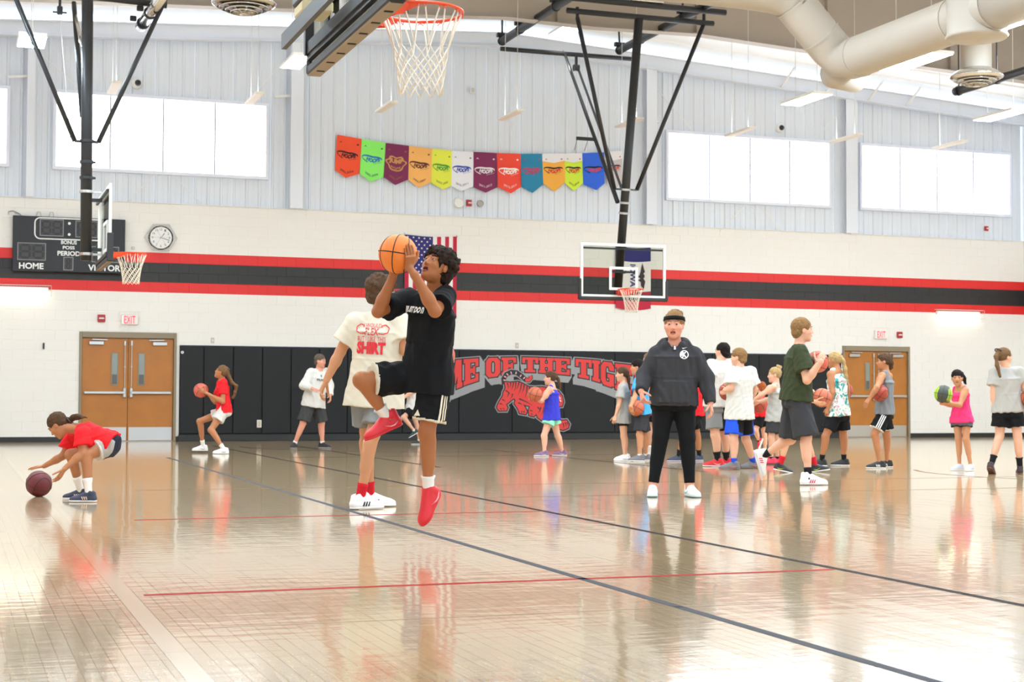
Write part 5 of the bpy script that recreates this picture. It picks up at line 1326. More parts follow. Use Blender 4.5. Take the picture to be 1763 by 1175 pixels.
def shoe(parent, ankle, fwd, upv, length, m_up, m_sole=None, high=0, side=1, logo=None, lace=None, name='shoe'):
    m_sole = m_sole or M_RUBBER
    fwd = unit(fwd); upv = unit(upv - fwd * (upv @ fwd)); lat = np.cross(upv, fwd)
    M = np.eye(4); M[:3, 0], M[:3, 1], M[:3, 2] = fwd * length, lat * length, upv * length; M[:3, 3] = ankle
    off = OFF[parent.name]
    def inst(nm, key, vq, m, par, local):
        me = SHOE_ME.get((key, m.name))
        if me is None:
            me = bpy.data.meshes.new(nm); me.from_pydata(vq[0].tolist(), [], vq[1].tolist()); me.polygons.foreach_set('use_smooth', np.ones(len(me.polygons), bool)); me.materials.append(m); me.update(); SHOE_ME[(key, m.name)] = me
        o = bpy.data.objects.new(nm, me); COL.objects.link(o); o.parent = par
        if not local: mm = M.copy(); mm[:3, 3] = ankle - off; o.matrix_local = Matrix(mm.tolist())
        return o
    s = inst(name, 'u%d' % high, SHOE[high][0], m_up, parent, False)
    inst('sole', 's%d' % high, SHOE[high][1], m_sole, s, True)
    lc = MB()
    for i in range(4):
        x = .0 + i * .085; z = .445 - i * .052; w = .085 + .012 * i
        lc.tube([(x, -w, z - .05), (x + .01, -w * .5, z + .0), (x + .015, 0, z + .018), (x + .01, w * .5, z + .0), (x, w, z - .05)], .013, 5)
    lv = np.concatenate(lc.v); ml = lace or m_up
    inst('laces', 'laces', (lv, np.array(lc.f, dtype=object)) if False else (lv, [q for q in lc.f]) if False else (lv, _L(lc.f)), ml, s, True)
    if logo is not None:
        kind, m = logo
        pl = []
        for sd in (-1, 1):
            y = sd * .152
            if kind == 'swoosh': pl.append([(-.16, y * .98, .17), (-.05, y, .10), (.05, y * 1.02, .11), (.22, y * .95, .20), (.06, y * 1.04, .135), (-.05, y * 1.04, .13)])
            else:
                for q in range(3): x = -.0 + q * .075; pl.append([(x, y * 1.0, .09), (x + .04, y * 1.0, .09), (x + .085, y * .88, .21), (x + .045, y * .88, .21)])
        lm = MB()
        for p in pl: p = np.array(p); lm.prism(p, (0, -.02, 0), (0, .02, 0))
        inst('shoe_mark', 'mark_' + kind, (np.concatenate(lm.v), _L(lm.f)), m, s, True)
    return s
class _L(list):
    def tolist(s): return list(s)

# ------------------------------------------------------------------ a person
def rot_about(v, ax, a):
    ax = unit(ax); return v * math.cos(a) + np.cross(ax, v) * math.sin(a) + ax * (ax @ v) * (1 - math.cos(a))
def hand_field(fd, w, d, n, Lh, left, curl=(0.35, 0.5, 0.4), spread=0.10, thumb=0.5, ballc=None, ballr=0.12):
    """w wrist, d towards the knuckles, n out of the palm"""
    r = Lh * 0.047
    if ballc is not None:
        pc = ballc + unit(w + d * Lh * 0.4 - ballc) * (ballr + Lh * 0.075)
        n = unit(ballc - pc); d = pc - w; d = unit(d - n * (d @ n) * 0.9)
        d = unit(d - n * (d @ n))
        w2 = pc - d * Lh * 0.27
    else:
        d = unit(d); n = unit(n - d * (n @ d)); w2 = w; pc = w + d * Lh * 0.28
    t = np.cross(n, d) * (1 if left else -1)               # towards the thumb side
    fd.add(*loft(w2, w2 + d * Lh * 0.48, (Lh * .15, Lh * .085), (Lh * .215, Lh * .07), t, n=2.6, cap=Lh * .05), k=Lh * .05)
    if ballc is not None: fd.add(*cone(w, w2 + d * Lh * .1, Lh * .135, Lh * .12), k=Lh * .08)
    tips = []
    for i, (o, L, rs) in enumerate(((.155, .40, 1.0), (.052, .46, 1.03), (-.052, .43, .98), (-.15, .34, .86))):
        base = w2 + d * Lh * (.48 - .02 * abs(i - 1)) + t * Lh * o
        fd_dir = unit(d + t * spread * (1.5 - i)); p = base; nn = n; prev = base - d * Lh * .15
        rr = r * rs; segs = (.45, .30, .25); cd = fd_dir
        for j, sg in enumerate(segs):
            if ballc is not None:
                q = p + cd * Lh * L * sg; q = ballc + unit(q - ballc) * (ballr + rr * (0.95 if j else 1.1)); nd = unit(q - p); p2 = p + nd * Lh * L * sg
                nn2 = unit(ballc - p2); cd = unit(nd - nn2 * (nd @ nn2))
            else:
                ax = np.cross(cd, nn); ax = unit(ax); a = curl[j] * (1 + .12 * i)
                cd = rot_about(cd, ax, a); nn = rot_about(nn, ax, a); p2 = p + cd * Lh * L * sg
            fd.add(*cone(p if j else prev + (p - prev) * .3, p2, rr * (1 - .06 * j), rr * (.94 - .08 * j)), k=rr * .35); p = p2
        tips.append(p)
    tb = w2 + d * Lh * .12 + t * Lh * .13 + n * Lh * .03; td = unit(d * .72 + t * .85 + n * thumb * .6)
    if ballc is not None:
        p = tb
        for j, L in enumerate((.26, .2, .16)):
            q = p + td * Lh * L
            if j: q = ballc + unit(q - ballc) * (ballr + r * 1.1)
            fd.add(*cone(p, q, r * (1.35 - .15 * j), r * (1.15 - .12 * j)), k=r * .5); td = unit(q - p + d * Lh * .04); p = q
    else:
        p = tb; nn = n
        for j, L in enumerate((.24, .2, .15)):
            q = p + td * Lh * L; fd.add(*cone(p, q, r * (1.4 - .18 * j), r * (1.2 - .14 * j)), k=r * .5); td = unit(td + d * .25 + n * .18); p = q
    return pc
def person(label, H, Z0, J, psi, hip_psi=None, head=(0, 0, 0), skin_='light', bulk=1.0, hair=('short', 'brown'), group=None, q=1.0, top=None, bottom=None, feet=None, socks=None, hands=None, ballc=None, mouth=0.0, extras=None, headscale=1.0, hair_pts=None, eyes=True, holds=None):
    """J: pixel joints; entries (px, py, s): s = +1 / -1 farther / nearer root of the bone length, else depth in metres from the shortest fit"""
    s = H / 1.75; hip_psi = psi if hip_psi is None else hip_psi
    def place(par, L, e):
        px, py, sg = e; d = ray(px, py); o = CAM - par
        a, b, c = d @ d, 2 * d @ o, o @ o - L * L; disc = b * b - 4 * a * c; zc = -b / (2 * a)
        if abs(sg) == 1: z = zc + sg * math.sqrt(max(disc, 0)) / (2 * a)
        else: z = zc + sg
        return CAM + d * z
    pel = deep(J['pel'][0], J['pel'][1], Z0); pz = J['nk'][2] if len(J['nk']) > 2 else 0.0
    nk = deep(J['nk'][0], J['nk'][1], Z0 + pz)
    fs, fh = facing(psi), facing(hip_psi); up = V(0, 0, 1); spine = unit(nk - pel)
    left_s = unit(np.cross(fs, -up)) ; left_h = unit(np.cross(fh, -up))
    left_s = unit(left_s - spine * (left_s @ spine) * .8); roll = J.get('roll', 0)
    if roll: left_s = unit(left_s + up * roll)
    fs_t = unit(np.cross(left_s, spine)) * 1.0
    if fs_t @ fs < 0: fs_t = -fs_t
    sw = J.get('sw', 0.098) * H * (0.5 + 0.5 * bulk); hw = 0.05 * H
    jt = {}
    for side, sg in (('L', 1), ('R', -1)):
        jt['s' + side] = nk - spine * 0.072 * H + left_s * sg * sw
        if 's' + side in J: e = J['s' + side]; jt['s' + side] = deep(e[0], e[1], cam_depth(jt['s' + side]) + (e[2] if len(e) > 2 else 0))
        jt['h' + side] = pel - up * .02 * H + left_h * sg * hw
        jt['e' + side] = place(jt['s' + side], .165 * H, J['e' + side]) if 'e' + side in J else jt['s' + side] - up * .165 * H
        jt['w' + side] = place(jt['e' + side], .142 * H, J['w' + side]) if 'w' + side in J else jt['e' + side] - up * .14 * H
        jt['k' + side] = place(jt['h' + side], .24 * H, J['k' + side])
        jt['a' + side] = place(jt['k' + side], .236 * H, J['a' + side])
    foot_L = 0.152 * H * J.get('foot', 1.0); FT = {}
    for side in 'LR':
        yaw, pitch, ground = (feet or {}).get(side, (psi, 0, True))[:3]
        f_ = facing(yaw)
        ah = foot_L * .30
        if ground is True: jt['a' + side][2] = ah
        elif ground is not False: jt['a' + side][2] = ah + ground
        fwd = f_ * math.cos(math.radians(pitch)) + up * math.sin(math.radians(pitch)); upv = -f_ * math.sin(math.radians(pitch)) + up * math.cos(math.radians(pitch))
        FT[side] = (fwd, upv, jt['a' + side] - upv * ah)
    root_p = V(pel[0], pel[1], 0.0)
    t = thing('person', label, 'person', root_p, group)
    sk, fe = SKIN[skin_], None
    h_c, h_h, h_f = .0105 * q, .0062 * q, .0049 * q
    # ---- head frame
    hy, hp, hr = head; hf = facing(hy); hl = unit(np.cross(hf, -up)); hp_ = math.radians(hp)
    hfwd = hf * math.cos(hp_) + up * math.sin(hp_); hup = up * math.cos(hp_) - hf * math.sin(hp_)
    if hr: hup = rot_about(hup, hfwd, math.radians(hr)); hl = rot_about(hl, hfwd, math.radians(hr))
    hh = (.115 + .018 * max(0, (1.75 - H) / .6)) * H * 1.24 * headscale
    hdp = J.get('drop', .016) * H * F / Z0
    hc = deep(J['hd'][0], J['hd'][1] + hdp, cam_depth(nk) + (J['hd'][2] if len(J['hd']) > 2 else float((R[2] @ hfwd) * .04)))
    fw = J.get('fw', 1.0)
    def HP(x, y, z): return hc + hh * (x * hl + y * hfwd + z * hup)
    HA = np.array([hl, hfwd, hup])
    def hell(x, y, z, a, b, c): return ell(HP(x, y, z), np.array([a, b, c]) * hh, HA)
    B = Field()
    B.add(*hell(0, -.07, .15, .315, .385, .345)); B.add(*hell(0, .08, -.10, .27 * fw, .28, .36), k=.10 * hh); B.add(*hell(0, .13, -.33, .17 * fw, .17, .14), k=.12 * hh); B.add(*ell(HP(0, .255, -.41), np.array([.08, .07, .07]) * hh, HA), k=.08 * hh)
    for sx in (-1, 1):
        B.add(*hell(sx * .15 * fw, .225, -.1, .10, .09, .10), k=.08 * hh); B.add(*hell(sx * .315, -.02, -.03, .035, .075, .115), k=.02 * hh)
        B.add(*hell(sx * .13, .40, .03, .078, .075, .05), k=.05 * hh, mode='s')
        B.add(*cone(HP(sx * .05, .335, .10), HP(sx * .2, .29, .10), .035 * hh * (.7 if J.get('fem') else 1), .03 * hh), k=.05 * hh)
    B.add(*cone(HP(0, .325, .05), HP(0, .395, -.115), .03 * hh, .048 * hh), k=.045 * hh)
    for sx in (-1, 1): B.add(*hell(sx * .045, .35, -.13, .04, .05, .035), k=.03 * hh)
    B.add(*hell(0, .34, -.235 + .02 * mouth, .085, .04, .022), k=.02 * hh); B.add(*hell(0, .33, -.275 - .07 * mouth, .072, .04, .026), k=.02 * hh)
    if mouth: B.add(*hell(0, .37, -.265 - .01 * mouth, .075, .10, .045 * mouth), k=.015 * hh, mode='s')
    for sx in (-1, 1): B.add(*ell(HP(sx * .13, .302, .045), np.array([.072, .06, .042]) * hh, HA), k=.008 * hh); B.add(*ell(HP(sx * .13, .298, -.005), np.array([.066, .055, .03]) * hh, HA), k=.008 * hh)
    nr = .205 * hh * (.9 + .1 * bulk)
    B.add(*cone(nk - spine * .01 * H, HP(0, -.1, -.22), nr * 1.08, nr), k=.08 * hh)
    # ---- torso and limbs
    chest = pel + (nk - pel) * .70; waist = pel + (nk - pel) * .36
    left_m = unit(left_s + left_h)
    B.add(*loft(pel - spine * .03 * H, waist, (.090 * H * bulk, .062 * H * bulk), (.080 * H * bulk, .058 * H * bulk), left_h, cap=.03 * H), k=.03)
    B.add(*loft(waist, chest, (.080 * H * bulk, .058 * H * bulk), (.088 * H * bulk, .06 * H * bulk), left_m, cap=.03 * H), k=.03)
    B.add(*loft(chest, nk - spine * .05 * H, (.088 * H * bulk, .06 * H * bulk), (.05 * H, .036 * H), left_s, n=2.1, cap=.02 * H), k=.04)
    lb = .55 + .45 * bulk; gb = lb * J.get('legs', 1.0)
    for side in 'LR':
        sh, el, wr = jt['s' + side], jt['e' + side], jt['w' + side]
        B.add(*cone(nk - spine * .04 * H, sh, .028 * H, .030 * H * lb), k=.04)
        B.add(*cone(sh, el, .031 * H * lb, .0235 * H * lb), k=.03); B.add(*ell(sh + (el - sh) * .42, np.array([.029, .026, .05]) * H * lb, None), k=.03)
        fdir = unit(wr - el)
        B.add(*cone(el, el + (wr - el) * .35, .0235 * H * lb, .0245 * H * lb), k=.02); B.add(*cone(el + (wr - el) * .3, wr, .0245 * H * lb, .0158 * H * lb), k=.02)
        hp0, kn, an = jt['h' + side], jt['k' + side], jt['a' + side]
        B.add(*cone(hp0, kn, .052 * H * gb, .0315 * H * gb), k=.03); B.add(*ell(kn, np.array([.032, .032, .034]) * H * gb), k=.02)
        bk = -FT[side][0]; sd = unit(an - kn); bk = unit(bk - sd * (bk @ sd))
        B.add(*cone(kn, an, .029 * H * gb, .0185 * H * gb), k=.02); B.add(*cone(kn + (an - kn) * .16 + bk * .010 * H, kn + (an - kn) * .50 + bk * .007 * H, .029 * H * gb, .023 * H * gb), k=.03)
        B.add(*cone(an, FT[side][2] + FT[side][0] * foot_L * .3 + FT[side][1] * foot_L * .14, .019 * H, .018 * H), k=.02)
    # ---- hands
    Lh = .108 * H; fine = [(hc, hh * .66, h_h)]
    for side in 'LR':
        o = dict((hands or {}).get(side, {})); wr, el = jt['w' + side], jt['e' + side]
        d = o.pop('d', None); d = unit(wr - el) if d is None else d
        if isinstance(d, tuple): d = unit(d[0] * E_R + d[1] * E_F + d[2] * up)
        n = o.pop('n', None)
        if n is None: n = (pel - wr) * np.array([1, 1, 0]); n = unit(n)
        if isinstance(n, tuple): n = unit(n[0] * E_R + n[1] * E_F + n[2] * up)
        hb = o.pop('ball', None); br = o.pop('ballr', .12)
        if o.pop('none', False): continue
        pc = hand_field(B, wr, d, n, Lh, side == 'L', ballc=hb, ballr=br, **o)
        fine.append((wr + (pc - wr) * 1.9, Lh * .78, h_f))
    v, fq = skin_multi(B, h_c, fine)
    c = v[fq].mean(1); mi = np.zeros(len(fq), int)
    loc = (c - hc) / hh; lx, ly, lz = loc @ hl, loc @ hfwd, loc @ hup
    lipm = (np.abs(lx) < .095) & (ly > .3) & (lz < -.205 + .02 * mouth) & (lz > -.315 - .07 * mouth) & (((lx / .098) ** 2 + ((lz + .26 + .02 * mouth) / (.055 + .05 * mouth)) ** 2) < 1); mi[lipm] = 1
    if mouth: mi[lipm & (ly < .335)] = 2
    body = quad_ob('body', v, fq, [sk, LIPS[skin_], M_MOUTH], t, mi)
    if eyes:
        for sx in (-1, 1):
            ce = HP(sx * .13, .312, .028); A = np.array([hl, hfwd, hup])
            mb = MB(); M = np.eye(4); M[:3, 0], M[:3, 1], M[:3, 2], M[:3, 3] = hl, -hup, hfwd, ce
            mb.M = M; R_ = .05 * hh
            pr = [(R_ * math.sin(a), R_ * math.cos(a)) for a in np.linspace(1.75, .02, 9)]
            mb.lathe(pr, (0, 0, 0), 14); ey = mb.build('eye', M_EYE, t, True)
            mb = MB(M); pr = [(R_ * 1.03 * math.sin(a), R_ * 1.03 * math.cos(a)) for a in np.linspace(.72, .02, 5)]; mb.lathe(pr, (0, 0, 0), 12).build('iris', M_IRIS, ey, True)
        eb = MB()
        for sx in (-1, 1): eb.tube([HP(sx * .055, .372, .115), HP(sx * .12, .365, .135), HP(sx * .19, .325, .12), HP(sx * .225, .285, .10)], np.array([.016, .02, .016, .008]) * hh * (.6 if J.get('fem') else 1), 6)
        eb.build('eyebrows', HAIR[hair[1]] if hair[1] not in ('blonde',) else HAIR['sandy'], t, True)
    # ---- hair
    style, hcol = hair[0], HAIR[hair[1]]
    Hf = Field(); th = {'short': .035, 'buzz': .018, 'curly': .085, 'mop': .085, 'back': .022, 'bun': .022, 'fringe': .03, 'tuft': .04}[style]
    Hf.add(*hell(0, -.07, .16, .322 + th, .392 + th, .352 + th))
    if style in ('curly', 'mop'):
        rg = random.Random(int(H * 1000))
        for i in range(46):
            a, b = rg.uniform(0, 6.28), rg.uniform(-.1, 1.5); rr = rg.uniform(.07, .12)
            p = (.36 * math.cos(a) * math.cos(b), -.08 + .43 * math.sin(a) * math.cos(b), .16 + .37 * math.sin(b))
            if p[1] > .33 and p[2] < .28: continue
            Hf.add(*hell(*p, rr, rr, rr), k=.04 * hh)
    if style in ('short', 'curly', 'mop', 'fringe', 'buzz'): Hf.add(*hell(0, -.24, -.10, .26 + th, .20 + th, .26), k=.08 * hh)
    if style in ('back', 'bun', 'tuft'): Hf.add(*hell(0, -.2, -.02, .25, .22, .2), k=.08 * hh)
    low = {'short': .20, 'buzz': .2, 'curly': .22, 'mop': .2, 'back': .23, 'bun': .23, 'fringe': .13, 'tuft': .22}[style]
    Hf.add(*hell(0, .50, low - .42, .40, .36, .48), k=.03 * hh, mode='s')            # face opening
    for sx in (-1, 1): Hf.add(*hell(sx * .40, .06, -.10, .17, .15, .18), k=.03 * hh, mode='s')   # around the ears
    Hf.add(*hell(0, .1, -.62, .6, .55, .32), k=.03 * hh, mode='s')
    if style == 'tuft':
        for p, rr in (((.10, -.14, .50), .10), ((.2, -.2, .44), .11), ((-.06, -.16, .52), .09), ((.02, -.26, .52), .10), ((.14, -.3, .46), .10), ((-.16, -.2, .46), .09)): Hf.add(*hell(*p, rr, rr, rr), k=.02 * hh)
    if style == 'bun':
        for p, rr in (((0, -.28, .46), .17), ((.1, -.22, .56), .1), ((-.1, -.30, .56), .1), ((0, -.40, .52), .1), ((.05, -.2, .62), .07)): Hf.add(*hell(*p, rr, rr, rr), k=.03 * hh)
    tail_pts = None
    if hair_pts:
        pts = [hc + 0 * hc] ; z = cam_depth(hc)
        tail_pts = [deep(a, b, z + dz) for a, b, dz in hair_pts]
        w = .10 * hh
        for i in range(len(tail_pts) - 1):
            k0, k1 = i / (len(tail_pts) - 1), (i + 1) / (len(tail_pts) - 1)
            f0 = lambda k: w * (.55 + 1.0 * math.sin(math.pi * (.15 + .8 * k)))
            Hf.add(*cone(tail_pts[i], tail_pts[i + 1], f0(k0) * .72, f0(k1) * .6), k=.03)
        rg = random.Random(len(label))
        for q_ in range(6):
            o_ = [V(rg.gauss(0, 1), rg.gauss(0, 1), rg.gauss(0, .6)) * w * .5 for _ in tail_pts]; nt_ = len(tail_pts)
            for i in range(nt_ - 1):
                k0, k1 = i / (nt_ - 1), (i + 1) / (nt_ - 1)
                Hf.add(*cone(tail_pts[i] + o_[i] * min(1, .2 + k0), tail_pts[i + 1] + o_[i + 1] * (.2 + k1), w * .62 * (1 - .55 * k0), w * .62 * (1 - .75 * k1) + .002), k=.012)
    lo, hi = Hf.bounds()
    Hf.add(ripple(.0035 * hh / .2 * (1.3 if style in ('curly', 'mop') else .8), int(H * 777), .35 if style in ('curly', 'mop') else .28, 1.0), lo, hi, 0.02, 'n')
    hv, hq = skin(Hf, .0072 * q); ho = quad_ob('hair', hv, hq, hcol, t)
    if style in ('back', 'bun') and hair_pts:
        p = tail_pts[0]; d = unit(tail_pts[1] - p); u = unit(np.cross(d, V(.3, .5, .8))); w_ = np.cross(d, u)
        MB().tube([p + .045 * s * (math.cos(a) * u + math.sin(a) * w_) + d * .01 for a in np.linspace(0, 6.28, 13)[:-1]], .008, 6, closed=True).build('hair_tie', M_BLACK, ho)
    # ---- clothes
    def pelvis_shapes(x):
        e2 = .014 * s + x; wt = pel + spine * .045 * H
        return [(loft(pel - up * .052 * H, wt, (.092 * H * bulk + e2, .066 * H * bulk + e2), (.082 * H * bulk + e2, .06 * H * bulk + e2), left_h, cap=.035), .03),
                (loft(pel - spine * .045 * H, wt, (.093 * H * bulk + e2, .068 * H * bulk + e2), (.085 * H * bulk + e2, .063 * H * bulk + e2), left_h, cap=.03), .03)]
    def over_shorts(F_, P0):
        x = .016; ln, fl = bottom.get('len', .7), bottom.get('flare', 1.0); e2 = .014 * s
        P0 = np.asarray(P0, np.float32)
        shapes = pelvis_shapes(x)
        if bottom['kind'] == 'shorts':
            for side in 'LR':
                h0, k0 = jt['h' + side], jt['k' + side]
                if unit(k0 - h0) @ spine > -.78: continue
                shapes.append((cone(h0, h0 + (k0 - h0) * min(ln, 1), .054 * H * lb + e2 + x, (.047 * H * lb + e2) * fl + x), .035))
        for (fn, lo, hi), k_ in shapes:
            F_.add((lambda fn: lambda X, Y, Z: np.maximum(fn(X, Y, Z), -((X - P0[0]) * spine[0] + (Y - P0[1]) * spine[1] + (Z - P0[2]) * spine[2])))(fn), lo, hi, .012)
    bvh = {}
    if top:
        kind, m = top['kind'], top['m']; F_ = Field(); ex_ = top.get('ease', .016) * s; hem = top.get('hem', .13) * H; wd = top.get('w', 1.0)
        P0 = pel - spine * hem
        rw = lambda a, b: ((a * H * bulk + ex_) * wd, (b * H * bulk + ex_) * (.6 + .4 * wd))
        hb_ = top.get('hemr', (.105, .081)); r_h = ((max(hb_[0] * bulk, .050 + .060 * lb) * H + ex_ + .006) * wd, (max(hb_[1] * bulk, .068 * lb) * H + ex_ + .006) * (.6 + .4 * wd)); r_w, r_c = rw(.090, .065), rw(.093, .065); _z = (0, 0)
        F_.add(*loft(P0, waist, r_h, r_w, left_h, n=2.2, cut_a=0.0, cap=.03), k=.012); F_.add(*loft(waist, chest, r_w, r_c, left_m, n=2.2, cap=.03), k=.012)
        if bottom and spine[2] > .6: over_shorts(F_, P0)
        if kind == 'tank':
            F_.add(*loft(chest, nk - spine * .075 * H, r_c, (.066 * H, .05 * H + ex_ * .5), left_s, cap=.03), k=.03)
            for sg in (-1, 1): F_.add(*cone(nk - spine * .08 * H + left_s * sg * .058 * H, nk - spine * .03 * H + left_s * sg * .05 * H, .034 * H, .026 * H), k=.03)
        else:
            F_.add(*loft(chest, nk - spine * .03 * H, r_c, (.048 * H, .038 * H), left_s, n=2.2, cap=.02), k=.014)
            for side in 'LR':
                sh, el, wr = jt['s' + side], jt['e' + side], jt['w' + side]
                F_.add(*cone(nk - spine * .045 * H, sh, .028 * H + ex_ * .4, .032 * H * lb + ex_ * .5), k=.045)
                sl = top.get('sleeve', .62)
                if kind == 'tee':
                    e_ = sh + (el - sh) * sl
                    F_.add(*cone(sh, e_, .033 * H * lb + ex_ * .8, .041 * H * lb + ex_ * 1.1, cut_b=0.0), k=.035)
                else:
                    F_.add(*cone(sh, el, .033 * H * lb + ex_ * .8, .031 * H * lb + ex_), k=.04); F_.add(*cone(el, wr, .031 * H * lb + ex_, .021 * H * lb + ex_ * .7, cut_b=0.0), k=.03)
        if kind == 'hoodie':
            for a in np.linspace(-2.3, 2.3, 9):
                p = nk - spine * .035 * H - fs_t * .045 * H * math.cos(a) + left_s * .062 * H * math.sin(a) + spine * .012 * H * math.cos(a); F_.add(*ell(p, V(.030, .030, .034) * H), k=.02)
            F_.add(*loft(pel - spine * .02 * H + fs_t * .075 * H * bulk, pel + spine * .09 * H + fs_t * .07 * H * bulk, (.085 * H, .02 * H), (.055 * H, .02 * H), left_m, cap=.01), k=.02)
        lo, hi = F_.bounds(); F_.add(ripple(top.get('fold', .0052) * s, int(H * 331 + psi), s * .95), lo, hi, 0.02, 'n')
        # openings
        F_.add(*cone(nk - spine * .038 * H + fs_t * .012 * H, HP(0, -.05, 0), nr * 1.10 if kind != 'tank' else nr * 1.35, nr * 1.5), k=.008, mode='s')
        th = top.get('h', .0092) * max(q, .8) * 1.9
        hem_region(F_, P0, spine, .05, r_h[0] * 1.5, th)
        for side in 'LR':
            sh, el, wr = jt['s' + side], jt['e' + side], jt['w' + side]
            if kind == 'tee':
                e_ = sh + (el - sh) * top.get('sleeve', .62); ball_region(F_, e_, .042 * H * lb + ex_ + .02, th)
            elif kind == 'tank':
                F_.add(*ell(jt['s' + side] + left_s * (1 if side == 'L' else -1) * .012 * H - spine * .01 * H, V(.034, .034, .05) * H * lb), k=.012, mode='s')
        tv, tq = skin(F_, top.get('h', .0092) * max(q, .8)); mats = [m]; tmi = None
        if 'paint' in top: tmi, mats = top['paint'](tv[tq].mean(1), dict(nk=nk, pel=pel, left=left_s, front=fs_t, H=H, m=m))
        to = quad_ob({'tee': 'shirt', 'tank': 'tank_top', 'long': 'long_sleeved_shirt', 'hoodie': 'hooded_sweatshirt'}[kind], tv, tq, mats, t, tmi, top.get('label'))
        bvh['top'] = (to, tv, tq)
    if bottom:
        kind, m = bottom['kind'], bottom['m']; F_ = Field(); ln = bottom.get('len', .7); fl = bottom.get('flare', 1.0); ex_ = .014 * s
        for p_, k_ in pelvis_shapes(0.0): F_.add(*p_, k=k_)
        for side in 'LR':
            h0, k0, a0 = jt['h' + side], jt['k' + side], jt['a' + side]
            if kind == 'shorts':
                e_ = h0 + (k0 - h0) * ln if ln <= 1 else k0 + (a0 - k0) * (ln - 1)
                F_.add(*cone(h0, e_, .054 * H * lb + ex_, (.047 * H * lb + ex_) * fl, cut_b=0.0), k=.035)
            else:
                F_.add(*cone(h0, k0, .0535 * H * gb, .033 * H * gb + .002), k=.03); F_.add(*ell(k0, np.array([.0335, .0335, .036]) * H * gb), k=.02)
                e_ = k0 + (a0 - k0) * (ln - 1); r1 = .03 + (.0195 - .03) * (ln - 1)
                bk = -FT[side][0]; sd = unit(a0 - k0); bk = unit(bk - sd * (bk @ sd))
                F_.add(*cone(k0, e_, .031 * H * gb, r1 * H * gb + .003, cut_b=0.0), k=.02); F_.add(*cone(k0 + (a0 - k0) * .16 + bk * .010 * H, k0 + (a0 - k0) * .50 + bk * .007 * H, .031 * H * gb, .025 * H * gb), k=.03)
        lo, hi = F_.bounds(); F_.add(ripple((.0055 if kind == 'shorts' else .0015) * s, int(H * 97 + psi), s, .3), lo, hi, 0.02, 'n')
        if kind == 'shorts':
            for side in 'LR':
                h0, k0 = jt['h' + side], jt['k' + side]; e_ = h0 + (k0 - h0) * min(ln, 1.0); ball_region(F_, e_, (.047 * H * lb + ex_) * fl + .025, bottom.get('h', .0098) * max(q, .8) * 1.9)
        bv, bq = skin(F_, bottom.get('h', .0098) * max(q, .8)); mats = [m]; bmi = None
        if 'paint' in bottom: bmi, mats = bottom['paint'](bv[bq].mean(1), dict(jt=jt, H=H, pel=pel, left=left_h, front=fh, ln=ln, m=m))
        bo = quad_ob('shorts' if kind == 'shorts' else 'leggings', bv, bq, mats, t, bmi, bottom.get('label')); bvh['bottom'] = (bo, bv, bq)
    # ---- socks and shoes
    for side in 'LR':
        fwd, upv, base = FT[side]; kn, an = jt['k' + side], jt['a' + side]
        if socks and socks.get(side, socks.get('both')):
            m, hgt = socks.get(side, socks.get('both')); mb = MB(); pts, rr = [], []
            for k in np.linspace(-.06, hgt, 7):
                pts.append(an + (kn - an) * k); rr.append((.0185 + (.029 - .0185) * max(k, 0)) * H * lb + .0045 + (.004 * H if k > .28 else 0))
            rr[-1] += .002; pts.append(pts[-1] + (an - kn) * .004); rr.append(rr[-1] - .008)
            mb.tube(pts, rr, 18).build('sock', m, t, True)
        sd = (feet or {}).get(side, ()); o = dict(sd[3]) if len(sd) > 3 else {}
        if (feet or {}).get('both'): o = {**feet['both'], **o}
        if o.pop('none', False): continue
        shoe(t, base, fwd, upv, foot_L * 1.08, o.pop('m', M_RUBBER), side=1 if side == 'L' else -1, **o)
    info = dict(t=t, jt=jt, pel=pel, nk=nk, spine=spine, left=left_s, front=fs_t, lefth=left_h, fronth=fh, H=H, hc=hc, hh=hh, HP=HP, hl=hl, hfwd=hfwd, hup=hup, bvh=bvh, up=up)
    return info
def project(info, which, name, pts, faces, origin, right, upv, nrm, m, lift=.007, label=None):
    """flat print laid onto a garment: pts (a, b) in metres around origin, pushed along -nrm until they meet the cloth"""
    ob, v, q = info['bvh'][which]
    tree = info.setdefault('tree_' + which, BVHTree.FromPolygons([Vector(p) for p in v.tolist()], q.tolist()))
    out = []; last = None
    for a, b in np.asarray(pts)[:, :2]:
        p = origin + right * a + upv * b + nrm * .35
        hit = tree.ray_cast(Vector(p), Vector(-nrm), .8)
        if hit[0] is not None: d = np.array(hit[0]) + nrm * lift; last = float((d - origin) @ nrm)
        else: d = origin + right * a + upv * b + nrm * (last if last is not None else .1)
        out.append(d)
    return mesh_ob(name, out, faces, m, ob, label=label)
def print_text(info, which, body, origin, right, upv, nrm, w, h, m, bold=.03, name='lettering', **k):
    v, f = fit_text(body, w, h, bold, res=2, **k); return project(info, which, name, v, f, origin, right, upv, nrm, m)
def print_poly(info, which, polys, origin, right, upv, nrm, m, name='print', n=5):
    pts, fs = [], []
    for p in polys:
        p = np.asarray(p, float)
        if len(p) == 4:                                   # quads are diced so they follow the cloth
            b = len(pts)
            for i in range(n + 1):
                for j in range(3):
                    a0 = p[0] + (p[1] - p[0]) * j / 2; a1 = p[3] + (p[2] - p[3]) * j / 2; pts.append(a0 + (a1 - a0) * i / n)
            fs += [[b + i * 3 + j, b + i * 3 + j + 1, b + (i + 1) * 3 + j + 1, b + (i + 1) * 3 + j] for i in range(n) for j in range(2)]
        else: fs.append([len(pts) + i for i in range(len(p))]); pts += list(p)
    return project(info, which, name, pts, fs, origin, right, upv, nrm, m)
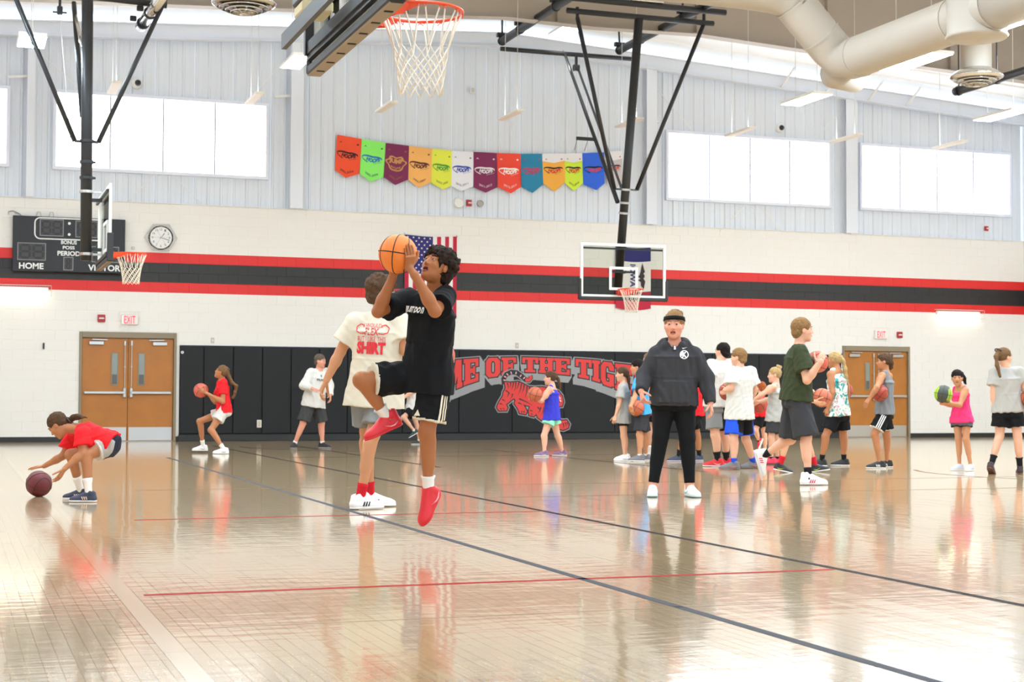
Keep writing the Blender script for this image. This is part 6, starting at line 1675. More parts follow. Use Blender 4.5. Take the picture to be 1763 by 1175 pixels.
# ------------------------------------------------------------------ people
C_RED = cloth('red', (228, 34, 40)); C_BLACK = cloth('black', (22, 22, 24)); C_WHITE = cloth('white', (212, 208, 202)); C_CREAMT = cloth('cream', (216, 207, 188)); C_GREY = cloth('heather_grey', (172, 168, 162)); C_CHAR = cloth('charcoal', (58, 57, 60)); C_DGREY = cloth('dark_grey', (62, 61, 60)); C_MGREY = cloth('mid_grey', (132, 132, 132))
C_BLUE = cloth('blue', (40, 84, 214)); C_STEEL = cloth('steel_grey', (122, 124, 126))
C_SOCKW = cloth('sock_white', (238, 232, 224)); C_SOCKB = cloth('sock_black', (28, 28, 30)); C_SOCKR = cloth('sock_red', (200, 32, 44)); C_SOCKBL = cloth('sock_blue', (40, 76, 200))
S_WHITE = mat('shoe_white', (242, 240, 238), 0.5, bump=.1); S_BLACK = mat('shoe_black', (34, 32, 34), 0.55, bump=.1); S_RED = mat('shoe_red', (216, 34, 44), 0.5, bump=.1); S_NAVY = mat('shoe_navy', (52, 58, 80), 0.55, bump=.1); S_GREY = mat('shoe_grey', (112, 110, 114), 0.55, bump=.1); S_PALE = mat('shoe_pale', (206, 206, 216), 0.5, bump=.1); S_PURPLE = mat('shoe_purple_grey', (124, 96, 130), 0.55, bump=.1); S_MAROON = mat('shoe_dark_maroon', (58, 36, 40), 0.55, bump=.1); S_PINK = mat('shoe_pink', (226, 50, 84), 0.5, bump=.1)
K_BLACK = mat('mark_black', (24, 24, 26), .6); K_WHITE = mat('mark_white', (238, 236, 234), .6); K_PEACH = mat('mark_peach', (232, 188, 164), .6); K_RED = mat('print_red', (214, 40, 50), .7); K_LIME = mat('mark_lime', (206, 240, 60), .6); K_NAVY = mat('print_navy', (40, 46, 70), .7); K_SOLE_RED = mat('sole_red', (206, 30, 42), .5); K_SOLE_DARK = mat('sole_dark', (40, 38, 42), .6)
def band(m2, w=.10):                                   # a band of another cloth round the leg ends
    def fn(c, d):
        mi = np.zeros(len(c), int)
        for side in 'LR':
            h, k = d['jt']['h' + side], d['jt']['k' + side]; u = k - h; t = ((c - h) @ u) / (u @ u); other = 'R' if side == 'L' else 'L'
            h2, k2 = d['jt']['h' + other], d['jt']['k' + other]
            near = np.linalg.norm(c - h - np.clip(t, 0, 1)[:, None] * u, axis=1); u2 = k2 - h2; t2 = np.clip(((c - h2) @ u2) / (u2 @ u2), 0, 1); n2 = np.linalg.norm(c - h2 - t2[:, None] * u2, axis=1)
            mi[(near < n2) & (t > d['ln'] - w)] = 1
        return mi, [d['m'], m2]
    return fn
def side_panel(m2, frac=.55, sides=(1, -1), edge=None, w=.09):
    def fn(c, d):
        x = (c - d['pel']) @ d['left']; mi = np.zeros(len(c), int)
        for s in sides: mi[x * s > frac * .11 * d['H']] = 1
        mats = [d['m'], m2]
        if edge is not None: bm, _ = band(edge, w)(c, d); mi[bm == 1] = 2; mats.append(edge)
        return mi, mats
    return fn
def stripes3(I, side, m, n=3, gap=.022, wd=.009, a0=.12, a1=1.0, tilt=0.0):
    """three stripes down the outside of one leg"""
    jt = I['jt']; h, k = jt['h' + side], jt['k' + side]; dn = unit(k - h); nr = I['lefth'] * (1 if side == 'L' else -1); nr = unit(nr - dn * (nr @ dn)); ri = np.cross(dn, nr)
    L = np.linalg.norm(k - h); s = I['H'] / 1.75; polys = []
    for i in range(n):
        x = (i - (n - 1) / 2) * gap * s
        polys.append([(x - wd * s, -a0 * L), (x + wd * s, -a0 * L), (x + wd * s + tilt, -a1 * L), (x - wd * s + tilt, -a1 * L)])
    print_poly(I, 'bottom', polys, h, ri, -dn, nr, m, 'side_stripes', n=9)
def chest_at(I, up_, side_=0.0): return I['pel'] + (I['nk'] - I['pel']) * up_ + I['left'] * side_ * I['H']
def front_print(I, which, body, up_, w, h, m, side_=0.0, back=False, bold=.03, **k):
    n = -I['front'] if back else I['front']; r = I['left'] if not back else -I['left']
    return print_text(I, which, body, chest_at(I, up_, side_), r, I['spine'], n, w, h, m, bold, **k)

# --- the jumping player
bc = deep(685, 437.7, 9.62)
I = person('teenage boy in black shirt and shorts leaping with an orange ball, red shoes', 1.64, 9.9,
  dict(pel=(735, 640), nk=(748, 499, -.03), drop=0, hd=(752, 460, -.06), sR=(699, 515, .02), sL=(766, 511, -.02), eR=(651, 537, -1), wR=(676, 478, -.04), eL=(749, 536, -1), wL=(714, 474, -.02), kR=(622, 655, -.12), aR=(668, 722, .1), kL=(735, 745, .0), aL=(738, 852, .06)),
  psi=-26, hip_psi=-42, head=(-38, 30, -6), skin_='brown', bulk=.92, hair=('mop', 'dark'), q=.72, mouth=.75,
  top=dict(kind='tee', m=C_BLACK, hem=.075, sleeve=.72, w=1.02, ease=.02), bottom=dict(kind='shorts', m=C_BLACK, len=.80, flare=1.22, paint=band(C_CREAMT, .035)),
  socks={'both': (C_SOCKW, .30)}, hands={'R': dict(ball=bc, ballr=.119, spread=.14), 'L': dict(ball=bc, ballr=.119, d=(-.25, .1, 1), spread=.1)},
  feet={'R': (-62, -22, False), 'L': (-35, -52, False), 'both': dict(m=S_RED, m_sole=K_SOLE_RED, high=1, logo=('swoosh', mat('mark_pale_red', (240, 170, 170), .6)))})
stripes3(I, 'L', mat('stripe_cream', (236, 222, 196), .8), a0=.3, a1=.80, gap=.026, wd=.0075)
front_print(I, 'top', 'JUST DO IT', .735, .15, .05, mat('shirt_print_white', (226, 220, 210), .7), side_=-.04, bold=.06)
print_poly(I, 'bottom', [[(-.026, 0), (.026, 0), (.0, .04)]], I['jt']['hL'] + (I['jt']['kL'] - I['jt']['hL']) * .70, I['lefth'], -unit(I['jt']['kL'] - I['jt']['hL']), I['fronth'], MATS['stripe_cream'], 'shorts_badge')
ball(bc, .1195, 'orange', 'bright orange basketball in the hands of the leaping player', (.05, .14, -2.1))
P_JUMP = I
# --- tall boy with his back turned
b4 = deep(759, 613, 13.1)
I = person('tall boy seen from behind in cream SHIRT tee, grey shorts and red socks', 1.90, 13.2,
  dict(pel=(646, 668), nk=(655, 532), hd=(658, 499), sL=(612, 556), sR=(687, 554), eL=(586, 606, .06), wL=(562, 655, .0), eR=(697, 604, -.05), wR=(746, 620, .1), kL=(632, 745, .08), aL=(637, 842, .12), kR=(642, 748, -.08), aR=(620, 846, .02)),
  psi=172, head=(118, 0, 0), skin_='warm', bulk=.95, hair=('mop', 'brown'), q=.85,
  top=dict(kind='tee', m=C_CREAMT, hem=.085, sleeve=.66, w=1.06, ease=.03, fold=.003), bottom=dict(kind='shorts', m=C_MGREY, len=.82, flare=1.15),
  socks={'both': (C_SOCKR, .24)}, hands={'L': dict(curl=(.3, .5, .5)), 'R': dict(ball=b4, ballr=.119)},
  feet={'L': (105, 0, True), 'R': (125, 0, True), 'both': dict(m=S_WHITE, logo=('bars', K_BLACK))})
for bd, u, w, h, b in (('I WOULD', .785, .15, .034, .0), ('FLEX', .705, .115, .062, .01), ('BUT I LIKE THIS', .615, .245, .040, .0), ('SHIRT', .50, .25, .105, .06)): front_print(I, 'top', bd, u, w, h, K_RED, .014, True, b)
for s in (-1, 1):
    o = chest_at(I, .725, .014 - s * .044); c = [(s * a * .8, b * .8) for a, b in ((-.035, -.035), (.02, -.04), (.065, -.02), (.07, .03), (.03, .06), (-.005, .05), (-.005, .03))]
    pl = []
    for i in range(len(c) - 1): a, b = np.array(c[i]), np.array(c[i + 1]); d = unit(np.append(b - a, 0))[:2]; nn = np.array([-d[1], d[0]]) * .004; pl.append([a - nn, a + nn, b + nn, b - nn])
    print_poly(I, 'top', pl, o, -I['left'], I['spine'], -I['front'], K_RED, 'flexed_arm_print', 1)
ball(b4, .119, 'pink', 'salmon basketball half hidden behind the leaping player', (.4, .2, 1.0))

# --- girl crouching over a ball at the left
b1 = at(67, 833.5, 2, .118)
I = person('girl in red shirt bending down to the floor over a maroon ball', 1.45, 14.0,
  dict(fem=1, pel=(186, 764), nk=(128, 737, .0), drop=0, hd=(100, 733, -.02), sL=(141, 748, -.02), sR=(127, 751, .05), eL=(143, 780, -.05), wL=(111, 808, -.03), eR=(108, 786, .0), wR=(76, 803, .06), kL=(147, 785, -.06), aL=(153, 842, -.02), kR=(121, 783, .05), aR=(140, 838, .1)),
  psi=-92, head=(-96, -42, 0), skin_='tan', bulk=.9, hair=('back', 'brown'), q=.85, hair_pts=[(119, 726, .02), (127, 719, .02), (134, 718, .0), (142, 719, -.02)],
  top=dict(kind='tee', m=C_RED, hem=.03, sleeve=.66, ease=.022), bottom=dict(kind='shorts', m=cloth('navy', (34, 36, 54)), len=.42, flare=1.25, paint=side_panel(C_GREY, .72, (1, -1), C_WHITE, .06)),
  socks={'both': (C_SOCKW, .42)}, hands={'L': dict(d=(-.5, -.1, -.85), n=(-.75, .3, .45), curl=(.12, .15, .15), spread=.22, thumb=.1), 'R': dict(d=(-1, .15, -.10), n=(0, 0, -1), curl=(.12, .15, .15), spread=.16, thumb=.1)},
  feet={'L': (-92, 0, True), 'R': (-96, 0, True), 'both': dict(m=S_NAVY, logo=('bars', K_PEACH))})
ball(b1, .118, 'maroon', 'maroon basketball on the floor under the hand of the bending girl', (.5, .3, .3))

# --- girl in red by the pads
b2 = deep(346, 672.8, 25.5)
I = person('girl in red shirt and white shorts crouching to shoot by the pads, looking up', 1.56, 25.6,
  dict(fem=1, pel=(386, 706), nk=(382, 651), hd=(381, 638.5, -.02), sL=(385, 659), sR=(380, 660), eL=(383.5, 692, -.05), wL=(361, 680, .0), eR=(371, 693, .05), wR=(359, 679, .1), kR=(343.5, 726, .1), aR=(350, 764, .1), kL=(363, 741, -.1), aL=(386, 768, -.05)),
  psi=-92, head=(-92, 24, 0), skin_='tan', bulk=.88, hair=('back', 'lightbrown'), q=1.0, hair_pts=[(391, 636, .0), (394, 648, .0), (400, 660, .0), (407, 665, 0), (404, 676, 0), (401, 686, 0)],
  top=dict(kind='tee', m=C_RED, hem=.03, sleeve=.62, ease=.012), bottom=dict(kind='shorts', m=C_WHITE, len=.48, flare=1.25),
  socks={'both': (C_SOCKW, .26)}, hands={'L': dict(ball=b2, ballr=.119), 'R': dict(ball=b2, ballr=.119)},
  feet={'L': (-92, 0, True), 'R': (-92, 0, .03), 'both': dict(m=S_WHITE, logo=('swoosh', K_BLACK))})
front_print(I, 'top', 'TIGERS', .68, .18, .05, K_WHITE)
ball(b2, .119, 'pink', 'salmon basketball held by the girl in red by the pads', (.2, .8, .3))

# --- man in white
I = person('man in white long sleeved shirt and dark grey shorts standing by the pads', 1.76, 28.2,
  dict(pel=(540, 692), nk=(550, 633), hd=(551.5, 619.5), sR=(535.5, 642), sL=(561, 641), eR=(523, 664, -.05), wR=(537, 669, -1), eL=(567.5, 664, .0), wL=(568.5, 681, -.1), kR=(522, 728, -.05), aR=(507, 760, .05), kL=(553.5, 729, .0), aL=(555, 759, .03)),
  psi=35, head=(68, -2, 0), skin_='ruddy', bulk=1.05, hair=('buzz', 'grey'), q=1.05,
  top=dict(kind='long', m=C_WHITE, hem=.05, ease=.022), bottom=dict(kind='shorts', m=C_DGREY, len=.95, flare=1.2),
  socks={'both': (C_SOCKW, .14)}, hands={'R': dict(n=(.1, .2, -1), curl=(.25, .4, .3)), 'L': dict(curl=(.3, .4, .4))},
  feet={'L': (50, 0, True), 'R': (-5, 0, True), 'both': dict(m=S_BLACK, m_sole=mat('sole_grey', (150, 150, 150), .6))})
front_print(I, 'top', 'ELITE', .66, .17, .035, K_NAVY, .0, False, .03); print_poly(I, 'top', [[(-.012, -.02), (.012, -.02), (.016, .02), (-.016, .02)]], chest_at(I, .77), I['left'], I['spine'], I['front'], mat('print_green_grey', (110, 124, 120), .7), 'shirt_crest', 2)

# --- child half hidden behind the leaping player
person('child in white shirt and black shorts running behind the leaping player', 1.36, 30.6,
  dict(pel=(708, 704), nk=(711, 664), hd=(713, 651), eL=(693, 686.5, -.05), wL=(678, 691.5, -.05), eR=(722, 682, .05), wR=(716, 695, -.05), kL=(694, 719, -.1), aL=(714, 743, .1), kR=(716, 727, .05), aR=(722, 752, .1)),
  psi=-75, head=(-90, 0, 0), skin_='fair', bulk=.9, hair=('short', 'brown'), q=1.15, eyes=False,
  top=dict(kind='tank', m=C_WHITE, hem=.06, ease=.016), bottom=dict(kind='shorts', m=C_BLACK, len=.62, flare=1.25), socks={'both': (C_SOCKW, .12)},
  feet={'L': (-80, -30, False), 'R': (-80, 0, True), 'both': dict(m=mat('shoe_dark_green', (40, 56, 54), .5))})

# --- girl in blue
b6 = deep(921, 679, 24.6)
I = person('girl in royal blue tank top and mint shorts holding a ball before the tiger', 1.42, 25.0,
  dict(fem=1, pel=(950, 714), nk=(950.5, 662), hd=(946.5, 649.5), sL=(946.5, 671), eL=(932, 691, -.05), wL=(920.5, 684, -.1), eR=(938, 690, .05), wR=(926, 683, .1), kL=(936.5, 751, -.05), aL=(937.5, 778, -.02), kR=(960, 751, .03), aR=(968.5, 778, .05)),
  psi=-105, head=(-97, 2, 0), skin_='fair', bulk=1.02, hair=('back', 'brown'), q=1.0, hair_pts=[(956, 645, .02), (961, 653, .02), (963.5, 662, .02), (965, 672, .0)],
  top=dict(kind='tank', m=cloth('royal_blue', (58, 60, 186)), hem=.06, ease=.018), bottom=dict(kind='shorts', m=cloth('mint', (150, 232, 196), .12), len=.42, flare=1.35, paint=band(cloth('aqua', (110, 206, 214)), .0)),
  hands={'L': dict(ball=b6, ballr=.116), 'R': dict(ball=b6, ballr=.116)},
  feet={'L': (-95, 0, True), 'R': (-95, 0, True), 'both': dict(m=S_PURPLE, logo=('swoosh', K_WHITE))})
ball(b6, .116, 'brown', 'brown basketball held by the girl in royal blue', (.3, .2, .5))

# --- girl with a braid, first of the line
I = person('girl in light grey tee and black shorts with a long braid, first of the line', 1.41, 23.4,
  dict(fem=1, pel=(1072.5, 717), nk=(1073.5, 656.5), hd=(1070.5, 642.5), sL=(1071, 668), eL=(1067, 693, -.04), wL=(1060, 716, -.06), eR=(1072, 692, .05), wR=(1064, 714, .08), kL=(1073.5, 752, -.05), aL=(1076, 782, -.02), kR=(1074.5, 752, .05), aR=(1077.5, 781, .08)),
  psi=-92, head=(-92, 0, 0), skin_='light', bulk=.88, hair=('back', 'brown'), q=1.0, hair_pts=[(1080, 640, .0), (1082.5, 652, .0), (1082.5, 668, .0), (1084, 686, .0)],
  top=dict(kind='tee', m=C_GREY, hem=.07, sleeve=.72, ease=.024), bottom=dict(kind='shorts', m=C_BLACK, len=.45, flare=1.1), socks={'both': (C_SOCKW, .05)},
  feet={'both': dict(m=S_WHITE, logo=('swoosh', K_BLACK)), 'L': (-92, 0, True), 'R': (-92, 0, True)})
# --- boy in blue with a ball on his hip
b8 = deep(1095.5, 703, 23.0)
person('dark haired boy in bright blue tee holding a ball at his hip', 1.52, 23.2,
  dict(pel=(1105.5, 708), nk=(1101, 645), hd=(1096.5, 630), sL=(1099, 657), eL=(1094, 681, -.06), wL=(1085.5, 701, -.12), eR=(1112, 682, .05), wR=(1108, 704, .0), kL=(1101, 749, -.05), aL=(1101.5, 782, -.02), kR=(1110, 749, .06), aR=(1112, 781, .08)),
  psi=-92, head=(-93, 0, 0), skin_='warm', bulk=.95, hair=('short', 'black'), q=1.0,
  top=dict(kind='tee', m=cloth('sky_blue', (74, 164, 226)), hem=.03, sleeve=.66, ease=.022), bottom=dict(kind='shorts', m=C_CHAR, len=.85, flare=1.2), socks={'both': (C_SOCKW, .12)},
  hands={'L': dict(ball=b8, ballr=.119)}, feet={'both': dict(m=S_GREY), 'L': (-92, 0, True), 'R': (-92, 0, True)})
ball(b8, .119, 'brown', 'brown basketball at the hip of the boy in bright blue', (.1, .5, .2))
# --- someone hidden behind the woman
person('figure in pink top with white socks, almost hidden behind the woman', 1.58, 23.95,
  dict(pel=(1124, 706), nk=(1121, 634), hd=(1117.5, 618), eL=(1120, 676, -.03), wL=(1116, 702, -.06), eR=(1128, 676, .03), wR=(1124, 700, 0), kL=(1119.5, 746, -.03), aL=(1119, 783, .0), kR=(1127, 746, .04), aR=(1128, 783, .06)),
  psi=-95, head=(-93, 0, 0), skin_='fair', bulk=.9, hair=('short', 'ash'), q=1.15, eyes=False,
  top=dict(kind='tee', m=cloth('pink_red', (206, 52, 84)), hem=.05, ease=.016), bottom=dict(kind='shorts', m=C_BLACK, len=.5, flare=1.1), socks={'both': (C_SOCKW, .42)},
  feet={'both': dict(m=S_WHITE), 'L': (-95, 0, True), 'R': (-95, 0, True)})

# --- the woman in the hooded sweatshirt
I = person('woman in charcoal hoodie, black leggings and headband standing on the court', 1.78, 15.05,
  dict(pel=(1160, 686), nk=(1161.5, 584), hd=(1160.5, 556, -.03), sR=(1131, 611), sL=(1193, 611), legs=1.18, fw=1.13, fem=1, eR=(1110, 648, .0), wR=(1104, 674, -1), eL=(1215, 651, .03), wL=(1223, 694, -.08), kR=(1137, 752, -.05), aR=(1124, 823, .0), kL=(1183, 754, -.05), aL=(1188, 824, .0)),
  psi=-6, head=(-12, 2, 0), skin_='ruddy', bulk=1.2, hair=('tuft', 'sandy'), q=.85, mouth=.4, headscale=1.06,
  top=dict(kind='hoodie', m=C_CHAR, hem=.035, ease=.022, hemr=(.098, .074)), bottom=dict(kind='leggings', m=cloth('legging_black', (18, 18, 20), .02), len=1.90),
  hands={'R': dict(d=(.1, -.45, -.8), n=(.8, .3, .1), curl=(.5, .6, .4)), 'L': dict(curl=(.35, .5, .4))},
  feet={'R': (-8, 0, True), 'L': (14, 0, True), 'both': dict(m=S_WHITE, m_sole=mat('sole_pale_blue', (188, 216, 222), .5), logo=('swoosh', mat('mark_aqua', (120, 190, 204), .6)))})
o = chest_at(I, .74, .052)
rg_ = [(.042 * math.cos(a) * k, .042 * math.sin(a) * k) for a in np.linspace(0, 2 * math.pi, 25)[:-1] for k in (1, .8)]
project(I, 'top', 'chest_ring', rg_, [[2 * i, 2 * i + 1, (2 * i + 3) % 48, (2 * i + 2) % 48] for i in range(24)], o, I['left'], up_ := I['spine'], I['front'], K_WHITE, .003)
print_text(I, 'top', 'K', o + I['left'] * .004, I['left'], I['spine'], I['front'], .045, .055, K_WHITE, .05)
print_poly(I, 'top', [[(-.032, -.03), (-.012, -.036), (-.012, .036), (-.032, .03)]], o, I['left'], I['spine'], I['front'], K_WHITE, 'ball_print', 2)
print_poly(I, 'top', [[(-.025, .006), (-.012, -.008), (.03, .012), (-.012, .0)]], o + I['spine'] * .06, I['left'], I['spine'], I['front'], K_WHITE, 'chest_mark', 2)
for s in (-1, 1): MB().tube([I['nk'] - I['spine'] * .06 + I['front'] * .085 + I['left'] * s * .012, I['nk'] - I['spine'] * .10 + I['front'] * .112 + I['left'] * s * .016, I['nk'] - I['spine'] * .16 + I['front'] * .125 + I['left'] * s * .02], .004, 6).build('drawstring', K_BLACK if s < 0 else C_CHAR, I['t'], True)
wh = I['nk'] - I['spine'] * .075 + I['front'] * .118
MB().bbox(wh + V(-.012, -.012, -.03), wh + V(.012, .012, .01), .004).build('whistle', M_CHROME, I['t'])
HPf, hh_ = I['HP'], I['hh']
hbv = []; nb = 40
for i in range(nb):
    a = 2 * math.pi * i / nb; zt = .235 + .03 * math.cos(a)
    for rr, dz in ((.012, -.075), (.07, -.065), (.075, .07), (.012, .08)):
        zz = zt + dz; cz = math.sqrt(max(.05, 1 - ((zz - .15) / .40) ** 2)); hbv.append(HPf((.325 * cz + rr) * math.sin(a), -.07 + (.395 * cz + rr) * math.cos(a), zz))
mesh_ob('headband', hbv, [[i * 4 + j, ((i + 1) % nb) * 4 + j, ((i + 1) % nb) * 4 + j + 1, i * 4 + j + 1] for i in range(nb) for j in range(3)], C_BLACK, I['t'], True)

# --- child in red behind the woman
person('child in red shirt and black shorts with navy shoes, mostly behind the woman', 1.44, 23.2,
  dict(pel=(1196, 711), nk=(1194, 652), hd=(1190, 638), sL=(1192, 664), eL=(1189, 688, -.05), wL=(1182, 708, -.1), eR=(1203, 690, .1), wR=(1198, 710, .08), kL=(1176, 745, -.1), aL=(1168, 780, .05), kR=(1200, 748, .05), aR=(1204, 781, .08)),
  psi=-80, head=(-85, 0, 0), skin_='tan', bulk=1.0, hair=('short', 'dark'), q=1.1, eyes=False,
  top=dict(kind='tee', m=C_RED, hem=.03, ease=.022), bottom=dict(kind='shorts', m=C_BLACK, len=.72, flare=1.2), socks={'both': (C_SOCKB, .3)},
  feet={'both': dict(m=S_NAVY, m_sole=mat('sole_lilac', (206, 196, 206), .5)), 'L': (-88, 0, True), 'R': (-60, 0, True)})

# --- boy in white, red shoes
I = person('big dark haired boy in white tee with red shoes, back turned', 1.72, 21.5,
  dict(pel=(1239, 697), nk=(1240.5, 617.5), hd=(1243.5, 602.5), sL=(1225, 629), sR=(1256, 628), eL=(1222, 656, -.05), wL=(1224, 676, .15), eR=(1261, 656, .02), wR=(1259, 680, .12), kL=(1231, 750, -.05), aL=(1236, 784, .02), kR=(1247, 751, .05), aR=(1251, 784, .08)),
  psi=-158, head=(-132, 0, 0), skin_='fair', bulk=1.16, hair=('buzz', 'black'), q=1.0,
  top=dict(kind='tee', m=C_WHITE, hem=.015, sleeve=.7, ease=.026), bottom=dict(kind='shorts', m=C_BLACK, len=.78, flare=1.22, paint=side_panel(C_MGREY, .15, (1,))), socks={'both': (C_SOCKB, .36)},
  feet={'L': (-100, 0, True), 'R': (-100, 0, True), 'both': dict(m=S_RED, logo=('swoosh', K_WHITE))})
# --- boy in white with blue edged shorts
b12 = deep(1253, 675, 21.15)
I = person('sandy haired boy in white tee and black shorts with blue trim and blue socks', 1.65, 20.7,
  dict(pel=(1273, 711), nk=(1274, 629), hd=(1271, 612.5), sL=(1259, 641), sR=(1292, 641), eL=(1258.5, 669, -.05), wL=(1247.5, 672, .0), eR=(1299, 670, .04), wR=(1294, 688, .1), kL=(1263, 758, -.05), aL=(1263.5, 793, .0), kR=(1284, 757, .08), aR=(1297, 789, .18)),
  psi=-140, head=(-112, 0, 0), skin_='fair', bulk=1.08, hair=('short', 'sandy'), q=1.0,
  top=dict(kind='tee', m=C_WHITE, hem=.05, sleeve=.74, ease=.03), bottom=dict(kind='shorts', m=C_BLACK, len=.78, flare=1.28, paint=side_panel(C_BLUE, .85, (1, -1), C_BLUE, .05)), socks={'both': (C_SOCKBL, .24)},
  hands={'L': dict(ball=b12, ballr=.119)}, feet={'L': (-100, 0, True), 'R': (-70, 0, True), 'both': dict(m=S_GREY, m_sole=mat('sole_taupe', (120, 106, 98), .6), logo=('swoosh', mat('mark_orange', (226, 110, 60), .6)))})
ball(b12, .119, 'rust', 'dark red basketball in front of the sandy haired boy in white', (.5, .2, .2))
# --- red haired child
b13 = deep(1306.5, 697.5, 23.6)
person('small red haired child in red shirt stooping with a ball, one red shoe lifted', 1.20, 24.0,
  dict(pel=(1311, 713), nk=(1311, 680), hd=(1310.5, 667), eL=(1306, 692, -.05), wL=(1305, 704, -.1), eR=(1312, 693, .05), wR=(1304, 700, .1), kL=(1300.5, 742, -.05), aL=(1306.5, 760, .12), kR=(1315, 742, .05), aR=(1318, 779, .0)),
  psi=-100, head=(-150, -10, 0), skin_='fair', bulk=.95, hair=('short', 'red'), q=1.1, eyes=False,
  top=dict(kind='tee', m=C_RED, hem=.03, ease=.022), bottom=dict(kind='shorts', m=C_BLACK, len=.72, flare=1.2), socks={'both': (C_SOCKB, .15)},
  hands={'L': dict(ball=b13, ballr=.119), 'R': dict(ball=b13, ballr=.119)}, feet={'L': (-120, -70, False), 'R': (-100, 0, True), 'both': dict(m=S_RED, logo=('swoosh', K_WHITE))})
ball(b13, .119, 'rust', 'dark orange basketball held by the small red haired child', (.2, .9, .2))
# --- blonde girl with a bun
I = person('blonde girl with a bun in pale grey tank top reaching forward', 1.43, 22.3,
  dict(fem=1, pel=(1332.5, 717), nk=(1336, 658), hd=(1333, 643.5), sL=(1331, 667), eL=(1314, 678, -.03), wL=(1300, 687, .0), eR=(1324, 688, .1), wR=(1308, 692, .1), kL=(1327.5, 755, -.04), aL=(1328, 788, .0), kR=(1336, 755, .05), aR=(1339, 787, .1)),
  psi=-105, head=(-92, 0, 0), skin_='fair', bulk=.88, hair=('bun', 'blonde'), q=1.0,
  top=dict(kind='tank', m=C_GREY, hem=.05, ease=.022), bottom=dict(kind='shorts', m=C_CHAR, len=.75, flare=1.25), socks={'both': (C_SOCKB, .15)},
  feet={'L': (-95, 0, True), 'R': (-95, 0, True), 'both': dict(m=S_PINK, m_sole=K_SOLE_DARK)})
# --- hidden player behind the boy in green
b16 = deep(1415, 685.3, 19.7)
person('player in red socks hidden behind the boy in olive', 1.50, 19.9,
  dict(pel=(1372, 716), nk=(1378, 641), hd=(1380, 622), eR=(1383, 682, -.05), wR=(1399, 691, -.05), eL=(1386, 678, .1), wL=(1399, 674, .1), kR=(1356, 757, -.05), aR=(1343, 796, .0), kL=(1390, 758, .05), aL=(1404, 794, .05)),
  psi=90, head=(90, 0, 0), skin_='light', bulk=.9, hair=('short', 'brown'), q=1.05, eyes=False,
  top=dict(kind='tee', m=C_DGREY, hem=.03, ease=.016), bottom=dict(kind='shorts', m=C_BLACK, len=.75, flare=1.15), socks={'both': (C_SOCKR, .36)},
  hands={'R': dict(ball=b16, ballr=.119), 'L': dict(ball=b16, ballr=.119)}, feet={'R': (88, -12, .02), 'L': (88, 8, True), 'both': dict(m=S_BLACK, logo=('swoosh', K_LIME))})
ball(b16, .119, 'brown', 'brown basketball held out at waist height behind the boy in olive', (.1, .3, .7))
# --- boy in olive
b15 = deep(1407.5, 623.5, 17.25)
I = person('blond boy in olive tee and dark grey shorts striding right with a ball', 1.84, 17.2,
  dict(pel=(1371, 684), nk=(1376.5, 589), hd=(1382, 564, .0), sR=(1378, 606), eR=(1389.5, 655, -.1), wR=(1413, 623, -.05), eL=(1394, 642, .1), wL=(1412, 628, .12), kR=(1388, 754, -.05), aR=(1391.5, 806, -.02), kL=(1361, 756, .05), aL=(1313, 786, .1)),
  psi=92, head=(92, 2, 0), skin_='fair', bulk=1.02, hair=('short', 'sandy'), q=.95,
  top=dict(kind='tee', m=cloth('olive', (58, 64, 42)), hem=.02, sleeve=.7, ease=.026), bottom=dict(kind='shorts', m=C_CHAR, len=.98, flare=1.35), socks={'both': (C_SOCKB, .25)},
  hands={'R': dict(ball=b15, ballr=.119), 'L': dict(ball=b15, ballr=.119)}, feet={'R': (96, 0, True), 'L': (95, -72, False), 'both': dict(m=S_WHITE, m_sole=mat('sole_pale_grey', (214, 214, 218), .5), high=1, logo=('bars', S_PINK), lace=K_BLACK)})
ball(b15, .119, 'pink', 'salmon basketball at the chest of the boy in olive', (.6, .4, .2))
# --- tie-dye girl
def tie_dye():
    m = mat('cloth_tie_dye', (226, 226, 214), .85, bump=.25, bscale=16); nt = m.node_tree; b = nt.nodes['Principled BSDF']
    tc = nt.nodes.new('ShaderNodeTexCoord'); n = nt.nodes.new('ShaderNodeTexNoise'); n.inputs['Scale'].default_value = 11; n.inputs['Detail'].default_value = 3; n.inputs['Distortion'].default_value = 1.2
    r = nt.nodes.new('ShaderNodeValToRGB'); e = r.color_ramp.elements; e[0].position = .30; e[0].color = lin((32, 122, 126)); e[1].position = .74; e[1].color = lin((226, 60, 96))
    for p_, c_ in ((.42, (60, 156, 156)), (.48, (232, 230, 216)), (.56, (236, 232, 222)), (.62, (146, 116, 124)), (.67, (222, 220, 210))): q = e.new(p_); q.color = lin(c_)
    nt.links.new(tc.outputs['Object'], n.inputs['Vector']); nt.links.new(n.outputs['Fac'], r.inputs[0]); nt.links.new(r.outputs[0], b.inputs['Base Color']); return m
b17 = deep(1453.5, 673, 22.0)
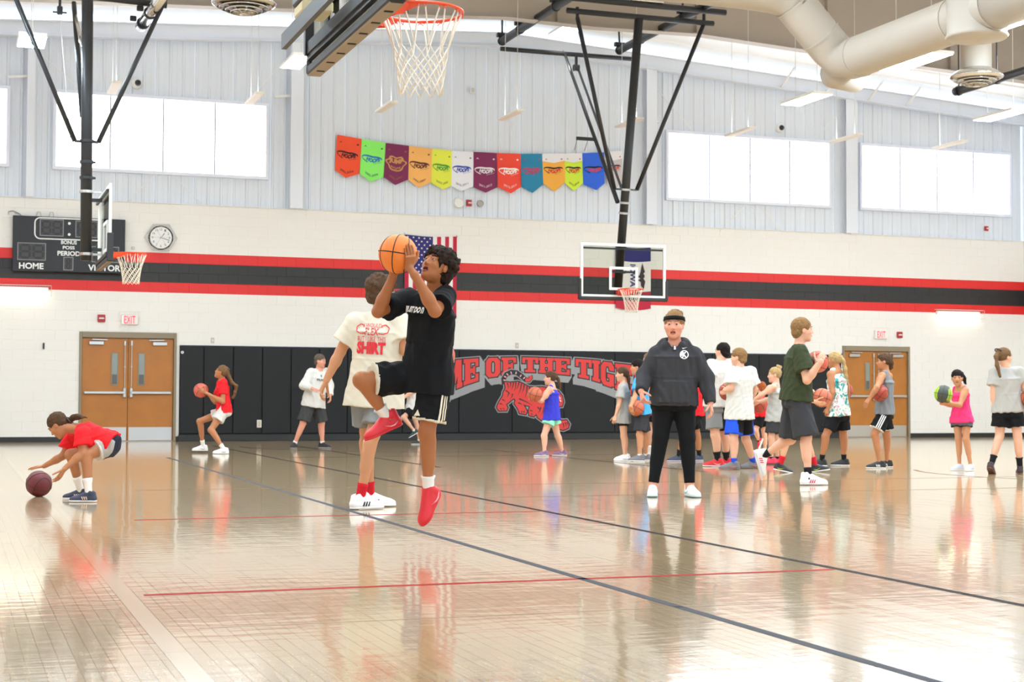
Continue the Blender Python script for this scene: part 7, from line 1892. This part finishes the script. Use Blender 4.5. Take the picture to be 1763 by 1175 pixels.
I = person('girl with long blonde ponytail in teal tie-dye tank top and black shorts', 1.56, 21.7,
  dict(fem=1, pel=(1443, 712), nk=(1440, 632), hd=(1436, 617.5), sL=(1430, 645), sR=(1452, 645), eL=(1433, 676, -.05), wL=(1426, 702, .02), eR=(1459, 672, .12), wR=(1458, 690, .1), kL=(1421, 752, -.05), aL=(1414.5, 785, .03), kR=(1452, 752, .05), aR=(1453, 784, .05)),
  psi=-140, head=(-118, 0, 0), skin_='tan', bulk=.95, hair=('back', 'blonde'), q=1.0, hair_pts=[(1446, 611, .0), (1452, 622, -.03), (1455, 636, -.05), (1457, 650, -.05), (1459, 662, -.05)],
  top=dict(kind='tank', m=tie_dye(), hem=.02, ease=.024), bottom=dict(kind='shorts', m=C_BLACK, len=.68, flare=1.25), socks={'both': (C_SOCKB, .27)},
  hands={'R': dict(ball=b17, ballr=.119)}, feet={'L': (-95, 0, True), 'R': (-95, 0, True), 'both': dict(m=S_BLACK)})
ball(b17, .119, 'rust', 'dark red basketball under the far arm of the tie-dye girl', (.3, .1, .9))
# --- girl in steel grey tank
b18 = deep(1514.5, 677, 20.98)
I = person('girl in steel grey tank and striped black shorts, ball under arm', 1.58, 21.2,
  dict(fem=1, pel=(1523, 709), nk=(1524.5, 636.5), hd=(1521, 620), sL=(1518, 648), sR=(1530, 648), eL=(1509.5, 668, -1), wL=(1498, 685, -.02), eR=(1530, 678, .08), wR=(1522, 700, .08), kL=(1505.5, 748, -.05), aL=(1515, 790, .0), kR=(1526, 748, .04), aR=(1527.5, 790, .08)),
  psi=-102, head=(-96, 0, 0), skin_='tan', bulk=.9, hair=('back', 'brown'), q=1.0, hair_pts=[(1527, 611, .0), (1532, 616, .0), (1535, 626, .0), (1533, 636, .0)],
  top=dict(kind='tank', m=C_STEEL, hem=.02, ease=.022), bottom=dict(kind='shorts', m=C_BLACK, len=.78, flare=1.25, paint=band(C_WHITE, .035)), socks={'both': (C_SOCKB, .03)},
  hands={'L': dict(n=(.8, .4, -.1), curl=(.15, .2, .2))}, feet={'L': (-94, 0, True), 'R': (-94, 0, True), 'both': dict(m=S_BLACK, logo=('bars', K_WHITE))})
stripes3(I, 'L', K_WHITE, a0=.12, a1=.74, gap=.028, wd=.0075)
ball(b18, .112, 'rust', 'dark red basketball under the near arm of the girl in steel grey', (.7, .3, .2))
# --- small girl in pink
b19 = deep(1624, 679, 20.3)
I = person('small girl in hot pink tank top holding a lime and charcoal ball, facing us', 1.36, 20.6,
  dict(fem=1, pel=(1656, 720), nk=(1652, 664), hd=(1648, 648.5), sL=(1662, 672), sR=(1646, 672), eL=(1652.5, 698, -.1), wL=(1636, 694.5, -.12), eR=(1641, 698, -.08), wR=(1620, 695, -.05), kR=(1650, 756, -.03), aR=(1652, 796, .0), kL=(1663, 757, -.03), aL=(1671.5, 796, .02)),
  psi=-50, head=(-16, 0, 0), skin_='warm', bulk=.86, hair=('fringe', 'black'), q=1.0, hair_pts=[(1656, 643, .03), (1660, 652, .05), (1662, 661, .04)],
  top=dict(kind='tank', m=cloth('hot_pink', (236, 62, 122)), hem=.04, ease=.018), bottom=dict(kind='shorts', m=cloth('marl_grey', (92, 92, 96), .25), len=.36, flare=1.25, paint=band(C_BLACK, .03)), socks={'both': (C_SOCKW, .03)},
  hands={'L': dict(ball=b19, ballr=.117), 'R': dict(ball=b19, ballr=.117)}, feet={'R': (-60, 0, True), 'L': (-40, 0, True), 'both': dict(m=S_PALE)})
ball(b19, .117, 'char', 'lime green and charcoal basketball held by the small girl in pink', (.1, .15, .9))
# --- girl with her back turned at the right edge
b20 = deep(1774, 686, 19.6)
I = person('girl from behind in grey tee and black shorts walking away at the right edge', 1.60, 19.7,
  dict(fem=1, pel=(1735, 706), nk=(1732, 629.5), hd=(1729.5, 612), sL=(1713, 642), sR=(1753, 641), eL=(1710.5, 675, -.03), wL=(1712, 706, .02), eR=(1762, 665, .03), wR=(1770, 685, -.05), kL=(1721, 751, .02), aL=(1706, 790, -.1), kR=(1752, 752, .0), aR=(1756, 793, .05)),
  psi=170, head=(112, 0, 0), skin_='fair', bulk=1.0, hair=('back', 'lightbrown'), q=1.0, hair_pts=[(1719, 603, -.04), (1715, 614, -.08), (1717, 630, -.12), (1722, 648, -.13)],
  top=dict(kind='tee', m=C_GREY, hem=.015, sleeve=.68, ease=.026), bottom=dict(kind='shorts', m=C_BLACK, len=.60, flare=1.3), socks={'both': (C_SOCKB, .34)},
  hands={'R': dict(ball=b20, ballr=.119)}, feet={'L': (150, -28, .03), 'R': (165, 0, True), 'both': dict(m=S_MAROON, m_sole=mat('sole_brown', (110, 74, 60), .6))})
ball(b20, .119, 'brown', 'brown basketball cut by the right edge beside the girl in grey', (.3, .5, .2))
